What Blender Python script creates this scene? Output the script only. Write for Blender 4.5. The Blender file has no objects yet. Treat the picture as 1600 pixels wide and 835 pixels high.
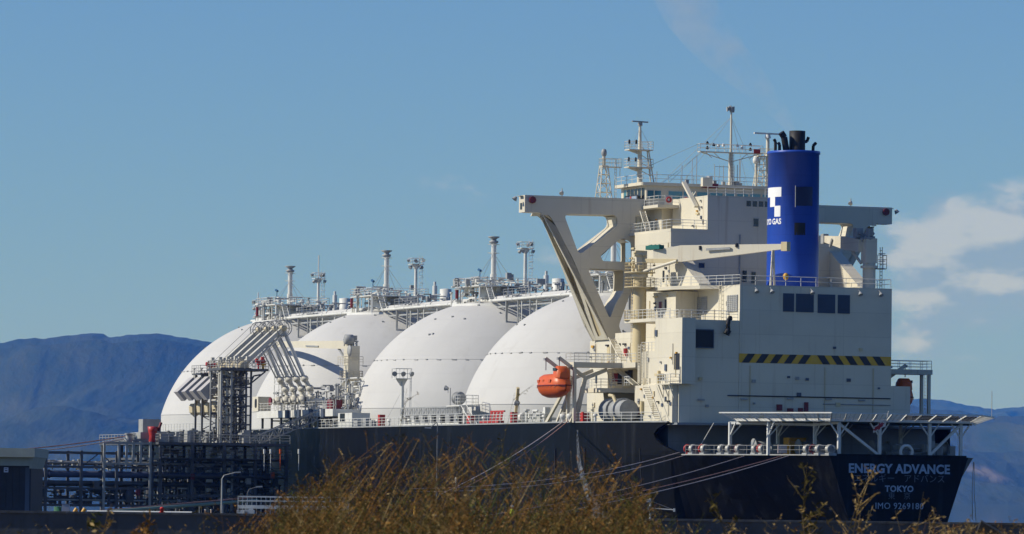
import bpy, bmesh, math, random
from mathutils import Vector, Matrix
import numpy as np
random.seed(7)
rad = math.radians
scene = bpy.context.scene
col = scene.collection

# ------------------------------------------------------------------ camera
FPX, PITCH, ROLL, EYE = 8177.0, rad(2.506), rad(0.701), 6.5
cp, sp, cr, sr = math.cos(PITCH), math.sin(PITCH), math.cos(ROLL), math.sin(ROLL)
VF = Vector((0, cp, sp)); _up = Vector((0, -sp, cp)); _rt = Vector((1, 0, 0))
VR = _rt * cr + _up * sr
VU = _up * cr - _rt * sr
CAM = Vector((0, 0, EYE))
cd = bpy.data.cameras.new('camera')
cam = bpy.data.objects.new('camera', cd); col.objects.link(cam)
cd.sensor_width = 36.0
cd.lens = FPX / 1600 * 36.0
cd.clip_start = 1.0; cd.clip_end = 60000
cd.dof.use_dof = True; cd.dof.focus_distance = 680.0; cd.dof.aperture_fstop = 9.0
cam.matrix_world = Matrix(((VR.x, VU.x, -VF.x, CAM.x), (VR.y, VU.y, -VF.y, CAM.y), (VR.z, VU.z, -VF.z, CAM.z), (0, 0, 0, 1)))
scene.camera = cam

# ------------------------------------------------------------------ sun, sky, exposure
SUN_EL, SUN_AZ = rad(35.5), rad(95)          # azimuth measured from the view direction towards the left
sd = bpy.data.lights.new('sun', 'SUN'); sd.energy = 4.8; sd.angle = rad(0.53); sd.color = (1.0, 0.94, 0.84)
sun = bpy.data.objects.new('sun', sd); col.objects.link(sun)
sun_dir = Vector((-math.sin(SUN_AZ) * math.cos(SUN_EL), math.cos(SUN_AZ) * math.cos(SUN_EL), math.sin(SUN_EL)))
sun.rotation_euler = sun_dir.to_track_quat('Z', 'Y').to_euler()
scene.view_settings.view_transform = 'Standard'
scene.view_settings.look = 'None'
scene.view_settings.exposure = 0.0
scene.view_settings.gamma = 1.0
world = bpy.data.worlds.new('World'); scene.world = world; world.use_nodes = True
scene.cycles.use_denoising = True
scene.cycles.max_bounces = 6
scene.cycles.volume_bounces = 0

def build_world():
    nt = world.node_tree; N = nt.nodes; L = nt.links
    N.clear()
    out = N.new('ShaderNodeOutputWorld'); bg = N.new('ShaderNodeBackground')
    sky = N.new('ShaderNodeTexSky'); sky.sky_type = 'NISHITA'; sky.sun_disc = False
    sky.sun_elevation = SUN_EL; sky.sun_rotation = -SUN_AZ
    sky.altitude = 0; sky.air_density = 1.0; sky.dust_density = 0.2; sky.ozone_density = 3.0
    tint = N.new('ShaderNodeMix'); tint.data_type = 'RGBA'; tint.blend_type = 'MULTIPLY'
    tint.inputs['Factor'].default_value = 1.0
    tint.inputs[7].default_value = SKY_TINT
    L.new(sky.outputs[0], tint.inputs[6])
    # soft cumulus low over the horizon, in direction space, all round the compass
    geo = N.new('ShaderNodeTexCoord')
    sep = N.new('ShaderNodeSeparateXYZ'); L.new(geo.outputs['Generated'], sep.inputs[0])
    mp = N.new('ShaderNodeMapping'); mp.inputs['Scale'].default_value = (1, 1, 2.3); mp.inputs['Location'].default_value = CLOUD_SHIFT
    L.new(geo.outputs['Generated'], mp.inputs[0])
    n1 = N.new('ShaderNodeTexNoise'); n1.inputs['Scale'].default_value = 46; n1.inputs['Detail'].default_value = 8; n1.inputs['Roughness'].default_value = 0.56
    L.new(mp.outputs[0], n1.inputs['Vector'])
    mp2 = N.new('ShaderNodeMapping'); mp2.inputs['Scale'].default_value = (1, 1, 2.3); mp2.inputs['Location'].default_value = (CLOUD_SHIFT[0] - 0.003, CLOUD_SHIFT[1], CLOUD_SHIFT[2] + 0.012)
    L.new(geo.outputs['Generated'], mp2.inputs[0])
    n2 = N.new('ShaderNodeTexNoise'); n2.inputs['Scale'].default_value = 46; n2.inputs['Detail'].default_value = 5; n2.inputs['Roughness'].default_value = 0.50
    L.new(mp2.outputs[0], n2.inputs['Vector'])
    def math_n(op, a, b=None, c=None, clamp=False):
        m = N.new('ShaderNodeMath'); m.operation = op; m.use_clamp = clamp
        for i, v in enumerate((a, b, c)):
            if v is None: continue
            if isinstance(v, (int, float)): m.inputs[i].default_value = v
            else: L.new(v, m.inputs[i])
        return m.outputs[0]
    def smooth(v, a, b):
        r = N.new('ShaderNodeMapRange'); r.interpolation_type = 'SMOOTHSTEP'
        L.new(v, r.inputs[0]); r.inputs[1].default_value = a; r.inputs[2].default_value = b
        return r.outputs[0]
    # coverage: wide bank whose west edge stands just right of the ship, denser low down
    az = math_n('ARCTAN2', sep.outputs[0], sep.outputs[1])
    el = sep.outputs[2]
    bank = smooth(az, 0.060, 0.082)
    low = math_n('MULTIPLY', smooth(el, 0.012, 0.034), math_n('SUBTRACT', 1.0, smooth(el, 0.052, 0.070)))
    stray = math_n('MULTIPLY', smooth(el, 0.034, 0.046), math_n('SUBTRACT', 1.0, smooth(el, 0.056, 0.068)))
    cover = math_n('ADD', math_n('MULTIPLY', bank, math_n('MULTIPLY', low, 0.355)), math_n('MULTIPLY', stray, 0.10))
    raw = math_n('SUBTRACT', math_n('ADD', n1.outputs[0], cover), 0.14)
    dens = math_n('MULTIPLY', smooth(raw, 0.55, 0.80), 0.58)
    lit = smooth(math_n('SUBTRACT', n1.outputs[0], n2.outputs[0]), -0.07, 0.10)
    shade = N.new('ShaderNodeMix'); shade.data_type = 'RGBA'; L.new(lit, shade.inputs['Factor']); shade.inputs[6].default_value = CLOUD_LOW; shade.inputs[7].default_value = CLOUD
    mix = N.new('ShaderNodeMix'); mix.data_type = 'RGBA'
    L.new(dens, mix.inputs['Factor']); L.new(tint.outputs[2], mix.inputs[6]); L.new(shade.outputs[2], mix.inputs[7])
    L.new(mix.outputs[2], bg.inputs[0]); bg.inputs[1].default_value = SKY_STRENGTH
    L.new(bg.outputs[0], out.inputs[0])
SKY_TINT = (0.455, 0.645, 0.975, 1); CLOUD = (6.2, 6.3, 7.0, 1); CLOUD_LOW = (2.9, 3.6, 4.9, 1); CLOUD_SHIFT = (0.37, 0.0, 0.0); SKY_STRENGTH = 0.10
build_world()

# ------------------------------------------------------------------ ship frame: x = forward, y = port, z = up
TH = rad(21.2)
SHIP_O = Vector((13.77, 686.17, 0))
SU = Vector((-math.sin(TH), math.cos(TH), 0)); SV = Vector((-math.cos(TH), -math.sin(TH), 0))
SHIP_M = Matrix.Translation(SHIP_O) @ Matrix.Rotation(rad(90) + TH, 4, 'Z')

def ray(px, py):
    return VF + VR * ((px - 800) / FPX) + VU * ((417.5 - py) / FPX)
def _loc(P):
    d = P - SHIP_O
    return Vector((d.dot(SU), d.dot(SV), P.z))
def S(px, py, s):            # the point seen there on the ship's cross plane s
    d = ray(px, py); k = (SHIP_O + SU * s - CAM).dot(SU) / d.dot(SU); return _loc(CAM + d * k)
def T(px, py, t):            # ... on the ship's lengthwise plane t
    d = ray(px, py); k = (SHIP_O + SV * t - CAM).dot(SV) / d.dot(SV); return _loc(CAM + d * k)
def Y(px, py, y):            # ... at world distance y, world coordinates
    d = ray(px, py); return CAM + d * (y / d.y)
def YL(px, py, y):
    return _loc(Y(px, py, y))

# ------------------------------------------------------------------ materials
MATS = {}
def paint(name, c, rough=0.5, var=0.07, scale=0.35, metal=0.0, streak=None, sfac=0.35, sscale=1.0, spec=0.4, bump=0.0, fine=0.0, sthr=0.58, seam=0.0, polar=False):
    if name in MATS: return MATS[name]
    m = bpy.data.materials.new(name); m.use_nodes = True
    nt = m.node_tree; N = nt.nodes; L = nt.links; b = N['Principled BSDF']
    b.inputs['Roughness'].default_value = rough; b.inputs['Metallic'].default_value = metal
    b.inputs['Specular IOR Level'].default_value = spec
    tc = N.new('ShaderNodeTexCoord')
    n = N.new('ShaderNodeTexNoise'); n.inputs['Scale'].default_value = scale; n.inputs['Detail'].default_value = 6; n.inputs['Roughness'].default_value = 0.62
    L.new(tc.outputs['Object'], n.inputs['Vector'])
    r = N.new('ShaderNodeMapRange'); r.inputs[1].default_value = 0.3; r.inputs[2].default_value = 0.7
    L.new(n.outputs[0], r.inputs[0])
    mx = N.new('ShaderNodeMix'); mx.data_type = 'RGBA'
    mx.inputs[6].default_value = (c[0] * (1 - var), c[1] * (1 - var), c[2] * (1 - var), 1)
    mx.inputs[7].default_value = (min(1, c[0] * (1 + var)), min(1, c[1] * (1 + var)), min(1, c[2] * (1 + var)), 1)
    L.new(r.outputs[0], mx.inputs['Factor']); last = mx.outputs[2]
    if streak:
        mp = N.new('ShaderNodeMapping'); mp.inputs['Scale'].default_value = (1.3 * sscale, 1.3 * sscale, 0.07 * sscale)
        L.new(tc.outputs['Object'], mp.inputs[0])
        n2 = N.new('ShaderNodeTexNoise'); n2.inputs['Scale'].default_value = 1.0; n2.inputs['Detail'].default_value = 5; n2.inputs['Roughness'].default_value = 0.6
        L.new(mp.outputs[0], n2.inputs['Vector'])
        r2 = N.new('ShaderNodeMapRange'); r2.inputs[1].default_value = sthr; r2.inputs[2].default_value = sthr + 0.17; r2.inputs[4].default_value = sfac
        L.new(n2.outputs[0], r2.inputs[0])
        m2 = N.new('ShaderNodeMix'); m2.data_type = 'RGBA'; L.new(r2.outputs[0], m2.inputs['Factor'])
        L.new(last, m2.inputs[6]); m2.inputs[7].default_value = (*streak, 1); last = m2.outputs[2]
    if seam:                              # welded plate seams: thin darker lines and slight tone steps from plate to plate
        sp = N.new('ShaderNodeSeparateXYZ'); L.new(tc.outputs['Object'], sp.inputs[0])
        def mth(op, a, b_=None):
            q = N.new('ShaderNodeMath'); q.operation = op
            for i, v in enumerate((a, b_)):
                if v is None: continue
                if isinstance(v, (int, float)): q.inputs[i].default_value = v
                else: L.new(v, q.inputs[i])
            return q.outputs[0]
        hz = mth('MULTIPLY', mth('ARCTAN2', sp.outputs[1], sp.outputs[0]), 17.0) if polar else mth('ADD', sp.outputs[0], sp.outputs[1])
        lines = mth('MAXIMUM', mth('LESS_THAN', mth('FRACT', mth('DIVIDE', sp.outputs[2], seam)), 0.035), mth('LESS_THAN', mth('FRACT', mth('DIVIDE', hz, seam * 2.3)), 0.013))
        cell = N.new('ShaderNodeCombineXYZ'); L.new(mth('FLOOR', mth('DIVIDE', hz, seam * 2.3)), cell.inputs[0]); L.new(mth('FLOOR', mth('DIVIDE', sp.outputs[2], seam)), cell.inputs[1])
        wn = N.new('ShaderNodeTexWhiteNoise'); L.new(cell.outputs[0], wn.inputs['Vector'])
        fac = mth('ADD', mth('MULTIPLY', lines, 0.05 if polar else 0.16), mth('MULTIPLY', wn.outputs['Value'], 0.04 if polar else 0.09))
        m4 = N.new('ShaderNodeMix'); m4.data_type = 'RGBA'; L.new(fac, m4.inputs['Factor']); L.new(last, m4.inputs[6]); m4.inputs[7].default_value = (c[0] * 0.35, c[1] * 0.33, c[2] * 0.30, 1); last = m4.outputs[2]
    L.new(last, b.inputs['Base Color'])
    if bump:
        n3 = N.new('ShaderNodeTexNoise'); n3.inputs['Scale'].default_value = fine or 0.8; n3.inputs['Detail'].default_value = 3
        L.new(tc.outputs['Object'], n3.inputs['Vector'])
        bp = N.new('ShaderNodeBump'); bp.inputs['Strength'].default_value = bump; bp.inputs['Distance'].default_value = 0.3
        L.new(n3.outputs[0], bp.inputs['Height']); L.new(bp.outputs[0], b.inputs['Normal'])
    MATS[name] = m
    return m
RUST = (0.22, 0.09, 0.03)
ivory = paint('ivory_paint', (0.63, 0.585, 0.465), 0.5, 0.05, 0.25, streak=(0.30, 0.19, 0.09), sfac=0.42, sscale=0.9, seam=2.9, sthr=0.6, bump=0.10, fine=0.5)
ivory_deep = paint('ivory_paint_deep', (0.56, 0.47, 0.28), 0.55, 0.08, 0.3, streak=(0.36, 0.22, 0.08), sfac=0.35)
white = paint('white_paint', (0.52, 0.517, 0.50), 0.75, 0.045, 0.12, streak=(0.41, 0.395, 0.365), sfac=0.4, sscale=0.3, bump=0.06, fine=0.3, spec=0.15, seam=2.55, polar=True)
white_gear = paint('white_gear', (0.62, 0.62, 0.58), 0.5, 0.10, 0.8, streak=(0.35, 0.27, 0.18), sfac=0.4, sscale=2)
grey_gear = paint('grey_gear', (0.30, 0.31, 0.31), 0.55, 0.2, 0.9, streak=(0.16, 0.12, 0.09), sfac=0.5, sscale=2)
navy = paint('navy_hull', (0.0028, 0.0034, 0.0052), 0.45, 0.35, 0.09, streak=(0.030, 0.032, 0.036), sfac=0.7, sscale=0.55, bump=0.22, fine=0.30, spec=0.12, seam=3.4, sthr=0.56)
deck_green = paint('deck_paint', (0.10, 0.13, 0.11), 0.7, 0.2)
blue_paint = paint('funnel_blue', (0.018, 0.072, 0.42), 0.38, 0.08, 0.25, streak=(0.010, 0.022, 0.11), sfac=0.45, sscale=1.2, seam=2.4, bump=0.08, fine=0.6)
black = paint('black_soot', (0.012, 0.012, 0.013), 0.6, 0.3, 0.6)
dark = paint('dark_opening', (0.02, 0.022, 0.026), 0.6, 0.2)
slate = paint('slate_louvre', (0.07, 0.09, 0.13), 0.55, 0.1)
yellow = paint('hazard_yellow', (0.62, 0.36, 0.03), 0.5, 0.1, 0.7)
hblack = paint('hazard_black', (0.03, 0.03, 0.035), 0.5, 0.2)
red = paint('red_paint', (0.42, 0.035, 0.03), 0.45, 0.12, 0.8)
maroon = paint('maroon_paint', (0.16, 0.02, 0.03), 0.5, 0.15)
orange = paint('lifeboat_orange', (0.60, 0.105, 0.018), 0.4, 0.07, 0.9, streak=(0.35, 0.07, 0.03), sfac=0.25, sscale=2)
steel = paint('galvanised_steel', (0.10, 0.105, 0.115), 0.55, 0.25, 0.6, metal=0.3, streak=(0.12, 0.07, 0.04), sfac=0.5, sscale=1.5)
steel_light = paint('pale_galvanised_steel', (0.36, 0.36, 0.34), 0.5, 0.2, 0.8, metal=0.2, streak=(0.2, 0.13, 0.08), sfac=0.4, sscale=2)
arm_paint = paint('loading_arm_paint', (0.55, 0.53, 0.46), 0.5, 0.12, 0.6, streak=(0.3, 0.24, 0.15), sfac=0.45, sscale=2)
arm_cream = paint('counterweight_cream', (0.58, 0.50, 0.33), 0.55, 0.15, 0.8)
cw_grey = paint('counterweight_grey', (0.46, 0.44, 0.42), 0.5, 0.08, 0.6)
concrete = paint('concrete', (0.24, 0.24, 0.23), 0.85, 0.25, 0.5, streak=(0.10, 0.10, 0.09), sfac=0.5, sscale=0.8)
dark_concrete = paint('shade_dark_concrete', (0.055, 0.06, 0.065), 0.8, 0.3, 0.25, streak=(0.02, 0.02, 0.02), sfac=0.6, sscale=0.6, bump=0.3, fine=1.0)  # concrete with the shade of the wall face put into its colour
rope_mat = paint('pale_rope', (0.55, 0.45, 0.42), 0.9, 0.15, 1.5)
rope_red = paint('faded_red_rope', (0.42, 0.22, 0.18), 0.9, 0.2, 1.5)
green_cover = paint('green_canvas', (0.01, 0.12, 0.10), 0.8, 0.2, 1.5)
amber = paint('amber_paint', (0.55, 0.30, 0.03), 0.5, 0.15, 1)
letter = paint('lettering_white', (0.30, 0.38, 0.50), 0.5, 0.12, 0.8)
pure_white = paint('emblem_white', (0.80, 0.80, 0.78), 0.5, 0.04)
rubber = paint('black_rubber', (0.02, 0.02, 0.022), 0.8, 0.2)
def glass_mat(name, c, rough=0.08):
    m = bpy.data.materials.new(name); m.use_nodes = True; b = m.node_tree.nodes['Principled BSDF']
    b.inputs['Base Color'].default_value = (*c, 1); b.inputs['Roughness'].default_value = rough; b.inputs['Specular IOR Level'].default_value = 0.9
    b.inputs['Metallic'].default_value = 0.25
    return m
window_glass = glass_mat('window_glass', (0.08, 0.22, 0.26))  # cyan base colour paints in the sky reflected by the panes
dark_glass = glass_mat('dark_window_glass', (0.02, 0.025, 0.03), 0.15)

# ------------------------------------------------------------------ mesh building
BASE = {}
class MB:
    def __init__(self): self.v = []; self.f = []; self.mi = []; self.cur = 0; self.sm = []
    def add(self, vs, fs, smooth=False):
        o = len(self.v); self.v += [tuple(p) for p in vs]
        for f in fs: self.f.append([i + o for i in f]); self.mi.append(self.cur); self.sm.append(smooth)
        return self
    def mat(self, i): self.cur = i; return self
    def box(self, x0, x1, y0, y1, z0, z1):
        if x0 > x1: x0, x1 = x1, x0
        if y0 > y1: y0, y1 = y1, y0
        if z0 > z1: z0, z1 = z1, z0
        vs = [(x, y, z) for z in (z0, z1) for y in (y0, y1) for x in (x0, x1)]
        return self.add(vs, [(0, 2, 3, 1), (4, 5, 7, 6), (0, 1, 5, 4), (2, 6, 7, 3), (0, 4, 6, 2), (1, 3, 7, 5)])
    def beam(self, p, q, w, h=None, up=(0, 0, 1), w2=None, h2=None):      # box section bar from p to q
        p, q = Vector(p), Vector(q); h = h or w; w2 = w2 or w; h2 = h2 or h
        d = q - p
        if d.length < 1e-6: return self
        d.normalize(); u = Vector(up)
        if abs(d.dot(u)) > 0.98: u = Vector((1, 0, 0))
        a = d.cross(u).normalized(); b = a.cross(d).normalized()
        vs = []
        for P, ww, hh in ((p, w, h), (q, w2, h2)):
            for i, j in ((-1, -1), (1, -1), (1, 1), (-1, 1)): vs.append(P + a * (i * ww / 2) + b * (j * hh / 2))
        return self.add(vs, [(3, 2, 1, 0), (4, 5, 6, 7), (0, 1, 5, 4), (1, 2, 6, 5), (2, 3, 7, 6), (3, 0, 4, 7)])
    def tube(self, p, q, r, n=6, r2=None, cap=True):
        p, q = Vector(p), Vector(q); r2 = r if r2 is None else r2
        d = q - p
        if d.length < 1e-6: return self
        d.normalize(); u = Vector((0, 0, 1)) if abs(d.z) < 0.95 else Vector((1, 0, 0))
        a = d.cross(u).normalized(); b = a.cross(d).normalized()
        vs = []
        for P, R in ((p, r), (q, r2)):
            for i in range(n):
                t = 2 * math.pi * i / n; vs.append(P + a * (R * math.cos(t)) + b * (R * math.sin(t)))
        fs = [(i, (i + 1) % n, n + (i + 1) % n, n + i) for i in range(n)]
        self.add(vs, fs, n > 6)
        if cap: self.add(vs[:n], [tuple(range(n))[::-1]]); self.add(vs[n:], [tuple(range(n))])
        return self
    def path(self, pts, r, n=6):
        for a, b in zip(pts[:-1], pts[1:]): self.tube(a, b, r, n)
        return self
    def lathe(self, c, prof, n=24, axis='z', smooth=True):
        c = Vector(c); vs = []
        for r, h in prof:
            for i in range(n):
                t = 2 * math.pi * i / n
                a, b = r * math.cos(t), r * math.sin(t)
                vs.append(c + (Vector((a, b, h)) if axis == 'z' else Vector((h, a, b)) if axis == 'x' else Vector((b, h, a))))
        fs = []
        for k in range(len(prof) - 1):
            for i in range(n): fs.append((k * n + i, k * n + (i + 1) % n, (k + 1) * n + (i + 1) % n, (k + 1) * n + i))
        self.add(vs, fs, smooth)
        for k in (0, len(prof) - 1):
            if prof[k][0] > 1e-4: self.add(vs[k * n:(k + 1) * n], [tuple(range(n))])
        return self
    def prism(self, pts, axis, a, b):         # polygon extruded along one axis; pts are the other two coordinates in xyz order
        def P(p, h):
            return (h, p[0], p[1]) if axis == 'x' else (p[0], h, p[1]) if axis == 'y' else (p[0], p[1], h)
        n = len(pts); vs = [P(p, a) for p in pts] + [P(p, b) for p in pts]
        return self.add(vs, [tuple(range(n))[::-1], tuple(range(n, 2 * n))] + [(i, (i + 1) % n, n + (i + 1) % n, n + i) for i in range(n)])
    def torus(self, c, R, r, n=24, k=6, axis='z'):
        c = Vector(c); vs = []; fs = []
        for i in range(n):
            t = 2 * math.pi * i / n
            for j in range(k):
                q = 2 * math.pi * j / k; a = (R + r * math.cos(q)) * math.cos(t); b = (R + r * math.cos(q)) * math.sin(t); h = r * math.sin(q)
                vs.append(c + (Vector((a, b, h)) if axis == 'z' else Vector((h, a, b)) if axis == 'x' else Vector((b, h, a))))
        for i in range(n):
            for j in range(k): fs.append((i * k + j, ((i + 1) % n) * k + j, ((i + 1) % n) * k + (j + 1) % k, i * k + (j + 1) % k))
        return self.add(vs, fs, True)
    def ladder(self, p, q, side, w=0.5, r=0.035, step=0.4):
        p, q = Vector(p), Vector(q); sd_ = Vector(side).normalized() * (w / 2)
        self.tube(p - sd_, q - sd_, r, 4); self.tube(p + sd_, q + sd_, r, 4)
        n = max(2, int((q - p).length / step))
        for i in range(1, n): c = p.lerp(q, i / n); self.tube(c - sd_, c + sd_, r * 0.8, 4, cap=False)
        return self
    def rail(self, pts, h=1.1, post=1.6, r=0.034, nr=3, closed=False):
        pts = [Vector(p) for p in pts]
        if closed: pts = pts + [pts[0]]
        for a, b in zip(pts[:-1], pts[1:]):
            n = max(1, round((b - a).length / post))
            for i in range(n + 1):
                c = a.lerp(b, i / n); self.tube(c, c + Vector((0, 0, h)), r, 4, cap=False)
            for k in range(1, nr + 1):
                z = Vector((0, 0, h * k / nr)); self.tube(a + z, b + z, r * (1 if k == nr else 0.75), 4, cap=False)
        return self
    def build(self, name, mats, parent=None, fixn=True):
        base = BASE.get(parent.name, Vector((0, 0, 0))) if parent else Vector((0, 0, 0))
        me = bpy.data.meshes.new(name)
        vs = [(x - base.x, y - base.y, z - base.z) for x, y, z in self.v]
        me.from_pydata(vs, [], self.f)
        if not isinstance(mats, (list, tuple)): mats = [mats]
        for m in mats: me.materials.append(m)
        me.polygons.foreach_set('material_index', self.mi)
        me.polygons.foreach_set('use_smooth', self.sm)
        if fixn:
            bm = bmesh.new(); bm.from_mesh(me); bmesh.ops.recalc_face_normals(bm, faces=bm.faces); bm.to_mesh(me); bm.free()
        me.update()
        o = bpy.data.objects.new(name, me); col.objects.link(o)
        if parent:
            o.parent = parent; BASE[o.name] = base
        return o

def tag(o, label, cat, group=None):
    o['label'] = label; o['category'] = cat
    if group: o['group'] = group
    return o
def thing(name, label, cat, base, group=None, ship_frame=True):       # Empty at the thing's base; parts are given in ship (or world) coordinates
    o = bpy.data.objects.new(name, None); col.objects.link(o)
    base = Vector(base)
    o.matrix_world = (SHIP_M @ Matrix.Translation(base)) if ship_frame else Matrix.Translation(base)
    o.empty_display_size = 0.5
    BASE[o.name] = base
    return tag(o, label, cat, group)
def copy_tree(o, parent=None):
    c = o.copy(); col.objects.link(c)
    if o.name in BASE: BASE[c.name] = BASE[o.name]
    if parent: c.parent = parent
    for ch in o.children: copy_tree(ch, c)
    return c
def rounded(pts, r, seg=5):
    out = []; n = len(pts)
    for i in range(n):
        p, a, b = Vector(pts[i]), Vector(pts[i - 1]), Vector(pts[(i + 1) % n])
        u, w = (a - p), (b - p); k = min(r, u.length * 0.45, w.length * 0.45)
        A = p + u.normalized() * k; B = p + w.normalized() * k
        for j in range(seg + 1):
            t = j / seg; out.append((A * (1 - t) + p * t) * (1 - t) + (p * (1 - t) + B * t) * t)
    return out
def plate(outline, holes, fmap, depth):        # flat plate with holes; fmap(a, b, k) places the two faces k = 0, 1
    cu = bpy.data.curves.new('plate', 'CURVE'); cu.dimensions = '2D'; cu.fill_mode = 'BOTH'
    for pts in [outline] + holes:
        s = cu.splines.new('POLY'); s.points.add(len(pts) - 1); s.use_cyclic_u = True
        for p, q in zip(s.points, pts): p.co = (q[0], q[1], 0, 1)
    cu.extrude = 0.5
    ob = bpy.data.objects.new('plate', cu); col.objects.link(ob)
    me = ob.evaluated_get(bpy.context.evaluated_depsgraph_get()).to_mesh()
    vs = [fmap(v.co.x, v.co.y, 0 if v.co.z < 0 else 1) for v in me.vertices]; fs = [tuple(p.vertices) for p in me.polygons]
    ob.to_mesh_clear(); bpy.data.objects.remove(ob); bpy.data.curves.remove(cu)
    return vs, fs
def lettering(body, size, fmap, extrude=0.02, weight=0.0, space=1.0):     # text outlines as geometry
    cu = bpy.data.curves.new('lettering', 'FONT'); cu.body = body; cu.size = size; cu.extrude = 0.5; cu.offset = weight
    cu.align_x = 'CENTER'; cu.space_character = space; cu.resolution_u = 3
    ob = bpy.data.objects.new('lettering', cu); col.objects.link(ob)
    me = ob.evaluated_get(bpy.context.evaluated_depsgraph_get()).to_mesh()
    vs = [fmap(v.co.x, v.co.y, extrude * (0 if v.co.z < 0 else 1)) for v in me.vertices]; fs = [tuple(p.vertices) for p in me.polygons]
    ob.to_mesh_clear(); bpy.data.objects.remove(ob); bpy.data.curves.remove(cu)
    return MB().add(vs, fs)
def structure(o): o['kind'] = 'structure'; return o
def sheet(name, verts, faces, m, kind='structure'):
    mb = MB().add(verts, faces); o = mb.build(name, m, fixn=False); o['kind'] = kind; return o
# ------------------------------------------------------------------ setting: sea, land, hills, sea wall
def water_mat():
    m = bpy.data.materials.new('sea_water'); m.use_nodes = True; nt = m.node_tree; N = nt.nodes; L = nt.links; b = N['Principled BSDF']
    b.inputs['Base Color'].default_value = (0.010, 0.025, 0.045, 1); b.inputs['Roughness'].default_value = 0.03
    return m
HX, HY0, HY1 = 19500, -1500, 42000
sheet('sea', [(-HX, HY0, 0), (HX, HY0, 0), (HX, HY1, 0), (-HX, HY1, 0)], [(0, 1, 2, 3)], water_mat())

earth = paint('dry_earth', (0.16, 0.12, 0.065), 0.95, 0.3, 0.5, bump=0.5, fine=2)
def shore():
    ys = [-900, -60, 0, 30, 60, 90, 120, 200, 380, 419]; zs = [5.2, 5.0, 4.9, 5.0, 5.05, 4.95, 4.3, 2.9, 2.4, 2.3]
    xs = [-900, -200, -120] + list(range(-60, 61, 6)) + [120, 200, 900]
    vs = []; fs = []
    for j, y in enumerate(ys):
        for x in xs: vs.append((x, y, zs[j] + (0.12 * math.sin(x * 0.35 + y) + 0.08 * math.sin(x * 0.9 + 1.7 * y) if abs(x) < 100 and y > 0 else 0)))
    n = len(xs)
    for j in range(len(ys) - 1):
        for i in range(n - 1): fs.append((j * n + i, j * n + i + 1, (j + 1) * n + i + 1, (j + 1) * n + i))
    sheet('ground', vs, fs, earth)
shore()
WALL_Y = 420.0
wb = MB()
wb.box(-900, 900, WALL_Y, WALL_Y + 0.9, -3, 4.66)
wb.box(-900, 900, WALL_Y - 0.15, WALL_Y + 1.05, 4.662, 4.84)
w = wb.build('sea_wall', dark_concrete); tag(w, 'long dark concrete sea wall crossing below the ship behind the dry weeds', 'wall')
# quay apron behind the wall, up to the berth
structure(MB().box(-900, 14, WALL_Y + 0.95, 590, -3, 3.95).build('quay_apron', paint('asphalt', (0.045, 0.045, 0.047), 0.9, 0.25, 0.6)))

def hill_mat(name, c0, c1, patch=None):
    m = bpy.data.materials.new(name); m.use_nodes = True; nt = m.node_tree; N = nt.nodes; L = nt.links; b = N['Principled BSDF']
    b.inputs['Roughness'].default_value = 0.95; b.inputs['Specular IOR Level'].default_value = 0.1
    tc = N.new('ShaderNodeTexCoord')
    n = N.new('ShaderNodeTexNoise'); n.inputs['Scale'].default_value = 0.0065; n.inputs['Detail'].default_value = 9; n.inputs['Roughness'].default_value = 0.68
    mp = N.new('ShaderNodeMapping'); mp.inputs['Scale'].default_value = (1, 0.13, 1.2); L.new(tc.outputs['Object'], mp.inputs[0]); L.new(mp.outputs[0], n.inputs['Vector'])
    r = N.new('ShaderNodeMapRange'); r.inputs[1].default_value = 0.35; r.inputs[2].default_value = 0.68; L.new(n.outputs[0], r.inputs[0])
    mx = N.new('ShaderNodeMix'); mx.data_type = 'RGBA'; mx.inputs[6].default_value = (*c0, 1); mx.inputs[7].default_value = (*c1, 1)
    L.new(r.outputs[0], mx.inputs['Factor']); last = mx.outputs[2]
    if patch:                                                        # bare quarry face
        cx, cy, cz, rr = patch
        sub = N.new('ShaderNodeVectorMath'); sub.operation = 'SUBTRACT'; sub.inputs[1].default_value = (cx, cy, cz); L.new(tc.outputs['Object'], sub.inputs[0])
        sc = N.new('ShaderNodeVectorMath'); sc.operation = 'MULTIPLY'; sc.inputs[1].default_value = (1.0, 0.16, 0.62); L.new(sub.outputs[0], sc.inputs[0])
        ln = N.new('ShaderNodeVectorMath'); ln.operation = 'LENGTH'; L.new(sc.outputs[0], ln.inputs[0])
        ad = N.new('ShaderNodeMath'); ad.operation = 'MULTIPLY_ADD'; ad.inputs[1].default_value = 240.0; L.new(n.outputs[0], ad.inputs[0]); L.new(ln.outputs['Value'], ad.inputs[2])
        rr_ = N.new('ShaderNodeMapRange'); rr_.inputs[1].default_value = rr + 120 - 30; rr_.inputs[2].default_value = rr + 120 + 30; rr_.inputs[3].default_value = 0.75; rr_.inputs[4].default_value = 0.0
        L.new(ad.outputs[0], rr_.inputs[0])
        m2 = N.new('ShaderNodeMix'); m2.data_type = 'RGBA'; L.new(rr_.outputs[0], m2.inputs['Factor']); L.new(last, m2.inputs[6]); m2.inputs[7].default_value = (0.20, 0.165, 0.14, 1); last = m2.outputs[2]
    L.new(last, b.inputs['Base Color'])
    n3 = N.new('ShaderNodeTexNoise'); n3.inputs['Scale'].default_value = 0.028; n3.inputs['Detail'].default_value = 5; L.new(mp.outputs[0], n3.inputs['Vector'])
    bp = N.new('ShaderNodeBump'); bp.inputs['Strength'].default_value = 0.7; bp.inputs['Distance'].default_value = 14.0
    L.new(n3.outputs[0], bp.inputs['Height']); L.new(bp.outputs[0], b.inputs['Normal'])
    return m
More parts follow.
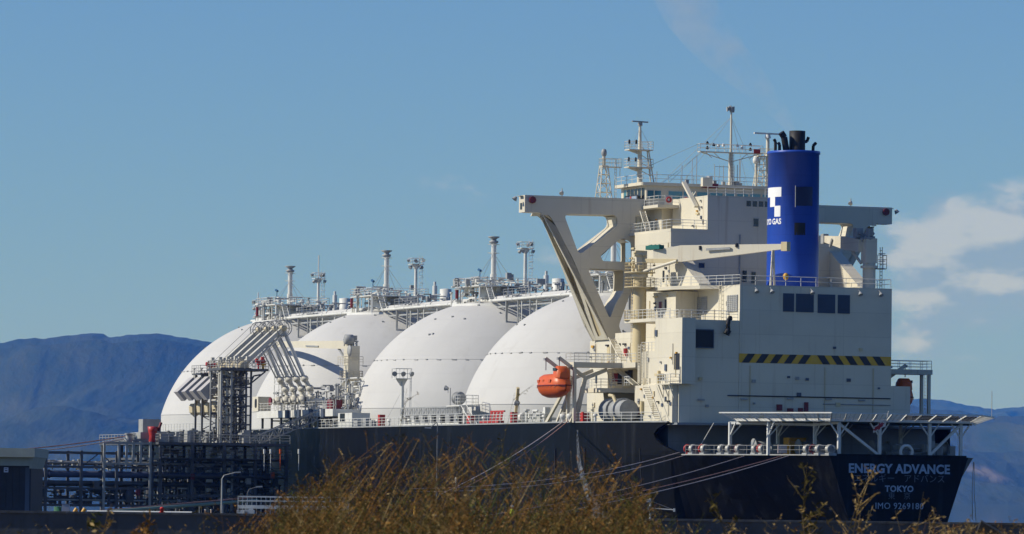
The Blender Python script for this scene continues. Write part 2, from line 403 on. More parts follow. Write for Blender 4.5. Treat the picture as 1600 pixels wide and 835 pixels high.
def vnoise(x, y, seed):
    xi, yi = np.floor(x).astype(np.int64), np.floor(y).astype(np.int64); fx, fy = x - xi, y - yi
    def h(a, b):
        n = (a * 374761393 + b * 668265263 + seed * 974634541) & 0x7fffffff
        n = ((n ^ (n >> 13)) * 1274126177) & 0x7fffffff
        return ((n ^ (n >> 16)) & 0xffff) / 65535.0
    ux, uy = fx * fx * (3 - 2 * fx), fy * fy * (3 - 2 * fy)
    return (h(xi, yi) * (1 - ux) + h(xi + 1, yi) * ux) * (1 - uy) + (h(xi, yi + 1) * (1 - ux) + h(xi + 1, yi + 1) * ux) * uy
def fbm(x, y, seed, o=5):
    s = 0; a = 1; t = 0
    for k in range(o): s = s + a * vnoise(x * 2 ** k, y * 2 ** k, seed + k); t += a; a *= 0.5
    return s / t
def hills(name, crest, yr, y0, y1, m, seed, spur, dome=1.15):
    # crest: (image column, row) samples of the skyline, turned into real heights at distance yr
    cx, ch = [], []
    for px, py in crest:
        P = Y(px, py, yr); cx.append(P.x); ch.append(P.z)
    xs = np.concatenate([np.linspace(-19000, -4100, 60), np.linspace(-4000, 4000, 520), np.linspace(4100, 19000, 60)])
    ys = np.concatenate([np.linspace(y0, yr, 90), np.linspace(yr, y1, 22)[1:]])
    X, Yg = np.meshgrid(xs, ys)
    H = np.interp(X, cx, ch)
    H = np.where(np.abs(X) > 3900, H * (0.75 + 0.5 * fbm(X / 3600, X * 0 + seed, seed + 50)), H)
    t = np.clip((Yg - y0) / (yr - y0), 0, 1); back = np.clip((Yg - yr) / (y1 - yr), 0, 1)
    prof = np.where(Yg <= yr, np.sin(t * np.pi / 2) ** dome, 1 - back ** 1.5)
    warp = fbm(X / 2100, Yg / 2700, seed + 9, 3) * 1450
    rid = 1 - np.abs(2 * fbm((X + warp) / 1250, (Yg * 0.45 + warp * 0.6) / 1700, seed, 4) - 1) * 2.0
    amp = 4 * t * (1 - t)
    Z = H * prof + spur * (rid - 0.45) * amp * (1 - back) + 22 * (fbm(X / 240, Yg / 1500, seed + 3, 3) - 0.5) * np.sqrt(np.clip(t, 0, 1))
    Z += 9 * (vnoise(X / 26, Yg / 180, seed + 20) - 0.5) * (t > 0.15)
    # keep the slopes in front under the sight line of the crest
    Zs = EYE + (np.interp(X * yr / Yg, cx, ch) - EYE) * Yg / yr
    Z = np.where(t < 0.93, np.minimum(Z, EYE + (Zs - EYE) * 0.965), Z)
    Z = np.where(t <= 0.001, -2.0, Z)
    n = len(xs); vs = np.stack([X, Yg, Z], -1).reshape(-1, 3)
    idx = np.arange(len(ys) * n).reshape(len(ys), n)
    fs = np.stack([idx[:-1, :-1], idx[:-1, 1:], idx[1:, 1:], idx[1:, :-1]], -1).reshape(-1, 4)
    me = bpy.data.meshes.new(name); me.from_pydata(vs.tolist(), [], fs.tolist()); me.materials.append(m)
    me.polygons.foreach_set('use_smooth', [True] * len(fs)); me.update()
    o = bpy.data.objects.new(name, me); col.objects.link(o); return structure(o)
qp = Y(1534, 742, 20200)
hm = hill_mat('forest_hills', (0.018, 0.032, 0.014), (0.048, 0.056, 0.024), (qp.x, qp.y, qp.z, 66))
hm2 = hill_mat('far_forest_hills', (0.020, 0.034, 0.018), (0.06, 0.07, 0.035))
hills('wooded_hills', [(-5000, 560), (-1500, 545), (-400, 560), (-200, 549), (-60, 541), (0, 538.5), (45, 531), (80, 531), (130, 524), (160, 522.5), (171, 528.5), (190, 527), (245, 521), (290, 528), (330, 536), (400, 549), (500, 560), (640, 585),
        (900, 612), (1200, 640), (1400, 646), (1470, 651), (1540, 655), (1575, 655), (1600, 660), (1700, 668), (2000, 650), (2600, 690), (5000, 640)], 26000, 18000, 30000, hm, 3, 270)
hills('distant_hills', [(-5000, 700), (300, 690), (900, 640), (1200, 628), (1380, 626), (1440, 627), (1470, 629), (1510, 634), (1550, 641), (1580, 637), (1640, 635), (1750, 640), (2200, 610), (5000, 660)], 36000, 30500, 41000, hm2, 21, 130)

# even haze over the bay: closed box round camera, ship and hills, sky outside
def haze():
    m = bpy.data.materials.new('sea_haze'); m.use_nodes = True; nt = m.node_tree; nt.nodes.clear()
    out = nt.nodes.new('ShaderNodeOutputMaterial'); v = nt.nodes.new('ShaderNodeVolumePrincipled')
    v.inputs['Color'].default_value = HAZE_COLOR; v.inputs['Density'].default_value = HAZE_DENSITY; v.inputs['Absorption Color'].default_value = (1, 1, 1, 1); v.inputs['Anisotropy'].default_value = 0.0
    nt.links.new(v.outputs[0], out.inputs['Volume'])
    o = MB().box(-19600, 19600, -1600, 42100, -6, 1500).build('haze', m); o['kind'] = 'stuff'
HAZE_COLOR = (0.05, 0.25, 1.0, 1); HAZE_DENSITY = 0.27e-4
haze()
# ================================================================== THE SHIP
ZD, ZM = 15.5, 11.6                     # main deck, mooring deck
TANK_S = [131.7, 87.8, 43.9, 0.0]; TANK_R, TANK_ZC, SKIRT_Z, RING_Z = 20.79, 12.87, 18.29, 24.99
ship = thing('gas_carrier', 'huge navy hulled gas carrier with four white domed tanks moored stern towards us', 'ship', (0, 0, 0))

def hb(s, z):                           # half breadth of the hull at station s, height z
    if s > 105:
        k = (s - 105) / (203 - 105); top = 24.5 * max(0.0, 1 - k ** 2.3); low = 24.5 * max(0.0, 1 - (min(1, (s - 105) / 92)) ** 1.7)
        f = min(1, max(0, z / ZD)); return max(0.05, low * (1 - f) + top * f)
    if s >= -40: return 24.5
    if s >= -62: w = 18.6 + (24.5 - 18.6) * (1 - ((-40 - s) / 22) ** 1.6)
    else: w = float(np.interp(s, (-86.5, -84, -81, -75, -68, -62), (8.85, 10.7, 12.1, 14.3, 16.7, 18.6)))
    k = min(1, max(0, (-s - 50) / 26)); d = max(0.0, ZM - z)
    mid = math.sin(max(0, min(1, (-s - 62) / 24.5)) * math.pi) ** 0.5
    return max(0.3, w - k * 0.345 * d - 0.5 * d * mid)
def build_hull():
    mb = MB()
    ss = [203, 200, 195, 188, 180, 170, 160, 150, 140, 130, 120, 112, 105] + list(range(95, -40, -15)) + [-40, -44, -48, -52, -56, -59, -62, -62.4, -63, -64, -65.5, -68, -71, -74, -77, -79, -81, -82.5, -84, -85.3, -86.5]
    zs = [-1.5, 1.5, 4, 6.5, 9, ZM]
    for sg in (1, -1):
        vs = [(s, sg * hb(s, z), z) for s in ss for z in zs]; n = len(zs); fs = []
        for i in range(len(ss) - 1):
            for j in range(n - 1): fs.append((i * n + j, i * n + j + 1, (i + 1) * n + j + 1, (i + 1) * n + j))
        mb.add(vs, fs, False)
    # transom
    tr = [(-86.5, hb(-86.5, z), z) for z in zs] + [(-86.5, -hb(-86.5, z), z) for z in zs[::-1]]
    mb.add(tr, [tuple(range(len(tr)))])
    # topsides above the mooring deck, ending aft in a hollow curve
    zt = [ZM, 12.1, 12.7, 13.4, 14.1, 14.7, 15.1, ZD]; send = [-64.6, -62.9, -61.2, -60.1, -59.7, -60.2, -61.0, -62.2]
    us = [203, 200, 195, 188, 180, 170, 160, 150, 140, 130, 120, 112, 105] + list(range(95, -40, -15)) + [-40, -44, -48, -52, -55]
    for sg in (1, -1):
        for off in (0, 0.35):
            vs = []; n = len(zt)
            for s in us + [None] * 3:
                pass
            cols_ = [[s] * n for s in us] + [[-55 + (e + 55) * k for e in send] for k in (0.35, 0.7, 1.0)]
            for c in cols_:
                for z, s in zip(zt, c): vs.append((s, sg * (hb(s, z) - off), z))
            fs = [(i * n + j, i * n + j + 1, (i + 1) * n + j + 1, (i + 1) * n + j) for i in range(len(cols_) - 1) for j in range(n - 1)]
            mb.add(vs, fs, False)
        e = [(s, sg * hb(s, z), z) for z, s in zip(zt, send)]; e2 = [(s, sg * (hb(s, z) - 0.35), z) for z, s in zip(zt, send)]
        mb.add(e + e2, [(j, j + 1, n + j + 1, n + j) for j in range(n - 1)])
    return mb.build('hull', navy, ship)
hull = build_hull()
# decks
def deck(name, z, s0, s1, m, inset=0.2, step=6):
    ss = []; s = s0
    while s < s1: ss.append(s); s += step
    ss.append(s1); vs = []
    for s in ss: vs += [(s, hb(s, min(z, ZD)) - inset, z), (s, -hb(s, min(z, ZD)) + inset, z)]
    return MB().add(vs, [(2 * i, 2 * i + 1, 2 * i + 3, 2 * i + 2) for i in range(len(ss) - 1)]).build(name, m, ship)
deck('main_deck', ZD - 0.05, -59.5, 202, deck_green)
deck('mooring_deck', ZM - 0.02, -86.45, -56, deck_green)
# white coaming round the mooring deck edge (stern quarter + transom)
mb = MB(); prev = None
for s in (-64.2, -68, -72, -76, -80, -84, -86.4):
    c = (s, hb(s, ZM) - 0.12, ZM + 0.06)
    if prev: mb.beam(prev, c, 0.24, 0.13)
    prev = c
mb.build('deck_coaming', steel_light, ship)
MB().beam((-86.42, 8.6, ZM + 0.1), (-86.42, -8.6, ZM + 0.1), 0.3, 0.24).build('deck_coaming', navy, ship)
# weld seam / fender strakes on the port side and hull marks
for s in (-57.5, -47.5, -40.5):
    MB().beam((s, hb(s, 12.4) + 0.04, 12.4), (s, hb(s, 8.2) + 0.04, 8.2), 0.12, 0.10).build('draught_strip', hblack, hull)
mb = MB(); z0 = 15.36
ss = [180, 160, 140, 120, 105, -40, -44, -48, -52, -56, -59, -61.8]
for a, b in zip(ss[:-1], ss[1:]): mb.beam((a, hb(a, ZD) - 0.05, ZD + 0.06), (b, hb(b, ZD) - 0.05, ZD + 0.06), 0.35, 0.16)
mb.build('gunwale', grey_gear, hull)

# stern lettering
faint_letter = paint('worn_lettering', (0.12, 0.14, 0.17), 0.6, 0.3, 2.0)
def stern_text(name, body, px, py, h, sx=1.0, weight=0.0, space=1.0, m=None):
    P = S(px, py, -86.5)
    o = lettering(body, h, lambda a, b, e: (-86.5 - 0.01 - e, P.y - a * sx, P.z + b), 0.03, weight, space).build(name, m or letter, hull)
    return o
stern_text('ship_name', 'ENERGY ADVANCE', 1405, 739.5, 1.46, 1.0, 0.048, 1.03)
stern_text('ship_name_kana', 'エネルギー　アドバンス', 1405, 753, 1.05, 1.02, -0.006, 1.0, faint_letter)
stern_text('port_name', 'TOKYO', 1405, 768.5, 0.98, 1.0, 0.03, 1.1)
stern_text('port_name_kanji', '東　京', 1405, 779.5, 0.92, 1.0, -0.006, 1.15, faint_letter)
stern_text('ship_number', 'IMO 9269180', 1405, 795.6, 1.03, 1.0, 0.0, 1.08)

# ---------------------------------------------------------------- tank covers
def surf_z(d, R=TANK_R): return TANK_ZC + math.sqrt(max(0, R * R - d * d))
domes = []
def dome_mesh(s):
    mb = MB(); prof = []
    a0 = math.asin((SKIRT_Z - TANK_ZC) / TANK_R)
    for i in range(41):
        a = a0 + (math.pi / 2 - a0) * i / 40
        prof.append((TANK_R * math.cos(a) if i < 40 else 0.01, TANK_ZC + TANK_R * math.sin(a)))
    mb.lathe((s, 0, 0), prof, 128)
    return mb
rs = math.sqrt(TANK_R ** 2 - (SKIRT_Z - TANK_ZC) ** 2); rr = math.sqrt(TANK_R ** 2 - (RING_Z - TANK_ZC) ** 2)
d0 = dome_mesh(0).build('tank_dome', white, ship)
sk = MB().lathe((0, 0, 0), [(rs - 0.02, ZD - 0.3), (rs - 0.02, SKIRT_Z - 0.02)], 128).build('skirt', white, d0)
lip = MB().torus((0, 0, SKIRT_Z), rs + 0.0, 0.04, 128, 5).build('seam_ring', MATS.get('ring_grey') or paint('ring_grey', (0.42, 0.42, 0.41), 0.6), d0)
mb = MB(); mb.torus((0, 0, RING_Z), rr + 0.0, 0.04, 128, 4)
for i in range(52):
    a = 2 * math.pi * i / 52 + random.uniform(-0.012, 0.012); w = random.choice((0.05, 0.07, 0.11))
    p = Vector(((rr + 0.1) * math.cos(a), (rr + 0.1) * math.sin(a), RING_Z)); tn = Vector((-math.sin(a), math.cos(a), 0))
    mb.beam(p - tn * w * 3, p + tn * w * 3 + Vector((0, 0, random.uniform(-.08, .12))), 0.13, 0.11)
ring = mb.build('handhold_ring', paint('ring_grey', (0.42, 0.42, 0.41), 0.6), d0)
# scattered lifting lugs on the crown
mb = MB()
for k in range(26):
    a = random.uniform(0, 6.28); d = random.uniform(6, 15); p = Vector((d * math.cos(a), d * math.sin(a), surf_z(d)))
    mb.box(p.x - 0.14, p.x + 0.14, p.y - 0.1, p.y + 0.1, p.z - 0.1, p.z + 0.16)
lugs = mb.build('lifting_lug', grey_gear, d0); lugs['kind'] = 'stuff'
domes.append(d0)
for s in TANK_S[:3]:
    c = d0.copy(); col.objects.link(c); c.parent = ship; c.location = (s, 0, 0); BASE[c.name] = Vector((0, 0, 0))
    for ch in d0.children:
        k = ch.copy(); col.objects.link(k); k.parent = c
    c.rotation_euler = (0, 0, random.uniform(0, 6)); domes.append(c)

# ---------------------------------------------------------------- gear on top of the tanks
ZT = TANK_ZC + TANK_R                    # crown height
def clutter(mb, x0, x1, y0, y1, z0, z1, n, rmin=0.05, rmax=0.14):
    for k in range(n):
        x, y, z = random.uniform(x0, x1), random.uniform(y0, y1), random.uniform(z0, z1); r = random.uniform(rmin, rmax); t = random.random()
        if t < 0.35:
            L_ = random.uniform(0.8, min(3.0, (x1 - x0))); mb.tube((x, y, z), (min(x1, x + L_), y, z), r, 5)
        elif t < 0.6:
            L_ = random.uniform(0.6, min(2.4, (y1 - y0))); mb.tube((x, y, z), (x, min(y1, y + L_), z), r, 5)
        elif t < 0.85: mb.tube((x, y, z0 - 0.2), (x, y, z), r, 5); mb.tube((x, y, z), (x, y, z + 0.18), r * 2, 6)
        else: mb.box(x - r * 2, x + r * 2, y - r * 2, y + r * 2, z - r * 2, z + r * 3)
def vent_mast(s, t, z0, zt, r):
    mb = MB(); mb.tube((s, t, z0), (s, t, z0 + 2.2), r * 1.35, 12); mb.tube((s, t, z0 + 2.2), (s, t, zt - 0.9), r, 12)
    o = mb.build('vent_mast', white_gear, ship)
    MB().lathe((s, t, zt), [(r * 1.2, -1.0), (r * 1.9, -0.85), (r * 1.9, -0.62), (r * 1.1, -0.55), (r * 1.1, -0.35), (r * 2.3, -0.12), (r * 2.4, 0), (0.02, 0.02)], 14).build('vent_cap', grey_gear, o)
    k = MB()
    k.ladder((s - r - 0.2, t, z0 + 1), (s - r - 0.2, t, zt - 0.8), (0, 1, 0), 0.4, 0.025, 0.5)
    for h in (zt - 1.1, zt - 2.3):
        k.torus((s, t, h), r * 2.0, 0.035, 12, 4)
        for a in range(4): k.tube((s, t, h), (s + r * 2.6 * math.cos(a * 1.57), t + r * 2.6 * math.sin(a * 1.57), h), 0.03, 4)
    k.build('ladder', white_gear, o)
    g = MB()
    for a in (0.6, 2.2, 3.9, 5.4): g.tube((s, t, zt - 2.3), (s + 3.6 * math.cos(a), t + 3.6 * math.sin(a), z0 + 0.4), 0.028, 4)
    g.build('stay_wire', grey_gear, o)
    return o
def flood(mb, c, d, r=0.26):
    c, d = Vector(c), Vector(d).normalized()
    mb.tube(c, c + d * 0.42, r * 0.55, 8, r); mb.tube(c - Vector((0, 0, r * 1.6)), c, 0.05, 4)
def light_mast(s, t, z0, zt, r=0.22, lamps=6, spike=0.0, half=0.9):
    mb = MB(); mb.tube((s, t, z0), (s, t, zt - 1.2), r * 1.25, 10, r)
    mb.prism([(s - 0.9, z0 - 0.4), (s + 0.9, z0 - 0.4), (s + 0.16, z0 + 1.3), (s - 0.16, z0 + 1.3)], 'y', t - 0.09, t + 0.09)
    mb.lathe((s, t, zt - 1.25), [(r, -0.7), (half * 0.75, -0.08), (half * 0.75, 0), (0.02, 0)], 10)
    mb.box(s - half, s + half, t - half, t + half, zt - 1.25, zt - 1.17)
    if spike: mb.tube((s, t, zt - 1.2), (s, t, zt + spike), 0.09, 6)
    o = mb.build('light_mast', white_gear, ship)
    k = MB(); k.rail([(s - half, t - half, zt - 1.17), (s + half, t - half, zt - 1.17), (s + half, t + half, zt - 1.17), (s - half, t + half, zt - 1.17)], 0.85, 0.9, 0.03, 2, True)
    k.ladder((s - half - 0.1, t - 0.4, z0 + 2.5), (s - half - 0.1, t - 0.4, zt), (0, 1, 0), 0.5, 0.03, 0.45)
    for i in range(5): k.torus((s - half - 0.4, t - 0.4, zt - 0.4 - i * 0.9), 0.36, 0.025, 8, 4)
    k.build('platform_railing', white_gear, o)
    for i in range(lamps):
        a = i * 6.28 / lamps + 0.4; f = MB(); flood(f, (s + half * math.cos(a), t + half * math.sin(a), zt - (0.55 if i % 2 else 1.5)), (math.cos(a), math.sin(a), -0.5)); f.build('floodlight', grey_gear, o)
    return o
# central catwalk with pipelines from the foredeck to the bridge
def catwalk():
    mb = MB(); zz = ZT - 0.35
    mb.box(-24, 143, -4.0, -2.6, zz - 0.12, zz)
    for s in np.arange(-22, 141, 5.5):
        d = min(abs(s - c) for c in TANK_S); z0 = surf_z(min(d, 20)) if d < 20.5 else ZT - 8
        z0 = max(z0, ZT - 5)
        for t in (-3.9, 0.8, 2.6): mb.tube((s, t, z0 - 0.2), (s, t, zz - 0.1), 0.085, 5)
        mb.beam((s, -4.0, zz - 0.25), (s, 2.7, zz - 0.25), 0.13, 0.18)
    o = mb.build('catwalk', white_gear, ship)
    r = MB(); r.rail([(-24, -2.6, zz), (143, -2.6, zz)], 1.1, 2.4, 0.03, 2); r.build('railing', white_gear, o)
    for t, z, rr_, m in ((1.9, zz + 0.30, 0.42, white), (0.6, zz + 0.15, 0.26, white_gear), (2.9, zz + 0.05, 0.2, white_gear), (-0.4, zz + 0.1, 0.22, white_gear), (2.4, zz - 0.9, 0.15, grey_gear), (0.2, zz - 1.0, 0.12, white_gear)):
        p = MB()
        for a, b in ((143, 136), (127, 92.5), (83, 48.5), (39, 4.5), (-4.5, -24)): p.tube((a, t, z), (b, t, z), rr_, 10)
        for c in (100, 109, 118, 55, 64, 73, 12, 21, 30): p.tube((c, t, z), (c + 0.3, t, z), rr_ * 1.25, 10)
        p.build('pipeline', m, o)
catwalk()
def tank_top(s, mast_h, i):
    mb = MB()
    mb.lathe((s, 0, ZT - 0.8), [(2.5, 0), (2.5, 2.6), (2.2, 2.75), (0.02, 2.8)], 24)
    mb.lathe((s, 0, ZT - 0.9), [(6.2, -0.6), (6.2, 0.25), (0.02, 0.3)], 36)
    o = mb.build('tank_crown', white_gear, ship)
    p = MB(); p.box(s - 4.6, s + 4.6, -4.4, 4.4, ZT + 1.75, ZT + 1.87)
    for a in (-4.4, 4.4):
        for b in (-4.2, 0, 4.2): p.tube((s + a, b, ZT - 1.4), (s + a, b, ZT + 1.8), 0.12, 5)
    p.rail([(s - 4.6, -4.4, ZT + 1.87), (s + 4.6, -4.4, ZT + 1.87), (s + 4.6, 4.4, ZT + 1.87), (s - 4.6, 4.4, ZT + 1.87)], 1.1, 1.5, 0.034, 3, True)
    p.ladder((s - 6.6, 3.0, ZT - 0.6), (s - 4.6, 3.0, ZT + 1.9), (0, 1, 0), 0.8, 0.05, 0.3)
    p.build('platform', white_gear, o)
    random.seed(100 + i)
    c = MB(); clutter(c, s - 5.5, s + 6.5, -4.2, 4.6, ZT - 0.5, ZT + 3.0, 110); c.build('valve_piping', white_gear, o)['kind'] = 'stuff'
    c = MB(); clutter(c, s - 5, s + 6, -3.5, 5, ZT - 0.6, ZT + 3.2, 55, 0.06, 0.2); c.build('valve_gear', grey_gear, o)['kind'] = 'stuff'
    MB().tube((s + 3.2, 4.7, ZT + 0.2), (s + 3.2, 4.7, ZT + 1.6), 0.22, 8).build('valve_wheel', maroon, o)
    b = MB(); b.tube((s - 1.8, 3.2, ZT + 2.8), (s - 1.8, 3.2, ZT + 3.9), 0.06, 5); b.tube((s - 2.1, 3.2, ZT + 3.95), (s - 1.3, 3.2, ZT + 4.15), 0.18, 8); b.build('fire_monitor', paint('monitor_blue', (0.02, 0.09, 0.2)), o)
    vent_mast(s + 0.8, 0.2, ZT + 1.5, ZT + mast_h, 0.34)
    # ventilator drum and slim stack between the tanks
    v = MB(); v.lathe((s - 14.3, -3.5, ZT + 0.2), [(0.85, 0), (0.85, 2.4), (0.02, 2.5)], 18); o2 = v.build('ventilator_drum', white_gear, ship)
    a0 = 3.6; q = MB(); pr = []
    for k in range(9): a = a0 + k * 0.11; pr.append((s - 14.3 + 0.87 * math.cos(a), -3.5 + 0.87 * math.sin(a)))
    vs = [(x, y, ZT + 0.4) for x, y in pr] + [(x, y, ZT + 2.2) for x, y in pr]
    q.add(vs, [(k, k + 1, 10 + k, 9 + k) for k in range(8)]); q.build('vent_opening', dark, o2)
    v = MB(); v.tube((s - 10.6, -3.2, ZT - 0.2), (s - 10.6, -3.2, ZT + 3.2), 0.36, 10); v.tube((s - 10.6, -3.2, ZT + 3.2), (s - 10.6, -3.2, ZT + 3.8), 0.2, 8); v.build('slim_stack', white_gear, ship)
    v = MB(); v.box(s - 20.5, s - 10.5, -5.2, 3.0, ZT - 0.2, ZT - 0.05)
    for x in (-20, -15.5, -11):
        for t in (-5, 2.8): v.tube((s + x, t, ZT - 6), (s + x, t, ZT), 0.12, 5)
    v.rail([(s - 20.5, -5.2, ZT), (s - 10.5, -5.2, ZT)], 1.1, 1.6); v.rail([(s - 20.5, 3, ZT), (s - 10.5, 3, ZT)], 1.1, 1.6)
    clutter(v, s - 20, s - 11, -4.5, 3, ZT, ZT + 1.9, 46, 0.06, 0.16); v.build('valve_platform', grey_gear, ship)
for i, (s, h) in enumerate(zip(TANK_S, (8.0, 8.7, 8.9, 8.9))): tank_top(s, h, i)
p = T(820, 474, -3.0); light_mast(p.x, -3.0, surf_z(math.hypot(p.x - TANK_S[2], 3.0)), ZT + 8.4)
p = T(649, 487, -3.0); light_mast(p.x, -3.0, surf_z(math.hypot(p.x - TANK_S[1], 3.0)), ZT + 7.8, 0.22, 8)
p = T(497, 480, -3.0); light_mast(p.x, -3.0, ZT - 1.0, ZT + 7.2, 0.2, 6, 2.4, 0.8)
p = T(403, 500, 1.0); light_mast(p.x, 1.0, surf_z(min(20, abs(p.x - TANK_S[0]))), ZT + 3.4, 0.28, 4, 0.9, 0.7)
light_mast(-12, -4.0, surf_z(12.6), ZT + 8.6)
# ---------------------------------------------------------------- superstructure
def blk(name, s0, s1, t0, t1, z0, z1, m, parent=None): return MB().box(s0, s1, t0, t1, z0, z1).build(name, m, parent or ship)
def prt(mb, name, m, parent=None): return mb.build(name, m, parent or ship)
casing = blk('engine_casing', -63, -43.8, -10, 10, 15.46, 32.05, ivory)
prt(MB().box(-59.5, -52, -17.6, 17.6, 11.6, 15.2), 'mooring_deck_bulkhead', paint('shaded_grey_paint', (0.22, 0.235, 0.25), 0.6, 0.12, 0.4, streak=(0.12, 0.09, 0.06), sfac=0.4, seam=2.2))  # grey darkened to stand in for the shade under the overhead deck
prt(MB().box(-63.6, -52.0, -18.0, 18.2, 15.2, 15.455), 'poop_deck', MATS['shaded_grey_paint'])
house = prt(MB().box(-62.94, -55.6, 10.01, 17.75, 15.46, 27.75), 'aft_house', ivory)
prt(MB().box(-62.94, -57, -12.6, -10.01, 15.46, 20.3), 'aft_house', ivory)
prt(MB().box(-64.2, -56.0, 16.2, 17.95, 20.05, 27.9), 'port_side_house', ivory)
prt(MB().box(-62.6, -51.0, 15.2, 18.45, 15.45, 20.0), 'port_side_house', ivory)
prt(MB().box(-56.0, -51.6, 15.0, 17.92, 20.0, 24.1), 'port_side_house', ivory)
acc = prt(MB().box(-50.5, -38.2, -13.0, 13.0, 15.45, 31.6), 'accommodation_block', ivory)
prt(MB().box(-38.19, -24, -12.6, 12.6, 15.45, 26.2).box(-38.19, -24, -7.0, 7.0, 26.21, 31.6), 'accommodation_block', ivory)
upper = prt(MB().box(-45, -33.5, -11.4, 11.4, 31.6, 39.2), 'accommodation_block', ivory)
prt(MB().box(-33.49, -23.5, -6.8, 6.8, 31.61, 39.2), 'accommodation_block', ivory)
trunk = prt(MB().box(-45.0, -34, -6.55, 6.55, 39.2, 43.7), 'aft_trunk', ivory)
under = prt(MB().box(-33, -23.6, -7.6, 7.6, 39.2, 42.6), 'bridge_base', ivory)
for sg in (1, -1):
    prt(MB().prism([(-45.02, 31.9), (-45.02, 37.3), (-47.85, 35.75), (-54.1, 32.4), (-54.1, 31.9)], 'y', sg * 9.95, sg * 11.5), 'buttress', ivory)
    prt(MB().box(-31.2, -24.2, sg * 12.61, sg * 13.5, 15.45, 26.15), 'boat_deck_house', ivory)
    prt(MB().box(-38.1, -32.3, sg * 12.61, sg * 13.4, 15.45, 26.9), 'boat_deck_house', ivory)
    prt(MB().box(-40.0, -34.6, sg * 12.62, sg * 17.5, 15.45, 22.2), 'boat_deck_house', ivory)
    prt(MB().prism([(-34.8, 15.45), (-40.9, 15.45), (-40.2, 19.3), (-34.8, 19.3)], 'y', sg * 17.51, sg * 18.1), 'boat_deck_house', ivory)
# decks that stick out of the block
def slab(name, poly, z, th, m=ivory, parent=None): return MB().prism(poly, 'z', z - th, z).build(name, m, parent or ship)
def railing(pts, z, parent, h=1.1, post=1.5, nr=3, closed=False, m=white_gear, r=0.036): return MB().rail([(a, b, z) for a, b in pts], h, post, r, nr, closed).build('railing', m, parent)
D1 = slab('side_deck', [(-43.4, 9), (-43.4, 14.1), (-51.5, 14.1), (-55.8, 12.1), (-57.5, 10.02), (-57.5, 9)], 32.12, 0.40)
railing([(-43.4, 12), (-43.4, 14), (-51.5, 14), (-55.8, 12), (-62.9, 9.95)], 32.12, D1)
D1s = slab('side_deck', [(-36, -9), (-36, -14.1), (-51.5, -14.1), (-57.5, -10.02), (-57.5, -9)], 32.12, 0.40)
D2 = slab('side_deck', [(-44.2, 12), (-44.2, 17.1), (-52.5, 17.1), (-55.5, 15.8), (-55.5, 12)], 28.15, 0.40)
railing([(-44.2, 13), (-44.2, 17), (-52.5, 17), (-55.5, 15.8)], 28.15, D2)
F = slab('boat_platform', [(-36, 13), (-36, 17.5), (-42.9, 17.5), (-42.9, 24.3), (-45.7, 24.3), (-45.7, 18.0), (-50, 18.0), (-50, 13)], 22.85, 0.62)
railing([(-42.9, 24.2), (-45.6, 24.2), (-45.6, 18.0), (-50, 17.9)], 22.85, F)
railing([(-42.9, 24.2), (-42.9, 17.6), (-36, 17.4)], 22.85, F)
Fs = slab('boat_platform', [(-36, -13), (-36, -17.5), (-42.9, -17.5), (-42.9, -23.9), (-45.7, -23.9), (-45.7, -13)], 22.85, 0.62)
railing([(-42.9, -17.6), (-42.9, -23.8), (-45.6, -23.8), (-45.6, -13)], 22.85, Fs)
F2 = slab('boat_platform', [(-40, 13), (-40, 20.9), (-46.0, 20.9), (-46.0, 16.4), (-47, 16.4), (-47, 13)], 19.75, 0.5)
railing([(-40, 20.8), (-45.9, 20.8), (-45.9, 16.5)], 19.75, F2)
D3 = slab('side_deck', [(-30.5, 8.5), (-30.5, 11.1), (-33, 11.1), (-45.05, 11.45), (-45.05, 6.0), (-33, 6.0)], 39.5, 0.35)
railing([(-30.6, 11.0), (-33.2, 11.0), (-45, 11.4), (-45, 6.7)], 39.5, D3)
BD = slab('bridge_deck', [(-36, -9.4), (-36, 9.4), (-22.5, 9.4), (-22.5, -9.4)], 42.92, 0.36)
railing([(-31.5, 9.3), (-35.9, 9.3), (-35.9, 3.2)], 42.92, BD)
for p0 in ((-36.05, 8.0), (-36.05, 5.6)):
    b = MB().lathe((p0[0] - 0.1, p0[1], 43.5), [(0.0, -0.01), (0.0, 0.01)], 3)
    MB().box(p0[0] - 0.08, p0[0] - 0.02, p0[1] - 0.5, p0[1] + 0.5, 42.95, 44.1).build('lifebuoy_board', white_gear, BD)
    MB().torus((p0[0] - 0.14, p0[1], 43.55), 0.3, 0.1, 14, 6, 'x').build('lifebuoy', red, BD)
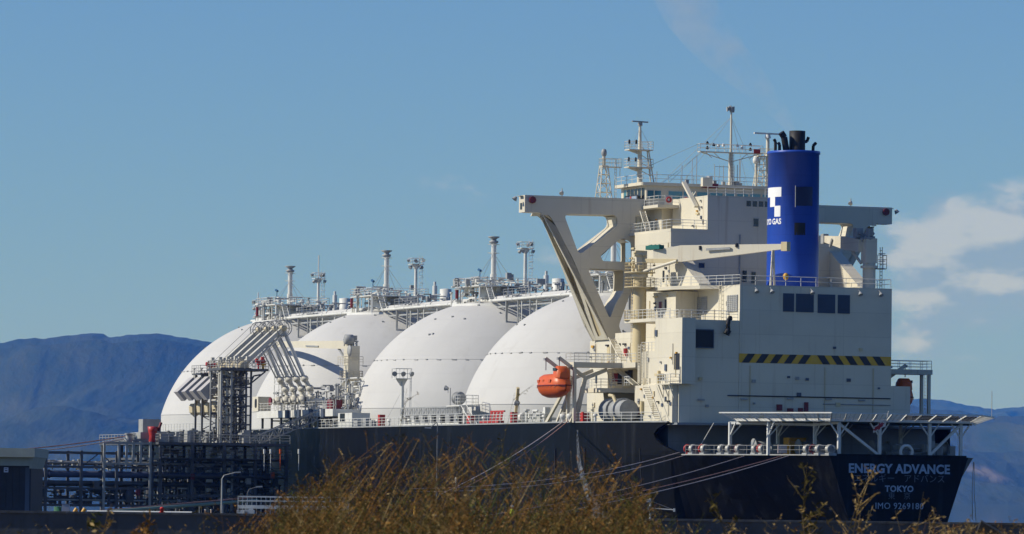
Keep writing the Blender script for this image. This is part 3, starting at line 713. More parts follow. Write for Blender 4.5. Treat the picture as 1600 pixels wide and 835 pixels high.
# wheelhouse
wh = prt(MB().box(-31, -22.8, -8.9, 8.9, 42.92, 45.55), 'wheelhouse', ivory)
prt(MB().prism(rounded([(-31.4, -9.7), (-31.4, 9.7), (-22.2, 9.7), (-22.2, -9.7)], 0.5, 3), 'z', 45.56, 45.95), 'roof', ivory, wh)
def win(parent, axis, at, a0, a1, z0, z1, m=window_glass, frame=0.08, fm=ivory):
    # framed window standing proud of a wall: axis 'x' wall faces aft at s = at, 'y' wall faces port at t = at
    o = 0.05
    f = MB()
    g = MB()
    if axis == 'x':
        f.box(at - o, at + 0.02, a0 - frame, a1 + frame, z0 - frame, z0).box(at - o, at + 0.02, a0 - frame, a1 + frame, z1, z1 + frame).box(at - o, at + 0.02, a0 - frame, a0, z0, z1).box(at - o, at + 0.02, a1, a1 + frame, z0, z1)
        g.box(at - 0.025, at + 0.02, a0, a1, z0, z1)
    else:
        sg = 1 if at > 0 else -1
        f.box(a0 - frame, a1 + frame, at - 0.02 * sg, at + o * sg, z0 - frame, z0).box(a0 - frame, a1 + frame, at - 0.02 * sg, at + o * sg, z1, z1 + frame).box(a0 - frame, a0, at - 0.02 * sg, at + o * sg, z0, z1).box(a1, a1 + frame, at - 0.02 * sg, at + o * sg, z0, z1)
        g.box(a0, a1, at - 0.02 * sg, at + 0.025 * sg, z0, z1)
    w = f.build('window', fm, parent) if parent is ship else f.build('window', fm, parent)
    g.build('pane', m, parent)
for a, b in ((7.9, 8.75), (6.9, 7.75), (4.0, 5.9), (2.3, 3.8), (0.5, 2.0), (-1.5, 0.2), (-3.2, -1.8), (-5.0, -3.5), (-6.7, -5.3), (-8.5, -7.0)): win(wh, 'x', -31, a, b, 43.95, 44.95)
for a in np.arange(-30.6, -23.6, 1.18): win(wh, 'y', 8.9, a, a + 1.0, 43.7, 45.3, window_glass if int(a * 10) % 3 else dark_glass, 0.07)
bul = prt(MB().box(-29.9, -25.3, 9.32, 9.46, 42.45, 43.25), 'bulwark', ivory)
MB().box(-29.8, -25.5, 9.47, 9.53, 43.1, 44.45).build('banner', hblack, bul)
mb = MB(); random.seed(4)
for r_, (z0, z1, x) in enumerate(((43.85, 44.3, -25.8), (43.2, 43.65, -26.9))):
    while x > -29.4:
        w_ = random.uniform(0.22, 0.34); mb.box(x - w_, x, 9.54, 9.56, z0, z1); x -= w_ + 0.1
prt(mb, 'banner_marks', letter, bul)['kind'] = 'stuff'
MB().box(-27.75, -27.35, 9.57, 9.59, 43.85, 44.3).build('banner_mark', red, bul)
# top of the wheelhouse
railing([(-31.3, -9.5), (-31.3, 9.5), (-22.5, 9.5)], 45.95, wh, 1.0, 1.8, 2)
mb = MB()
for k in range(14):
    s, t = random.uniform(-31, -24), random.uniform(-8.5, 8.5); h = random.choice((1.2, 1.8, 2.6, 3.6)); mb.tube((s, t, 45.95), (s, t, 45.95 + h), 0.045, 5)
    if k % 2: mb.box(s - 0.2, s + 0.2, t - 0.2, t + 0.2, 45.95, 46.5)
prt(mb, 'aerials', grey_gear, wh)['kind'] = 'stuff'
MB().tube((-31.2, 0.4, 45.95), (-31.2, 0.4, 47.0), 0.42, 10).build('searchlight', white_gear, wh)
MB().box(-31.7, -30.9, -0.6, 1.4, 45.5, 46.05).build('signal_locker', maroon, wh)
# ---- bridge wings: hollow box trusses
WS0, WS1 = -30.9, -27.3
def mirror(sg, p): return (p[0], p[1] * sg, p[2])
def wing(sg):
    mb = MB().box(WS0, -28.9, sg * 9.0, sg * 25.15, 41.72, 43.85)
    o = mb.build('bridge_wing', ivory, ship)
    MB().box(-28.9, -23.5, sg * 9.0, sg * 14.2, 42.3, 42.6).build('wing_deck', ivory, o)
    MB().box(-23.62, -23.5, sg * 9.0, sg * 14.2, 42.6, 43.8).build('wing_bulwark', ivory, o)
    # outline read in the aft plane of the truss
    def C(pts): return [(q.y, q.z) for q in (S(x, y, WS0) for x, y in pts)]
    outer = rounded(C([(843, 336), (858, 336), (866, 348), (884, 384), (893, 400), (907, 432), (924, 470), (941, 507), (952, 531), (975, 532), (967, 509), (985, 458), (993, 452), (993, 336)]), 0.35, 3)
    outer[0] = (outer[0][0], 41.8); h1 = rounded(C([(881, 334.5), (964, 336.5), (966, 352), (905, 399)]), 0.75)
    h2 = rounded(C([(970, 372), (938, 400), (942, 408.5), (987, 410), (987, 378)]), 0.45)
    h3 = rounded(C([(918.5, 420), (976, 422), (975, 455), (962, 474), (953, 499)]), 0.5)
    for s_, th in ((WS0 + 0.01, 0.28), (WS1 - 0.29, 0.28)):
        vs, fs = plate(outer, [h1, h2, h3], lambda a, b, k: (s_ + k * th, a * sg, b), th)
        MB().add(vs, fs).build('web_plate', ivory, o)
    # flanges closing the box
    def flange(pts, off=0.0):
        q = C(pts); mb = MB()
        for a, b in zip(q[:-1], q[1:]):
            A0, B0 = (WS0 + 0.29, a[0] * sg, a[1]), (WS0 + 0.29, b[0] * sg, b[1]); A1, B1 = (WS1 - 0.29, a[0] * sg, a[1]), (WS1 - 0.29, b[0] * sg, b[1])
            mb.add([A0, B0, B1, A1], [(0, 1, 2, 3)])
        return mb.build('flange', ivory, o, fixn=False)
    flange([(906, 399), (965, 353), (964, 338)]); flange([(940, 401), (970, 373), (985, 379)]); flange([(942, 408), (986, 409.5)])
    flange([(920, 421), (975, 422.5)]); flange([(919, 423), (952, 498)]); flange([(954, 497), (963, 473), (975, 454)]); flange([(883, 338), (904, 398)])
    # side plate of the leg with three long slots, spreading forward towards the foot
    aft = [(850, 337), (866, 348), (884, 384), (893, 400), (907, 432), (924, 470), (941, 507), (952, 531)]
    fwd = [(845, 336), (856, 345), (869.5, 379), (876, 400), (887, 430), (902, 470), (916, 508), (929, 534)]
    A = [S(x, y, WS0) for x, y in aft]; B = []
    for a, (x, y) in zip(A, fwd): q = T(x, y, a.y); B.append(Vector((q.x, a.y, a.z)))
    def pt2(u, w):
        n = len(A) - 1; f = min(max(u, 0), 0.9999) * n; i = int(f); k = f - i
        return (A[i].lerp(A[i + 1], k)).lerp(B[i].lerp(B[i + 1], k), w)
    def sub(poly):
        out = []
        for a, b in zip(poly, poly[1:] + poly[:1]):
            for j in range(6): out.append((a[0] + (b[0] - a[0]) * j / 6, a[1] + (b[1] - a[1]) * j / 6))
        return out
    rect = sub([(0, 0), (1, 0), (1, 1), (0, 1)])
    s1 = rounded([(0.06, 0.36), (0.445, 0.30), (0.455, 0.62), (0.40, 0.70), (0.09, 0.64)], 0.03)
    s2 = rounded([(0.50, 0.40), (0.50, 0.72), (0.62, 0.78), (0.765, 0.70), (0.755, 0.58)], 0.03)
    s3 = rounded([(0.64, 0.16), (0.95, 0.28), (0.97, 0.58), (0.90, 0.54), (0.70, 0.34)], 0.03)
    vs, fs = plate(rect, [sub([tuple(p) for p in s1]), sub([tuple(p) for p in s2]), sub([tuple(p) for p in s3])], lambda u, w, k: mirror(sg, pt2(u, w) + Vector((0, 0.04 + 0.10 * k, 0))), 0.2)
    MB().add(vs, fs).build('leg_side_plate', ivory, o)
    bk = MB(); vs = [mirror(sg, q_ + Vector((0, -0.06, 0))) for q_ in A] + [mirror(sg, q_ + Vector((0, -0.06, 0))) for q_ in B]; n_ = len(A)
    bk.add(vs, [(i, i + 1, n_ + i + 1, n_ + i) for i in range(n_ - 1)]); bk.build('leg_inner_plate', ivory_deep, o, fixn=False)  # yellower, darker ivory paints in the shadow inside the slots
    q = MB()
    for i in range(len(A) - 1):
        a, b = mirror(sg, B[i]), mirror(sg, B[i + 1]); q.beam(a, b, 0.25, 0.5)
    q.build('leg_front_flange', ivory, o)
    q = MB().tube((WS0 - 0.05, sg * 24.2, 43.25), (WS0 - 0.35, sg * 24.2, 43.25), 0.45, 8); q.build('wing_lamp', maroon, o)
    q = MB(); q.tube((WS0 + 1, sg * 19.8, 43.85), (WS0 + 1, sg * 19.8, 44.9), 0.06, 5); flood(q, (WS0 + 1, sg * 19.8, 44.5), (-0.5, 0.4, -0.7), 0.3); q.build('floodlight', grey_gear, o)
    q = MB(); q.box(WS0 + 0.5, -29.3, sg * 25.15, sg * 25.6, 43.7, 43.78); flood(q, (WS0 + 0.8, sg * 26.0, 43.6), (0, sg * 0.6, -0.8), 0.35); q.build('floodlight', grey_gear, o)
    MB().box(WS0 + 0.9, WS0 + 1.5, sg * 25.15, sg * 25.2, 42.1, 42.9).build('wing_window', dark_glass, o)
    # footing deck of the leg
    z = A[-1].z
wing(1); wing(-1)
# ---- funnel
FC, FA, FB_ = Vector((-56, 0, 0)), 3.6, 3.0
def fun(phi, z, off=0.0): return ((FA + off) * math.cos(phi) + FC.x, (FB_ + off) * math.sin(phi), z)
mb = MB(); n = 72
prof = [(32.0, 0.06), (34, 0.05), (48.3, 0.0), (48.32, 0.12), (48.65, 0.12), (48.66, 0.0)]
vs = [fun(2 * math.pi * i / n, z, o) for z, o in prof for i in range(n)]
mb.add(vs, [(k * n + i, k * n + (i + 1) % n, (k + 1) * n + (i + 1) % n, (k + 1) * n + i) for k in range(len(prof) - 1) for i in range(n)], True)
mb.add(vs[-n:], [tuple(range(n))])
funnel = prt(mb, 'funnel', blue_paint)
def fun_px(px, py):                      # near-side hit of the sight line on the funnel wall
    best = None
    for i in range(2000):
        phi = math.pi * (0.35 + 1.0 * i / 2000); p = Vector(fun(phi, 40)); w = SHIP_M @ p; d = w - CAM
        x = 800 + FPX * d.dot(VR) / d.dot(VF)
        if best is None or abs(x - px) < best[0]: best = (abs(x - px), phi)
    q = Vector(fun(best[1], 0)); z = S(px, py, q.x).z
    return best[1], z
def fpatch(name, p0, p1, z0, z1, m, off=0.03):
    k = max(2, int(abs(p1 - p0) / 0.06)); vs = []
    for i in range(k + 1):
        f = p0 + (p1 - p0) * i / k
        for z, o in ((z0, 0.0), (z0, off), (z1, off), (z1, 0.0)): vs.append(fun(f, z, o + 0.005))
    fs = []
    for i in range(k):
        for j in range(4): fs.append((i * 4 + j, i * 4 + (j + 1) % 4, (i + 1) * 4 + (j + 1) % 4, (i + 1) * 4 + j))
    return MB().add(vs, fs).build(name, m, funnel)
f_l = fun_px(1201.5, 310)[0]; f_r, zt = fun_px(1220.5, 292.5); _, zb = fun_px(1220, 307.5)
fpatch('emblem', f_l - 0.12, f_r, zb, zt, pure_white)
fa, z2 = fun_px(1211, 323.3); fb = fun_px(1203.5, 315)[0]
fpatch('emblem', fb, fa, z2, zb, pure_white)
fc, z3 = fun_px(1219.3, 338.6); fd = fun_px(1210.2, 330)[0]
fpatch('emblem', fd, fc, z3, z2 + 0.1, pure_white)
fe, z4 = fun_px(1221, 350)
tl = 0.0
lettering('TOKYO GAS', 1.0, lambda a, b, e: fun(fe + (a - 2.85) * 0.78 / 3.25, z4 + b * 0.95, 0.01 + e), 0.03, 0.03, 1.0).build('funnel_lettering', pure_white, funnel)
ph, zz = fun_px(1250, 358); fpatch('funnel_vent', ph - 0.22, ph + 0.22, zz - 0.75, zz + 0.75, black)
ph, zz = fun_px(1252, 307); fpatch('funnel_door', ph - 0.24, ph + 0.24, zz - 1.15, zz + 1.15, paint('funnel_door_blue', (0.010, 0.018, 0.07), 0.5, 0.1))
ph, zz = fun_px(1263, 307); fpatch('funnel_door', ph - 0.2, ph + 0.2, zz - 1.15, zz + 1.15, MATS['funnel_door_blue'])
ph, zz = fun_px(1242.5, 307); prt(MB().tube(fun(ph, zz - 1.3, 0.06), fun(ph, zz + 1.3, 0.06), 0.05, 5), 'funnel_pipe', steel_light, funnel)
prt(MB().lathe((-56, -0.45, 48.6), [(0.98, 0), (0.98, 2.6), (0.8, 2.62), (0.8, 2.2)], 20), 'exhaust_stack', black, funnel)
def bent(name, pts, r): prt(MB().path(pts, r, 8), name, black, funnel)
q = S(1229, 238, -56); bent('exhaust_pipe', [(-56, q.y, 48.6), (-56, q.y + 0.35, 50.4), (-56, q.y + 0.75, 50.95)], 0.42)
for x, h in ((1211.5, 1.5), (1218, 1.1)):
    q = S(x, 238, -56); bent('exhaust_pipe', [(-56, q.y, 48.6), (-56, q.y, 48.6 + h * 0.8), (-56, q.y + 0.2, 48.6 + h)], 0.2)
bent('exhaust_pipe', [(-56, -1.3, 49.9), (-56, -1.75, 50.0), (-56, -1.95, 50.5)], 0.2)
bent('exhaust_pipe', [(-56, -2.55, 48.6), (-56, -2.6, 49.5), (-56, -2.95, 49.85)], 0.2); bent('exhaust_pipe', [(-56, -2.3, 48.6), (-56, -2.6, 48.9), (-56, -2.6, 49.3)], 0.12)
# ---- aft face of the casing
for x0, y0, x1, y1 in ((1223.5, 458.5, 1240.3, 487.5), (1243.6, 459, 1271, 488.5), (1277.7, 460, 1304.5, 490), (1309, 461, 1327.5, 490.5)):
    a, b = S(x0, y0, -63), S(x1, y1, -63)
    o = MB().box(-63.09, -62.98, b.y, a.y, b.z, a.z).build('louvre_frame', slate, casing)
    for k in range(14):
        z = b.z + (a.z - b.z) * (k + 0.5) / 14; MB().add([(-63.08, b.y + 0.08, z + 0.06), (-63.08, a.y - 0.08, z + 0.06), (-63.16, a.y - 0.08, z - 0.06), (-63.16, b.y + 0.08, z - 0.06)], [(0, 1, 2, 3)]).build('louvre_slat', slate, casing)
hz0, hz1 = 22.74, 23.82
MB().box(-63.03, -62.98, -9.98, 10.03, hz0, hz1).build('hazard_band', yellow, casing)
for k in range(5):
    a = 9.95 - 0.25 - k * 1.83
    MB().add([(x, t, z) for x in (-63.031, -63.055) for t, z in ((a, hz0), (a - 0.95, hz0), (a - 1.75, hz1), (a - 0.8, hz1))], [(0, 1, 2, 3), (7, 6, 5, 4), (0, 4, 5, 1), (1, 5, 6, 2), (2, 6, 7, 3), (3, 7, 4, 0)]).build('hazard_stripe', hblack, casing)
    a = -0.15 - k * 1.83
    MB().add([(x, t, z) for x in (-63.031, -63.055) for t, z in ((a, hz1), (a - 0.95, hz1), (a - 1.75, hz0), (a - 0.8, hz0))], [(0, 1, 2, 3), (7, 6, 5, 4), (0, 4, 5, 1), (1, 5, 6, 2), (2, 6, 7, 3), (3, 7, 4, 0)]).build('hazard_stripe', hblack, casing)
a, b = S(1085, 516, -63), S(1113, 543, -63)
o = MB().box(-63.12, -62.93, b.y, a.y, b.z, a.z).build('air_intake', dark, house)
fr = MB().box(-63.2, -62.93, b.y - 0.12, b.y, b.z, a.z).box(-63.2, -62.93, a.y, a.y + 0.12, b.z, a.z).box(-63.2, -62.93, b.y - 0.12, a.y + 0.12, a.z, a.z + 0.12).box(-63.2, -62.93, b.y - 0.12, a.y + 0.12, b.z - 0.12, b.z); fr.build('intake_frame', slate, house)
mb = MB(); p = [S(1138, 516, -63.6), S(1137, 508, -63.6), S(1139, 498, -63.6), S(1143, 497, -63.6)]; mb.path(p, 0.28, 8); mb.tube(p[0], p[0] - Vector((0, -0.25, 0.5)), 0.42, 8); mb.build('gooseneck_vent', black, house)
def pipe_run(pts, r, m=grey_gear, parent=None, name='pipe'): return MB().path(pts, r, 5).build(name, m, parent or casing)
z = S(1150, 618.5, -63).z; pipe_run([(-63.1, 11.5, z), (-63.1, -9.9, z)], 0.07, hblack); pipe_run([(-63.1, -1, z - 0.8), (-63.1, -9.9, z - 0.8)], 0.06, grey_gear)
for x, y in ((1162, 624), (1234, 623), (1294, 624), (1346, 626), (1095, 625)):
    p = S(x, y, -63); MB().box(-63.25, -62.95, p.y - 0.4, p.y + 0.4, p.z - 0.1, p.z + 0.1).build('wall_lamp', grey_gear, casing)
for x, y, w_, h_, m in ((1217, 637, 0.32, 0.36, maroon), (1234, 642, 0.36, 0.28, maroon), (1250, 641, 0.26, 0.25, maroon), (1259, 636, 0.22, 0.55, maroon)):
    p = S(x, y, -63); MB().box(-63.3, -62.98, p.y - w_, p.y + w_, p.z - h_, p.z + h_).build('fire_box', m, casing)
for x in (1179, 1203, 1266, 1341, 1373): 
    p = S(x, 447, -63); q = MB(); q.tube((-63, p.y, 31.8), (-63.5, p.y, 31.6), 0.05, 5); flood(q, (-63.5, p.y, 31.5), (-0.6, 0, -0.8), 0.3); q.build('floodlight', grey_gear, casing)
railing([(-62.9, 9.95), (-62.9, -9.9), (-44, -9.9)], 32.05, casing, 1.1, 1.9, 2)
# port wall of the casing: two louvres, ladder, pipes
for x0, y0, x1, y1 in ((1088, 465, 1105, 490), (1137, 462, 1153, 487)):
    a, b = T(x0, y0, 10), T(x1, y1, 10)
    fo = MB().box(b.x, a.x, 9.98, 10.12, b.z, a.z).build('louvre_frame', grey_gear, casing)
    for k in range(9):
        z = b.z + (a.z - b.z) * (k + 0.5) / 9; MB().box(b.x + 0.12, a.x - 0.12, 10.12, 10.17, z - 0.045, z + 0.045).build('louvre_slat', steel_light, casing)
    for k in range(1, 5): s = b.x + (a.x - b.x) * k / 5; MB().box(s - 0.03, s + 0.03, 10.12, 10.19, b.z, a.z).build('louvre_bar', steel_light, casing)
mb = MB(); p = T(1126, 475, 10.2); mb.ladder((p.x, 10.25, 27.9), (p.x, 10.25, 32.6), (1, 0, 0), 0.7, 0.05, 0.5); mb.build('ladder', ivory, casing)
railing([(-62.9, 17.7), (-62.9, 10.2)], 27.75, house); railing([(-62.8, 17.8), (-55.7, 17.8)], 27.75, house)
mb = MB(); mb.ladder((-63.3, 17.6, 24.5), (-63.3, 17.6, 28.9), (0, 1, 0), 0.5, 0.04, 0.45); prt(mb, 'ladder', ivory, house)
# small things on the lit port walls: lamps, doors, boxes, hand rails
def wall_box(px, py, t, w, h, d, m, name, parent=None):
    p = T(px, py, t); return MB().box(p.x - w / 2, p.x + w / 2, t, t + d, p.z - h / 2, p.z + h / 2).build(name, m, parent or house)
for px, py, t, w, h, d, m, nm in (
    (1058, 565, 17.95, 1.5, 1.9, 0.08, dark, 'side_opening'), (1034, 586, 17.95, 1.3, 0.3, 0.7, ivory_deep, 'davit_head'), (1031, 590, 17.95, 0.35, 1.6, 0.3, ivory_deep, 'davit_post'),
    (1001, 628, 18.45, 0.5, 0.15, 0.3, hblack, 'wall_lamp'), (1029, 628, 18.45, 0.5, 0.15, 0.3, hblack, 'wall_lamp'), (1043, 627, 18.45, 0.5, 0.15, 0.3, hblack, 'wall_lamp'), (1035, 633, 18.45, 0.5, 0.4, 0.1, slate, 'wall_box'), (1048, 631, 18.45, 0.5, 0.4, 0.1, slate, 'wall_box'),
    (996, 645, 18.45, 0.8, 0.5, 0.3, red, 'fire_box'), (1005, 637, 18.45, 0.5, 1.5, 0.35, ivory_deep, 'hose_reel'), (1000, 585, 18.0, 0.3, 2.2, 0.15, ivory, 'pipe_casing'),
    (927, 542, 13.5, 0.6, 0.3, 0.2, amber, 'wall_lamp'), (930, 547, 13.5, 0.5, 0.3, 0.12, slate, 'wall_box'), (950, 540, 13.5, 0.7, 0.2, 0.25, hblack, 'wall_lamp'), (951, 555, 13.5, 0.9, 2.1, 0.06, ivory_deep, 'door'),
    (977, 538, 13.4, 0.8, 0.2, 0.25, hblack, 'wall_lamp'), (979, 551, 13.4, 0.6, 1.0, 0.3, red, 'fire_box'), (983, 544, 13.4, 0.5, 0.3, 0.12, slate, 'wall_box'),
    (944, 631, 18.1, 0.6, 0.15, 0.25, hblack, 'wall_lamp'), (928, 633, 18.1, 0.4, 0.12, 0.2, slate, 'wall_lamp'),
    (1032, 477, 13.0, 0.7, 0.8, 0.1, maroon, 'fire_box'), (1040, 476, 13.0, 0.35, 1.2, 0.06, dark, 'door_slot'), (1025, 464, 13.0, 1.2, 0.15, 0.2, ivory_deep, 'wall_lamp'), (1041, 462, 13.0, 1.2, 0.15, 0.2, ivory_deep, 'wall_lamp'),
    (1041, 419, 11.4, 0.6, 0.25, 0.15, hblack, 'wall_lamp'), (1046, 424, 11.4, 0.5, 0.3, 0.12, slate, 'wall_box'), (1043, 433, 11.4, 0.4, 0.5, 0.2, grey_gear, 'wall_box'), (1037, 432, 11.4, 0.5, 1.4, 0.06, dark, 'door_slot'),
    (1091, 334, 6.55, 0.9, 0.2, 0.2, ivory_deep, 'wall_lamp'), (1096, 340, 6.55, 0.4, 0.4, 0.12, slate, 'wall_box'), (1099, 347, 6.55, 0.2, 0.6, 0.1, hblack, 'wall_lamp'),
    (932, 590, 17.5, 0.5, 1.4, 0.06, dark_glass, 'porthole')):
    wall_box(px, py, t, w, h, d, m, nm)
for px, py, w_, h_, m, nm in ((968, 592, 0.28, 0.7, dark_glass, 'porthole'), (979, 590, 0.28, 0.75, dark_glass, 'porthole'), (985, 588, 0.28, 0.75, dark_glass, 'porthole'), (961, 590, 0.35, 0.5, maroon, 'fire_box')):
    q = S(px, py, -40); MB().box(-40.1, -39.99, q.y - w_, q.y + w_, q.z - h_, q.z + h_).build(nm, m, house)
# balcony on the port side house
bx0, bx1 = T(1029, 602, 18.9).x, T(1050, 602, 18.9).x
ba = prt(MB().box(bx1, bx0, 17.96, 19.2, 19.95, 20.1), 'balcony', ivory); railing([(bx0, 18.0), (bx0, 19.1), (bx1, 19.1), (bx1, 18.0)], 20.1, ba, 1.1, 0.9)
for s in (bx0 - 0.4, (bx0 + bx1) / 2, bx1 + 0.4): prt(MB().beam((s, 19.1, 19.95), (s, 18.46, 18.4), 0.12), 'bracket', ivory, ba)
# ladders and stairs
def stairs(p, q, side, w, m=ivory, parent=None): return MB().ladder(p, q, side, w, 0.06, 0.32).build('stairs', m, parent or ship)
stairs(T(1008, 603, 19.0), T(1028, 657, 19.0), (0, 1, 0), 0.8); mb = MB()
for dy in (0.4,): mb.tube(T(1012, 594, 19.5), T(1032, 648, 19.5), 0.045, 4)
prt(mb, 'handrail', ivory)
stairs(T(956, 528, 15.0), T(976, 566, 15.0), (0, 1, 0), 0.9); stairs(T(962, 575, 17.5), T(994, 602, 17.5), (0, 1, 0), 0.8); stairs(T(952, 575, 18.5), T(958, 605, 18.5), (0, 1, 0), 0.7)
stairs(T(1004, 330, 10.6), T(1014, 365, 10.6), (0, 1, 0), 0.7); stairs(S(1085, 300, -33.5), S(1072, 322, -33.5), (1, 0, 0), 0.8)
stairs((-51.9, 18.3, 20.2), (-51.9, 18.3, 25.0), (1, 0, 0), 0.7); stairs((-53.4, 18.3, 20.2), (-53.4, 18.3, 25.0), (1, 0, 0), 0.5)
railing([(-51.7, 17.9), (-55.9, 17.9)], 24.1, house, 1.1, 1.0); railing([(-49.5, 19.2), (-51.0, 19.2)], 20.0, house, 1.1, 0.8)
# square panes in the shaded aft walls
for x, y, s, w_, h_ in ((1181, 348, -45, 0.35, 0.5), (1096, 415, -45, 0.4, 0.3), (1177, 434, -45, 0.3, 0.7), (1163, 432, -45, 0.3, 0.7)):
    p = S(x, y, s); win(trunk, 'x', s, p.y - w_, p.y + w_, p.z - h_, p.z + h_, dark_glass)
a, b = S(1165, 314, -45), S(1203, 324, -45)
for k in range(4): win(trunk, 'x', -45, -5.9 + k * 0.0 + b.y * 0 + (a.y - (k + 1) * (a.y - b.y) / 4) + 5.9 + 0.1, (a.y - k * (a.y - b.y) / 4) - 0.1, b.z, a.z, dark_glass)
pipe_run([(-45.1, 2.2, 33), (-45.1, 2.2, 39)], 0.09, grey_gear, trunk)
railing([(-44.9, 6.5), (-44.9, 0.5)], 43.7, trunk, 1.1, 1.1); railing([(-44.9, -1.2), (-44.9, -3.0)], 43.7, trunk)
MB().beam((-42.5, 7.0, 42.4), (-38.5, 7.0, 45.6), 0.5, 0.3).build('stair_stringer', ivory, trunk)
MB().box(-35.9, -35.2, 2.0, 3.3, 45.4, 46.5).build('signal_box', ivory, trunk)

# many small fittings scattered over the lit walls
random.seed(58)
for (t, s0, s1, z0, z1, n_) in ((17.95, -64.0, -56.2, 20.6, 27.6, 9), (18.45, -62.3, -51.3, 15.8, 19.6, 12), (17.92, -55.8, -51.8, 20.4, 23.8, 5), (10.0, -62.6, -45.5, 28.2, 31.6, 9), (13.0, -50.2, -38.6, 23.5, 31.0, 12), (11.4, -44.8, -34, 32.5, 38.8, 10), (6.55, -44.8, -40.5, 39.8, 43.2, 5), (13.5, -31.0, -24.5, 23.2, 25.8, 5), (13.4, -38, -32.5, 23.2, 26.6, 5), (18.1, -40, -35, 15.8, 19.0, 5), (7.6, -32.8, -24, 39.8, 42.2, 6)):
    for k in range(n_):
        s, z = random.uniform(s0, s1), random.uniform(z0, z1); q = random.random()
        if q < 0.4: MB().box(s - 0.14, s + 0.14, t, t + 0.22, z - 0.1, z + 0.1).build('wall_lamp', random.choice((hblack, grey_gear, amber)), house)
        elif q < 0.7: h = random.uniform(0.15, 0.4); MB().box(s - h * 0.7, s + h * 0.7, t, t + 0.14, z - h, z + h).build('wall_box', random.choice((slate, grey_gear, ivory_deep, ivory)), house)
        else: L_ = min(random.uniform(1.0, 3.0), z - z0 + 0.5); MB().tube((s, t + 0.09, z), (s, t + 0.09, z - L_), 0.05, 5).build('wall_pipe', random.choice((ivory, ivory_deep, grey_gear)), house)
for k in range(16):
    t, z = random.uniform(-9.5, 17), random.uniform(16.2, 31); h = random.uniform(0.12, 0.3)
    if t > 10 and z > 27: continue
    if abs(z - 23.3) < 1.2: continue
    MB().box(-63.16, -62.97, t - h, t + h, z - h * 0.8, z + h * 0.8).build('wall_box', random.choice((grey_gear, slate, ivory_deep)), casing)
for t in (8.6, -1.2, -7.6): MB().tube((-63.08, t, 16.2), (-63.08, t, 22.4), 0.05, 5).build('wall_pipe', ivory_deep, casing)
# ---------------------------------------------------------------- masts
def lattice(mb, c0, c1, w0, w1, n, r=0.06, legs=4):       # tapering lattice post between two points (square section)
    c0, c1 = Vector(c0), Vector(c1); P = []
    for i in range(n + 1):
        f = i / n; c = c0.lerp(c1, f); w = (w0 + (w1 - w0) * f) / 2
        P.append([c + Vector((w * a, w * b, 0)) for a, b in ((1, 1), (-1, 1), (-1, -1), (1, -1))])
    for k in range(4): mb.tube(P[0][k], P[-1][k], r * 1.3, 5)
    for i in range(n + 1):
        for k in range(4): mb.tube(P[i][k], P[i][(k + 1) % 4], r * 0.8, 4, cap=False)
    for i in range(n):
        for k in range(4): mb.tube(P[i][k if i % 2 else (k + 1) % 4], P[i + 1][(k + 1) % 4 if i % 2 else k], r * 0.7, 4, cap=False)
    return mb
RZ = 45.95
# main signal mast
p = S(1141.5, 290, -30.5); mx, my = p.x, p.y
mb = MB(); mb.tube((mx, my, RZ), (mx, my, 50.0), 0.34, 10, 0.26); mb.tube((mx, my, 50.0), (mx, my, 55.4), 0.17, 8, 0.11)
mast = prt(mb, 'signal_mast', ivory)
yz = S(1140, 239, -30.5).z; yl, yr = S(1092, 237, -30.5).y, S(1190, 241, -30.5).y
mb = MB(); mb.box(mx - 0.45, mx + 0.45, yr, yl, yz - 0.06, yz + 0.06)
for a in (yl + 0.0, yr): mb.beam((mx, a * 0.9 + my * 0.1, yz - 0.1), (mx, my, yz - 1.15), 0.1)
for a in (0.55, 0.8): mb.beam((mx, my + (yl - my) * a, yz), (mx, my + (yl - my) * (a - 0.2), yz - 0.7), 0.07); mb.beam((mx, my + (yr - my) * a, yz), (mx, my + (yr - my) * (a - 0.2), yz - 0.7), 0.07)
yard = prt(mb, 'yard', ivory, mast)
MB().rail([(mx - 0.42, yl, yz), (mx - 0.42, yr, yz), (mx + 0.42, yr, yz), (mx + 0.42, yl, yz)], 1.0, 1.2, 0.03, 2, True).build('yard_railing', white_gear, mast)
for a, h in ((0.75, 1.1), (0.75, 0.5), (-0.62, 1.1), (-0.62, 0.5), (0.55, 0.9), (0.4, 0.8), (0.25, 0.9), (-0.2, 0.9), (-0.35, 0.7)):
    t = my + (yl - my) * a if a > 0 else my + (yr - my) * -a
    MB().lathe((mx - 0.1, t, yz + h), [(0.2, -0.15), (0.2, 0.05), (0.07, 0.25), (0.02, 0.26)], 8).build('signal_lamp', black if abs(a) > 0.5 else white_gear, mast)
MB().box(mx - 0.5, mx - 0.45, yr + 0.4, yr + 1.3, yz + 0.0, yz + 0.55).build('red_flag', red, mast)
mb = MB(); mb.tube((mx, my - 0.1, 55.2), (mx, my - 0.1, 55.9), 0.3, 8)
for k in range(5): mb.box(mx - 0.15, mx + 0.15, my + 0.5 - k * 0.22, my + 0.62 - k * 0.22, 55.3 + 0.1 * (k % 2), 55.85 + 0.1 * (k % 3))
prt(mb, 'wind_gauge', grey_gear, mast)
mb = MB()
for a, b, c in ((yl + 0.2, 45.95, -25), (yl + 3.2, 45.95, -25), (yr - 0.6, 46, -25), (yr - 2.6, 46, -25)): mb.tube((mx, my, 54.6), (c, a, b), 0.022, 4)
for a, b in ((yl - 0.2, yl + 3.8), (yl - 0.5, yl + 4.6)): mb.tube((mx, a, yz), (-30, b, 46.1), 0.022, 4)
mb.tube((mx, yl, yz + 1), (-30, 9.4, 47.5), 0.022, 4)
prt(mb, 'stay_wire', grey_gear, mast)
mb = MB(); mb.ladder((mx - 0.42, my, RZ), (mx - 0.42, my, yz), (0, 1, 0), 0.45, 0.03, 0.35)
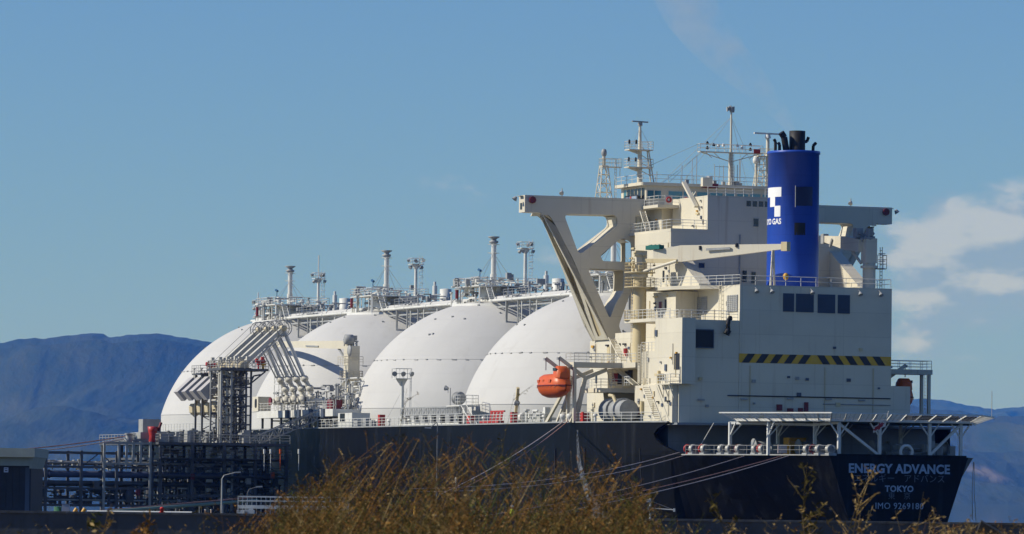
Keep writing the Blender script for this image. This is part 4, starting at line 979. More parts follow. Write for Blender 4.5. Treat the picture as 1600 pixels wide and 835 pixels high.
for k, t in enumerate((yl * 0.5 + my * 0.5, yl * 0.35 + my * 0.65)): mb.tube((mx, t, yz - 1.6), (mx, t, yz - 3.2), 0.03, 4); mb.tube((mx, t, yz - 1.8), (mx, my, yz - 1.8), 0.03, 4)
prt(mb, 'ladder', grey_gear, mast)
# forward radar mast on the port corner
p = S(998, 290, -29.6); px_, py_ = p.x, p.y - 0.1
mb = MB(); mb.tube((px_, py_, RZ), (px_, py_, 50.5), 0.33, 10, 0.26); mb.tube((px_, py_, 50.5), (px_, py_, 53.2), 0.26, 8, 0.16)
rm = prt(mb, 'radar_mast', ivory)
mb = MB()
for a in (-0.5, 0.5): mb.tube((px_ + a, py_ - 1.75, RZ), (px_ + a * 0.5, py_ - 1.1, 50.0), 0.09, 6)
for k in range(4):
    z = RZ + 1 + k; mb.tube((px_ + 0.5, py_ - 1.6 + k * 0.14, z), (px_, py_, z + 0.6), 0.05, 4); mb.tube((px_ - 0.5, py_ - 1.6 + k * 0.14, z), (px_ + 0.5, py_ - 1.6 + k * 0.14, z), 0.05, 4)
prt(mb, 'mast_legs', ivory, rm)
for z, w in ((47.9, 1.8), (50.1, 1.75)):
    mb = MB().prism([(px_ - 0.8, py_ - 1.5), (px_ + 0.8, py_ - 1.5), (px_ + 0.8, py_ + w), (px_ - 0.8, py_ + w)], 'z', z - 0.12, z); o = prt(mb, 'mast_platform', ivory, rm)
    mb = MB().prism([(py_ + 0.2, z - 0.12), (py_ + w, z - 0.12), (py_ + 0.2, z - 0.6)], 'x', px_ - 0.1, px_ + 0.1); prt(mb, 'bracket', ivory, rm)
    MB().rail([(px_ - 0.8, py_ - 1.5, z), (px_ - 0.8, py_ + w, z), (px_ + 0.8, py_ + w, z), (px_ + 0.8, py_ - 1.5, z)], 1.0, 0.8, 0.03, 3, True).build('railing', white_gear, rm)
    for q in (w + 0.05, w - 0.9): prt(MB().lathe((px_ - 0.85, py_ + q, z + 0.9), [(0.14, -0.25), (0.14, 0.2), (0.02, 0.3)], 8), 'mast_lamp', black, rm)
prt(MB().tube((px_, py_, 53.1), (px_, py_, 53.5), 0.3, 10), 'scanner_motor', grey_gear, rm)
prt(MB().beam((px_ - 0.4, py_ + 1.25, 53.62), (px_ + 0.4, py_ - 1.2, 53.62), 0.2, 0.16), 'scanner', grey_gear, rm)
mb = MB(); mb.tube((px_, py_, 52.8), (px_ + 0.6, py_ - 1.7, 50.6), 0.025, 4); mb.tube((px_, py_, 52.8), (px_ - 0.3, py_ + 1.4, 50.2), 0.02, 4); prt(mb, 'stay_wire', grey_gear, rm)
# lattice satellite mast on the port wing deck
p = S(943, 308, -25.5); lx, ly = p.x, p.y
mb = MB(); lattice(mb, (lx, ly, 42.6), (lx, ly, 48.2), 1.9, 0.8, 5, 0.055); o = prt(mb, 'lattice_mast', ivory)
prt(MB().tube((lx, ly, 48.2), (lx, ly, 49.4), 0.22, 8), 'mast_head', ivory, o)
prt(MB().lathe((lx, ly, 49.4), [(0.22, 0), (0.34, 0.2), (0.36, 0.55), (0.25, 0.85), (0.02, 0.95)], 12), 'satellite_dome', grey_gear, o)
mb = MB().box(lx - 0.6, lx + 0.6, ly - 2.2, ly + 0.4, 48.0, 48.1); mb.rail([(lx - 0.6, ly + 0.4, 48.1), (lx - 0.6, ly - 2.2, 48.1), (lx + 0.6, ly - 2.2, 48.1), (lx + 0.6, ly + 0.4, 48.1)], 1.0, 0.8, 0.03, 2, True)
mb.ladder((lx, ly - 1.6, 42.6), (lx, ly - 1.6, 49.0), (1, 0, 0), 0.5, 0.035, 0.4); mb.tube((lx, ly - 2.2, 46.9), (lx, ly - 2.2, 48.1), 0.04, 4); prt(mb, 'mast_platform', ivory, o)
# second radar and domes to starboard
p = S(1199, 290, -28); qx, qy = p.x, p.y
mb = MB(); mb.tube((qx, qy, RZ), (qx, qy, 52.4), 0.28, 10, 0.22); o = prt(mb, 'radar_mast', ivory)
prt(MB().tube((qx, qy, 52.3), (qx, qy, 52.75), 0.42, 10, 0.3), 'scanner_motor', white_gear, o)
prt(MB().beam((qx, qy + 1.9, 52.9), (qx + 0.5, qy - 1.9, 52.9), 0.25, 0.2), 'scanner', white_gear, o)
mb = MB(); lattice(mb, (qx + 0.3, qy + 1.0, RZ), (qx + 0.2, qy + 0.6, 50.4), 1.3, 0.9, 6, 0.045); prt(mb, 'lattice_post', ivory, o)
mb = MB().box(qx - 0.7, qx + 0.7, qy - 0.8, qy + 1.6, 49.9, 50.0); mb.rail([(qx - 0.7, qy + 1.6, 50), (qx - 0.7, qy - 0.8, 50)], 0.9, 0.8); prt(mb, 'mast_platform', ivory, o)
p = S(1181, 290, -28); mb = MB().tube((p.x, p.y, RZ), (p.x, p.y, 49.0), 0.18, 8); o = prt(mb, 'dome_post', ivory)
prt(MB().lathe((p.x, p.y, 49.0), [(0.2, 0), (0.42, 0.15), (0.42, 0.6), (0.28, 0.95), (0.02, 1.08)], 12), 'satellite_dome', white_gear, o)
# ---------------------------------------------------------------- deck cranes at the stern
def jib(mb, a, b, w0, h0, w1, h1): return mb.beam(a, b, w0, h0, (0, 0, 1), w1, h1)
cx_, cy_ = -45.1, 15.5
mb = MB().tube((cx_, cy_, 22.9), (cx_, cy_, 33.4), 0.82, 18); cr_ = prt(mb, 'port_crane', ivory_deep)
prt(MB().tube((cx_, cy_, 33.4), (cx_, cy_, 33.8), 1.0, 18).box(cx_ - 0.8, cx_ + 0.8, cy_ - 0.6, cy_ + 0.8, 33.8, 36.6), 'slewing_head', ivory, cr_)
tip = S(1226, 385.5, -62.0); root = Vector((cx_ - 1.8, cy_ - 1.2, 36.0))
mid = root.lerp(tip, 0.22)
mb = MB(); jib(mb, root, mid, 0.7, 1.3, 0.8, 2.0); jib(mb, mid, tip, 0.8, 2.0, 0.5, 0.62); jb = prt(mb, 'jib', ivory, cr_)
prt(MB().beam(tip + Vector((0.2, 0.15, 0)), tip + Vector((-0.5, -0.3, 0)), 0.8, 1.1), 'jib_head', ivory_deep, cr_)
prt(MB().beam(root.lerp(tip, 0.42) + Vector((-0.35, 0.5, 0.25)), root.lerp(tip, 0.60) + Vector((-0.3, 0.4, 0.22)), 0.14, 0.28), 'jib_walkway', grey_gear, cr_)
for f in (0.38, 0.66): prt(MB().box(root.lerp(tip, f).x - 0.15, root.lerp(tip, f).x + 0.15, root.lerp(tip, f).y + 0.3, root.lerp(tip, f).y + 0.6, root.lerp(tip, f).z + 0.3, root.lerp(tip, f).z + 0.75), 'jib_lamp', hblack, cr_)
prt(MB().tube((cx_ - 0.6, cy_ + 0.3, 33.9), root.lerp(tip, 0.2) + Vector((0, 0.5, -0.9)), 0.2, 8), 'luffing_cylinder', ivory, cr_)
prt(MB().beam((cx_, cy_ + 0.4, 35.4), root.lerp(tip, 0.2) + Vector((0, 0.4, -0.9)), 0.35, 0.5), 'jib_link', ivory_deep, cr_)
mb = MB()
for k in range(6): mb.lathe((cx_ - 1.0 - 0.35 * k, cy_ - 0.8 - 0.12 * k, 37.0 + 0.05 * (k % 2)), [(0.1, -0.3), (0.42, -0.1), (0.4, 0.15), (0.05, 0.3)], 7, smooth=False)
mb.beam((cx_ - 0.8, cy_ - 0.7, 36.95), (cx_ - 3.2, cy_ - 1.5, 37.0), 0.8, 0.5); prt(mb, 'canvas_cover', green_cover, cr_)
mb = MB()
for z in (28.2, 32.2, 34.0): mb.lathe((cx_, cy_, z - 0.2), [(0.8, 0), (1.9, 0.08), (1.9, 0.2), (0.8, 0.2)], 16); mb.rail([(cx_ + 1.85 * math.cos(a), cy_ + 1.85 * math.sin(a), z) for a in np.arange(0.2, 4.6, 0.55)], 1.1, 1.0, 0.035, 3)
mb.ladder((cx_ + 0.9, cy_ + 0.6, 23), (cx_ + 0.9, cy_ + 0.6, 32), (1, 0, 0), 0.5, 0.04, 0.4); prt(mb, 'crane_platform', ivory_deep, cr_)
random.seed(9); mb = MB(); clutter(mb, cx_ - 0.9, cx_ + 0.9, cy_ - 0.9, cy_ + 1.1, 33.9, 36.9, 26, 0.08, 0.2); prt(mb, 'crane_machinery', ivory_deep, cr_)['kind'] = 'stuff'
q = S(1207, 440, -61); q2 = S(1208, 391, -61)
mb = MB(); mb.beam((-61, q.y + 0.25, 32.05), (-61, q2.y + 0.05, q2.z), 0.2); mb.beam((-61, q.y - 0.25, 32.05), (-61, q2.y - 0.05, q2.z), 0.2); mb.beam((-59.3, q.y - 1.0, 32.05), (-60.9, q2.y, q2.z), 0.12)
for k in range(5): mb.beam((-61, q.y + 0.25, 32.7 + k * 0.75), (-61, q.y - 0.25, 32.7 + k * 0.75), 0.08)
prt(mb, 'jib_rest', ivory)
hk = S(1228, 432, -62); o = prt(MB().lathe((hk.x, hk.y, hk.z), [(0.05, -0.5), (0.3, -0.3), (0.36, 0.1), (0.2, 0.35), (0.05, 0.4)], 10), 'crane_hook', amber); 
# starboard crane
sx_, sy_ = -60.0, -8.35
mb = MB().tube((sx_, sy_, 32.05), (sx_, sy_, 35.2), 0.78, 16); c2 = prt(mb, 'starboard_crane', ivory)
prt(MB().tube((sx_, sy_, 34.6), (sx_, sy_, 34.9), 1.05, 16).prism([(sx_ - 0.75, 35.2), (sx_ + 0.75, 35.2), (sx_ + 0.75, 37.6), (sx_ - 0.2, 38.2), (sx_ - 0.75, 38.2)], 'y', sy_ - 0.7, sy_ + 0.75), 'slewing_head', ivory, c2)
tip2 = T(1289, 373.5, sy_ + 0.9); r2_ = Vector((sx_ + 0.3, sy_ + 1.0, 37.3)); m2_ = r2_.lerp(tip2, 0.35)
mb = MB(); jib(mb, r2_, m2_, 0.6, 1.5, 0.6, 1.7); jib(mb, m2_, tip2, 0.6, 1.7, 0.45, 0.75); prt(mb, 'jib', ivory, c2)
prt(MB().beam(tip2 + Vector((-0.3, 0, 0)), tip2 + Vector((0.5, 0, 0)), 0.7, 1.2), 'jib_head', grey_gear, c2)
prt(MB().beam(r2_.lerp(tip2, 0.72) + Vector((0, 0.35, 0.2)), r2_.lerp(tip2, 0.78) + Vector((0, 0.35, -0.8)), 0.25, 0.25), 'jib_clamp', grey_gear, c2)
prt(MB().tube((sx_ + 0.6, sy_ + 0.8, 35.2), r2_.lerp(tip2, 0.25) + Vector((0, 0, -0.7)), 0.18, 8), 'luffing_cylinder', ivory, c2)
mb = MB(); clutter(mb, sx_ - 0.9, sx_ + 1.6, sy_ - 0.6, sy_ + 1.0, 38.0, 38.9, 22, 0.1, 0.24); prt(mb, 'winch_gear', grey_gear, c2)['kind'] = 'stuff'
mb = MB(); mb.ladder((sx_, sy_ - 1.6, 32.05), (sx_, sy_ - 1.6, 37.2), (1, 0, 0), 0.6, 0.05, 0.4)
for z in (34.6, 35.5, 36.4): mb.torus((sx_, sy_ - 1.7, z), 0.42, 0.035, 10, 4)
mb.box(sx_ - 0.5, sx_ + 0.5, sy_ - 2.1, sy_ - 0.8, 34.5, 34.6); mb.rail([(sx_ - 0.5, sy_ - 0.9, 34.6), (sx_ - 0.5, sy_ - 2.1, 34.6), (sx_ + 0.5, sy_ - 2.1, 34.6)], 1.6, 0.7, 0.04, 3); prt(mb, 'crane_ladder', grey_gear, c2)
# ---------------------------------------------------------------- boat platform posts, davits, lifeboats
for sg, t1 in ((1, 24.0), (-1, -23.6)):
    for s in (-43.2, -45.3): prt(MB().beam((s, t1, ZD), (s, t1, 22.3), 0.36, 0.36), 'platform_post', ivory)
    mb = MB(); mb.ladder((-44.25, t1, ZD), (-44.25, t1, 22.2), (1, 0, 0), 0.5, 0.03, 0.4); prt(mb, 'ladder', ivory)
    o3 = 0 if sg > 0 else 5.2
    for s in (-40.3, -44.7):
        dv = MB(); dv.beam((s, sg * (23.6 - o3), 15.5), (s, sg * (22.4 - o3), 21.0), 0.32, 0.5); dv.beam((s, sg * (22.4 - o3), 21.0), (s, sg * (25.9 - o3), 23.4), 0.28, 0.4); dv.beam((s, sg * (22.4 - o3), 20.9), (s, sg * (19.6 - o3), 22.0), 0.3, 0.45)
        dv.beam((s, sg * (24.3 - o3), 15.5), (s + 0.3, sg * (22.6 - o3), 19.4), 0.25, 0.25); d_ = prt(dv, 'davit', ivory)
        prt(MB().tube((s, sg * (25.8 - o3), 23.2), (s, sg * (25.8 - o3), 21.9), 0.07, 5).tube((s, sg * (25.9 - o3), 23.4), (s, sg * (25.9 - o3), 23.1), 0.25, 6), 'davit_fall', grey_gear, d_)
    prt(MB().beam((-36.6, sg * 24.2, 15.5), (-39.6, sg * 23.2, 19.3), 0.35, 0.35), 'davit_brace', ivory)
def lifeboat(sg, label):
    C = Vector((-42.6, 25.6 if sg > 0 else -20.3, 20.0 if sg > 0 else 19.4)); th_ = thing('lifeboat', label, 'lifeboat', C, 'enclosed lifeboats hung in the davits')
    L_ = 3.85
    xs = np.linspace(-1, 1, 19)
    def b(u): return 1.35 * (max(0, 1 - abs(u) ** 3.2)) ** 0.6 + 0.06
    def ring(u, pts): return [(C.x + u * L_, C.y + y * b(u), C.z + z) for y, z in pts]
    def keel(u): return -1.5 + 0.75 * abs(u) ** 4
    hullp = MB(); up = MB()
    rows = []
    for u in xs:
        k = keel(u); rows.append(ring(u, [(1.0, 0.0), (0.97, -0.35), (0.82, -0.75), (0.5, k * 0.85), (0.06, k), (-0.06, k), (-0.5, k * 0.85), (-0.82, -0.75), (-0.97, -0.35), (-1.0, 0.0)]))
    n = 10; hullp.add([p for r in rows for p in r], [(i * n + j, i * n + j + 1, (i + 1) * n + j + 1, (i + 1) * n + j) for i in range(18) for j in range(n - 1)], True)
    hullp.build('boat_hull', orange, th_)
    rows = []
    for u in xs:
        c = 1.25 * (1 - abs(u) ** 6) + 0.12; c += 0.0
        rows.append(ring(u, [(1.0, 0.0), (0.98, 0.3), (0.8, c * 0.8), (0.45, c), (0.0, c * 1.05), (-0.45, c), (-0.8, c * 0.8), (-0.98, 0.3), (-1.0, 0.0)]))
    n = 9; up.add([p for r in rows for p in r], [(i * n + j, i * n + j + 1, (i + 1) * n + j + 1, (i + 1) * n + j) for i in range(18) for j in range(n - 1)], True)
    can = up.build('canopy', orange, th_)
    hump = MB(); rows = []
    for u in np.linspace(-1, 1, 9):
        w = 0.95 * (1 - abs(u) ** 4 * 0.35); c = 1.0 + 1.35 * (1 - max(0, abs(u)) ** 3 * 0.55)
        rows.append([(C.x - 2.35 + u * 1.0, C.y + y * w, C.z + z) for y, z in ((1.0, 0.9), (0.92, c * 0.8), (0.6, c), (-0.6, c), (-0.92, c * 0.8), (-1.0, 0.9))])
    hump.add([p for r in rows for p in r], [(i * 6 + j, i * 6 + j + 1, (i + 1) * 6 + j + 1, (i + 1) * 6 + j) for i in range(8) for j in range(5)], True)
    hump.add(rows[0], [(0, 1, 2, 3, 4, 5)]); hump.add(rows[-1], [(5, 4, 3, 2, 1, 0)])
    hu = hump.build('steering_cupola', orange, th_)
    MB().box(C.x - 2.9, C.x - 1.9, C.y + sg * 0.88, C.y + sg * 0.97, C.z + 1.75, C.z + 2.1).build('window', dark_glass, th_)
    fd = MB()
    for u0, u1 in zip(xs[:-1], xs[1:]):
        for s_ in (1, -1): fd.tube((C.x + u0 * L_, C.y + s_ * (b(u0) + 0.03), C.z), (C.x + u1 * L_, C.y + s_ * (b(u1) + 0.03), C.z), 0.075, 5, cap=False)
    fd.build('fender', maroon, th_)
    gl = MB()
    for u in np.linspace(-0.8, 0.8, 9): gl.tube((C.x + u * L_, C.y + sg * (b(u) + 0.06), C.z - 0.05), (C.x + (u + 0.09) * L_, C.y + sg * (b(u + 0.09) + 0.06), C.z - 0.3), 0.03, 4)
    gl.build('grab_line', rope_red, th_)
    for u in (-0.45, 0.1, 0.5): MB().box(C.x + u * L_ - 0.3, C.x + u * L_ + 0.3, C.y + sg * 1.22, C.y + sg * 1.36, C.z + 0.35, C.z + 0.7).build('hatch', paint('hatch_orange', (0.5, 0.1, 0.03), 0.4), th_)
lifeboat(1, 'bright orange enclosed lifeboat hanging in front of the nearest white tank')
lifeboat(-1, 'shaded reddish lifeboat half hidden beyond the far side of the stern house')
prt(MB().box(-46.5, -43.5, 22.3, 23.0, 15.5, 16.1), 'winch_bed', grey_gear)
# ---------------------------------------------------------------- stern platform over the mooring deck
PZ = 15.75
oct_in = [(-63.05, 9.8), (-74.6, 15.2), (-86.8, 8.9), (-86.8, -8.9), (-74.6, -15.2), (-63.05, -9.8)]
o = prt(MB().prism(oct_in, 'z', PZ - 0.25, PZ), 'stern_platform', deck_green)
oct_out = [(-72.5, 18.3), (-75.6, 18.0), (-88.6, 9.6), (-88.6, -9.6), (-75.6, -17.6), (-72.5, -18.3)]
inn = [(-72.0, 15.75), (-74.6, 15.6), (-86.8, 8.9), (-86.8, -8.9), (-74.6, -15.6), (-72.0, -15.75)]
for i in range(1, 4):
    a0, b0, a1, b1 = Vector((*inn[i], PZ - 0.05)), Vector((*inn[i + 1], PZ - 0.05)), Vector((*oct_out[i], PZ + 0.75)), Vector((*oct_out[i + 1], PZ + 0.75))
    if i == 2: b1.z += 0.0
    fr = MB(); fr.beam(a1, b1, 0.14, 0.14); fr.beam(a0, b0, 0.16, 0.3); n = max(1, round((b0 - a0).length / 1.75))
    for k in range(n + 1): fr.beam(a0.lerp(b0, k / n), a1.lerp(b1, k / n), 0.12, 0.14)
    f_ = fr.build('net_frame', white_gear, o)
    nt_ = MB(); m_ = max(2, round((b0 - a0).length / 0.55))
    for k in range(m_ + 1): nt_.tube(a0.lerp(b0, k / m_), a1.lerp(b1, k / m_), 0.022, 3, cap=False)
    for k in range(1, 5): nt_.tube(a0.lerp(a1, k / 5), b0.lerp(b1, k / 5), 0.022, 3, cap=False)
    nt_.build('safety_net', steel_light, o)['kind'] = 'stuff'
for (s, t) in ((-71.5, 14.8), (-78.5, 13.0), (-80.5, 8.0), (-86.3, 7.6), (-86.2, 2.4), (-86.2, -4.0), (-86.2, -8.0), (-70, 8.0), (-70, 0.0), (-70, -8.0)):
    p_ = MB().beam((s, t, ZM), (s, t, PZ - 0.25), 0.34, 0.34).build('platform_post', white_gear, o)
    br = MB()
    if s > -86:
        br.beam((s, t - 0.1, PZ - 1.9), (s - 0.4, t - 1.5, PZ - 0.3), 0.14); br.beam((s, t, PZ - 1.9), (s - 1.6, t, PZ - 0.3), 0.14)
    else: br.beam((s, t, PZ - 1.9), (s, t + 1.2, PZ - 0.3), 0.14); br.beam((s, t, PZ - 1.9), (s, t - 1.2, PZ - 0.3), 0.14)
    br.build('knee_brace', white_gear, o)
for a, b in (((-86.2, 7.5, PZ - 0.5), (-86.2, 2.6, ZM + 0.2)), ((-86.2, -7.8, PZ - 0.5), (-86.2, -4.0, ZM + 0.2))): MB().beam(a, b, 0.28, 0.28).build('diagonal_brace', white_gear, o)
mb = MB(); mb.beam((-71.5, 14.8, PZ - 0.35), (-80.5, 8.2, PZ - 0.55), 0.25, 0.3); mb.beam((-80.5, 8.2, PZ - 0.55), (-86.3, 7.6, PZ - 0.35), 0.25, 0.3); mb.build('edge_beam', white_gear, o)
# rail and fittings along the quarter
pts = [(s, hb(s, ZM) - 0.35) for s in (-64.5, -68, -72, -76, -80, -84, -86.2)]
railing(pts, ZM + 0.15, o, 1.0, 1.5, 2, m=steel_light, r=0.028)
def fairlead(px, m2=None):
    # roller chock: two broad rings on a bed
    d = ray(px, 703); best = min(np.arange(-86, -64, 0.05), key=lambda s: abs((lambda w: 800 + FPX * (w - CAM).dot(VR) / (w - CAM).dot(VF))(SHIP_M @ Vector((s, hb(s, ZM) - 0.6, ZM + 0.9))) - px))
    c = Vector((best, hb(best, ZM) - 0.7, ZM + 0.74))
    f = MB().lathe(c, [(0.38, -0.28), (0.54, -0.28), (0.56, -0.16), (0.42, -0.1), (0.42, 0.22), (0.56, 0.28), (0.54, 0.40), (0.38, 0.40), (0.38, -0.28)], 16, 'x').build('fairlead', steel_light, o)
    MB().box(c.x - 0.6, c.x + 0.7, c.y - 0.5, c.y + 0.5, ZM, ZM + 0.3).build('fairlead_bed', grey_gear, o)
    MB().lathe(c, [(0.37, -0.22), (0.37, 0.2), (0.02, 0.21)], 12, 'x').build('fairlead_core', m2 or black, o)
for px, m2 in ((1083, None), (1101, None), (1128, None), (1140, None), (1155, None), (1181, None), (1192, None), (1262, maroon), (1280, red), (1299, slate)): fairlead(px, m2)
for px, m in ((1073, red), (1096, red), (1152, maroon), (1187, red), (1270, maroon)):
    best = min(np.arange(-86, -62, 0.1), key=lambda s: abs((lambda w: 800 + FPX * (w - CAM).dot(VR) / (w - CAM).dot(VF))(SHIP_M @ Vector((s, hb(s, ZM) - 0.8, ZM + 0.9))) - px))
    MB().torus((best, hb(best, ZM) - 0.9, ZM + 0.75), 0.42, 0.14, 14, 6, 'x').tube((best, hb(best, ZM) - 0.9, ZM), (best, hb(best, ZM) - 0.9, ZM + 0.5), 0.25, 8).build('hand_wheel', m, o)
best = -79.6; MB().box(best, best + 0.1, hb(best, ZM) - 1.5, hb(best, ZM) - 0.35, ZM + 0.25, ZM + 1.25).build('notice_board', paint('notice_pink_white', (0.6, 0.5, 0.5), 0.6), o)
for s, t, w in ((-74, 6, 2.2), (-77, -2, 2.0), (-78, -9, 2.0), (-73, 11.5, 1.8)):
    wm = MB().tube((s, t - w / 2, ZM + 1.0), (s, t + w / 2, ZM + 1.0), 0.7, 14).tube((s, t - w / 2 - 0.08, ZM + 1.0), (s, t - w / 2, ZM + 1.0), 1.0, 14).tube((s, t + w / 2, ZM + 1.0), (s, t + w / 2 + 0.08, ZM + 1.0), 1.0, 14).box(s - 0.9, s + 0.9, t - w / 2 - 0.9, t - w / 2 - 0.2, ZM, ZM + 1.4)
    wm.build('mooring_winch', grey_gear, ship)
mb = MB().box(-70.2, -68.5, 4.4, 6.6, ZM, ZM + 2.2).beam((-70.3, 6.4, ZM + 2.1), (-70.3, 4.8, ZM + 1.0), 0.1).beam((-70.3, 4.6, ZM + 2.1), (-70.3, 5.6, ZM + 1.2), 0.1); mb.build('amber_locker', amber, ship)
MB().torus((-86.3, -1.0, ZM + 0.55), 0.75, 0.2, 18, 6, 'x').build('stern_chock', white_gear, o)
mb = MB(); clutter(mb, -85.5, -79, -8, -1, ZM, ZM + 1.6, 40, 0.08, 0.2); mb.build('stern_gear', grey_gear, o)['kind'] = 'stuff'
MB().box(-70, -68, -14, -9.5, PZ, PZ + 0.9).build('raft_cradle', black, o)
for k in range(2): MB().tube((-70.5, -13.6 - k * 2.3, PZ + 0.55), (-70.5, -15.4 - k * 2.3, PZ + 0.55), 0.42, 10).build('life_raft', black, o)
MB().tube((-88.2, -11, PZ + 0.5), (-88.2, -11, PZ + 3.6), 0.04, 5).build('aerial', grey_gear, o)
mb = MB().beam((-63.0, 15.5, ZM + 0.2), (-66, 14.5, PZ - 0.3), 0.1); mb.build('stair_stringer', grey_gear, o)
# ensign on the stern staff
fp = S(1383, 655, -88.3)
fg = thing('ensign', 'white flag with a red disc drooping from the stern platform edge', 'flag', fp)
MB().tube((fp.x, fp.y, fp.z - 0.9), (fp.x - 0.9, fp.y, fp.z + 0.9), 0.05, 6).build('flagstaff', white_gear, fg)
vs = []; nx, ny = 9, 6
for i in range(nx):
    for j in range(ny):
        u, w_ = i / (nx - 1), j / (ny - 1)
        vs.append((fp.x - 0.4 + 0.12 * math.sin(u * 7 + w_ * 2), fp.y + 0.05 + 1.7 * u * 0.95, fp.z - 0.1 - 0.75 * u - 0.75 * w_ + 0.08 * math.sin(u * 5)))
fs = [(i * ny + j, i * ny + j + 1, (i + 1) * ny + j + 1, (i + 1) * ny + j) for i in range(nx - 1) for j in range(ny - 1)]
m_ = MB().add(vs, fs, True); m_.mi = [1 if ((f // (ny - 1) - 4) ** 2 / 7 + (f % (ny - 1) - 2) ** 2 / 2.6) < 1.6 else 0 for f in range(len(fs))]
m_.build('cloth', [paint('flag_white', (0.6, 0.5, 0.42), 0.8), paint('flag_red', (0.35, 0.03, 0.03), 0.8)], fg)
# hanging lines at the starboard quarter
for x0, x1, y1 in ((1521, 1519.5, 812), (1522, 1525, 815)):
    a = S(x0, 722, -84.5); b = S(x1, y1, -84.5)
    lb = 'thin line hanging straight down nearest the far stern corner' if x0 == 1521 else 'thin line trailing slightly outward from the far stern corner'
    tag(MB().path([a, a.lerp(b, 0.5) + Vector((0, 0.1, 0)), b], 0.04, 5).build('hanging_line', grey_gear, None), lb, 'rope', 'lines hanging from the stern corner').matrix_world = SHIP_M
# ================================================================== midships: port rail, deck gear, manifold, crane
mb = MB()
for a, b in ((-60.5, -44), (-44, -41.5), (-36, 0), (0, 49), (80, 128)):
    mb = MB(); n = max(1, int((b - a) / 8)); pts = [(a + (b - a) * i / n, hb(a + (b - a) * i / n, ZD) - 0.25, ZD + 0.1) for i in range(n + 1)]
    mb.rail(pts, 1.1, 1.6, 0.038, 3); prt(mb, 'deck_railing', white_gear)
def at_px(px, py, t): return T(px, py, t)
# square cage light post by tank three
p = T(628, 660, 22.0)
mb = MB(); mb.tube((p.x, 22, ZD), (p.x, 22, 21.6), 0.24, 10); lp = prt(mb, 'deck_light_post', white_gear)
mb = MB().prism([(21.3, 21.9), (22.9, 21.9), (22.3, 21.0), (21.8, 21.0)], 'x', p.x - 0.1, p.x + 0.1); mb.box(p.x - 0.8, p.x + 0.8, 21.0, 23.2, 21.9, 22.0)
prt(mb, 'light_platform', white_gear, lp); mb = MB(); mb.rail([(p.x - 0.8, 21, 22), (p.x - 0.8, 23.2, 22), (p.x + 0.8, 23.2, 22), (p.x + 0.8, 21, 22)], 1.3, 1.1, 0.04, 2, True); mb.ladder((p.x - 0.5, 21.0, ZD), (p.x - 0.5, 21.0, 23.2), (1, 0, 0), 0.5, 0.035, 0.4)
for a in ((p.x + 2, 25.5), (p.x - 5.5, 20)): mb.tube((p.x, 22, 20.5), (a[0], a[1] - 1.5, ZD), 0.03, 4)
prt(mb, 'light_cage', white_gear, lp)
for k, dy in enumerate((1.4, 0.3, -0.8)): f = MB(); flood(f, (p.x - 0.8, 22 + dy, 22.7), (-0.8, 0.3 * (1 - k), -0.3), 0.36); f.build('floodlight', grey_gear, lp)
# stowed accommodation ladder on its rack
a, b = T(626, 655, 23.3).x, T(722, 655, 23.3).x
mb = MB(); z0_ = 17.0
for z in (z0_, z0_ + 0.95): mb.beam((a, 23.3, z), (b, 23.3, z), 0.12, 0.16); mb.beam((a, 22.5, z), (b, 22.5, z), 0.12, 0.16)
n = 26
for k in range(n + 1): s = a + (b - a) * k / n; mb.beam((s, 23.3, z0_), (s, 23.3, z0_ + 0.95), 0.06)
for k in range(n): s = a + (b - a) * k / n; s2 = a + (b - a) * (k + 1) / n; mb.beam((s, 23.32, z0_ + (0.95 if k % 2 else 0)), (s2, 23.32, z0_ + (0 if k % 2 else 0.95)), 0.05)
al = prt(mb, 'accommodation_ladder', grey_gear)
for k in range(7): s = a + (b - a) * (k + 0.5) / 7; prt(MB().box(s - 0.12, s + 0.12, 22.6, 23.2, ZD, z0_ - 0.05), 'rack_leg', steel, al)
prt(MB().box(b, a, 23.6, 23.75, ZD + 0.1, ZD + 0.35), 'rack_sill', white_gear, al)
# raised platform with a hose drum
p = T(718, 634, 22.3); s0 = p.x
mb = MB().box(s0 - 3.2, s0 + 1.7, 20.8, 23.5, p.z - 0.15, p.z)
for s in (s0 - 2.0, s0 - 0.2, s0 + 1.0): mb.tube((s, 22.2, ZD), (s, 22.2, p.z - 0.1), 0.17, 8)
pf = prt(mb, 'hose_platform', white_gear)
mb = MB(); mb.rail([(s0 - 1.4, 20.9, p.z), (s0 - 3.1, 20.9, p.z), (s0 - 3.1, 23.4, p.z), (s0 - 1.4, 23.4, p.z)], 1.3, 0.9, 0.04, 3); prt(mb, 'railing', white_gear, pf)
mb = MB().lathe((s0 + 0.1, 22.4, p.z + 0.95), [(0.2, -0.5), (0.85, -0.5), (0.85, -0.4), (0.55, -0.38), (0.55, 0.38), (0.85, 0.4), (0.85, 0.5), (0.2, 0.5)], 16, 'x')
for k in range(10): mb.torus((s0 + 0.1 - 0.34 + k * 0.075, 22.4, p.z + 0.95), 0.6, 0.06, 14, 4, 'x')
prt(mb, 'hose_drum', grey_gear, pf)
mb = MB(); mb.tube((s0 + 1.6, 23, p.z), (s0 + 1.6, 23, p.z + 2.3), 0.07, 6); flood(mb, (s0 + 1.9, 23.2, p.z + 2.2), (0.7, 0.5, 0.2), 0.36); prt(mb, 'deck_lamp', grey_gear, pf)
stairs((s0 - 3.4, 23.0, p.z), (s0 - 7.5, 23.0, ZD), (0, 1, 0), 0.8, white_gear, pf)
def deck_box(name, px, t, w, d, h, m): 
    p = T(px, 660, t); return MB().box(p.x - w / 2, p.x + w / 2, t - d / 2, t + d / 2, ZD, ZD + h).build(name, m, ship)
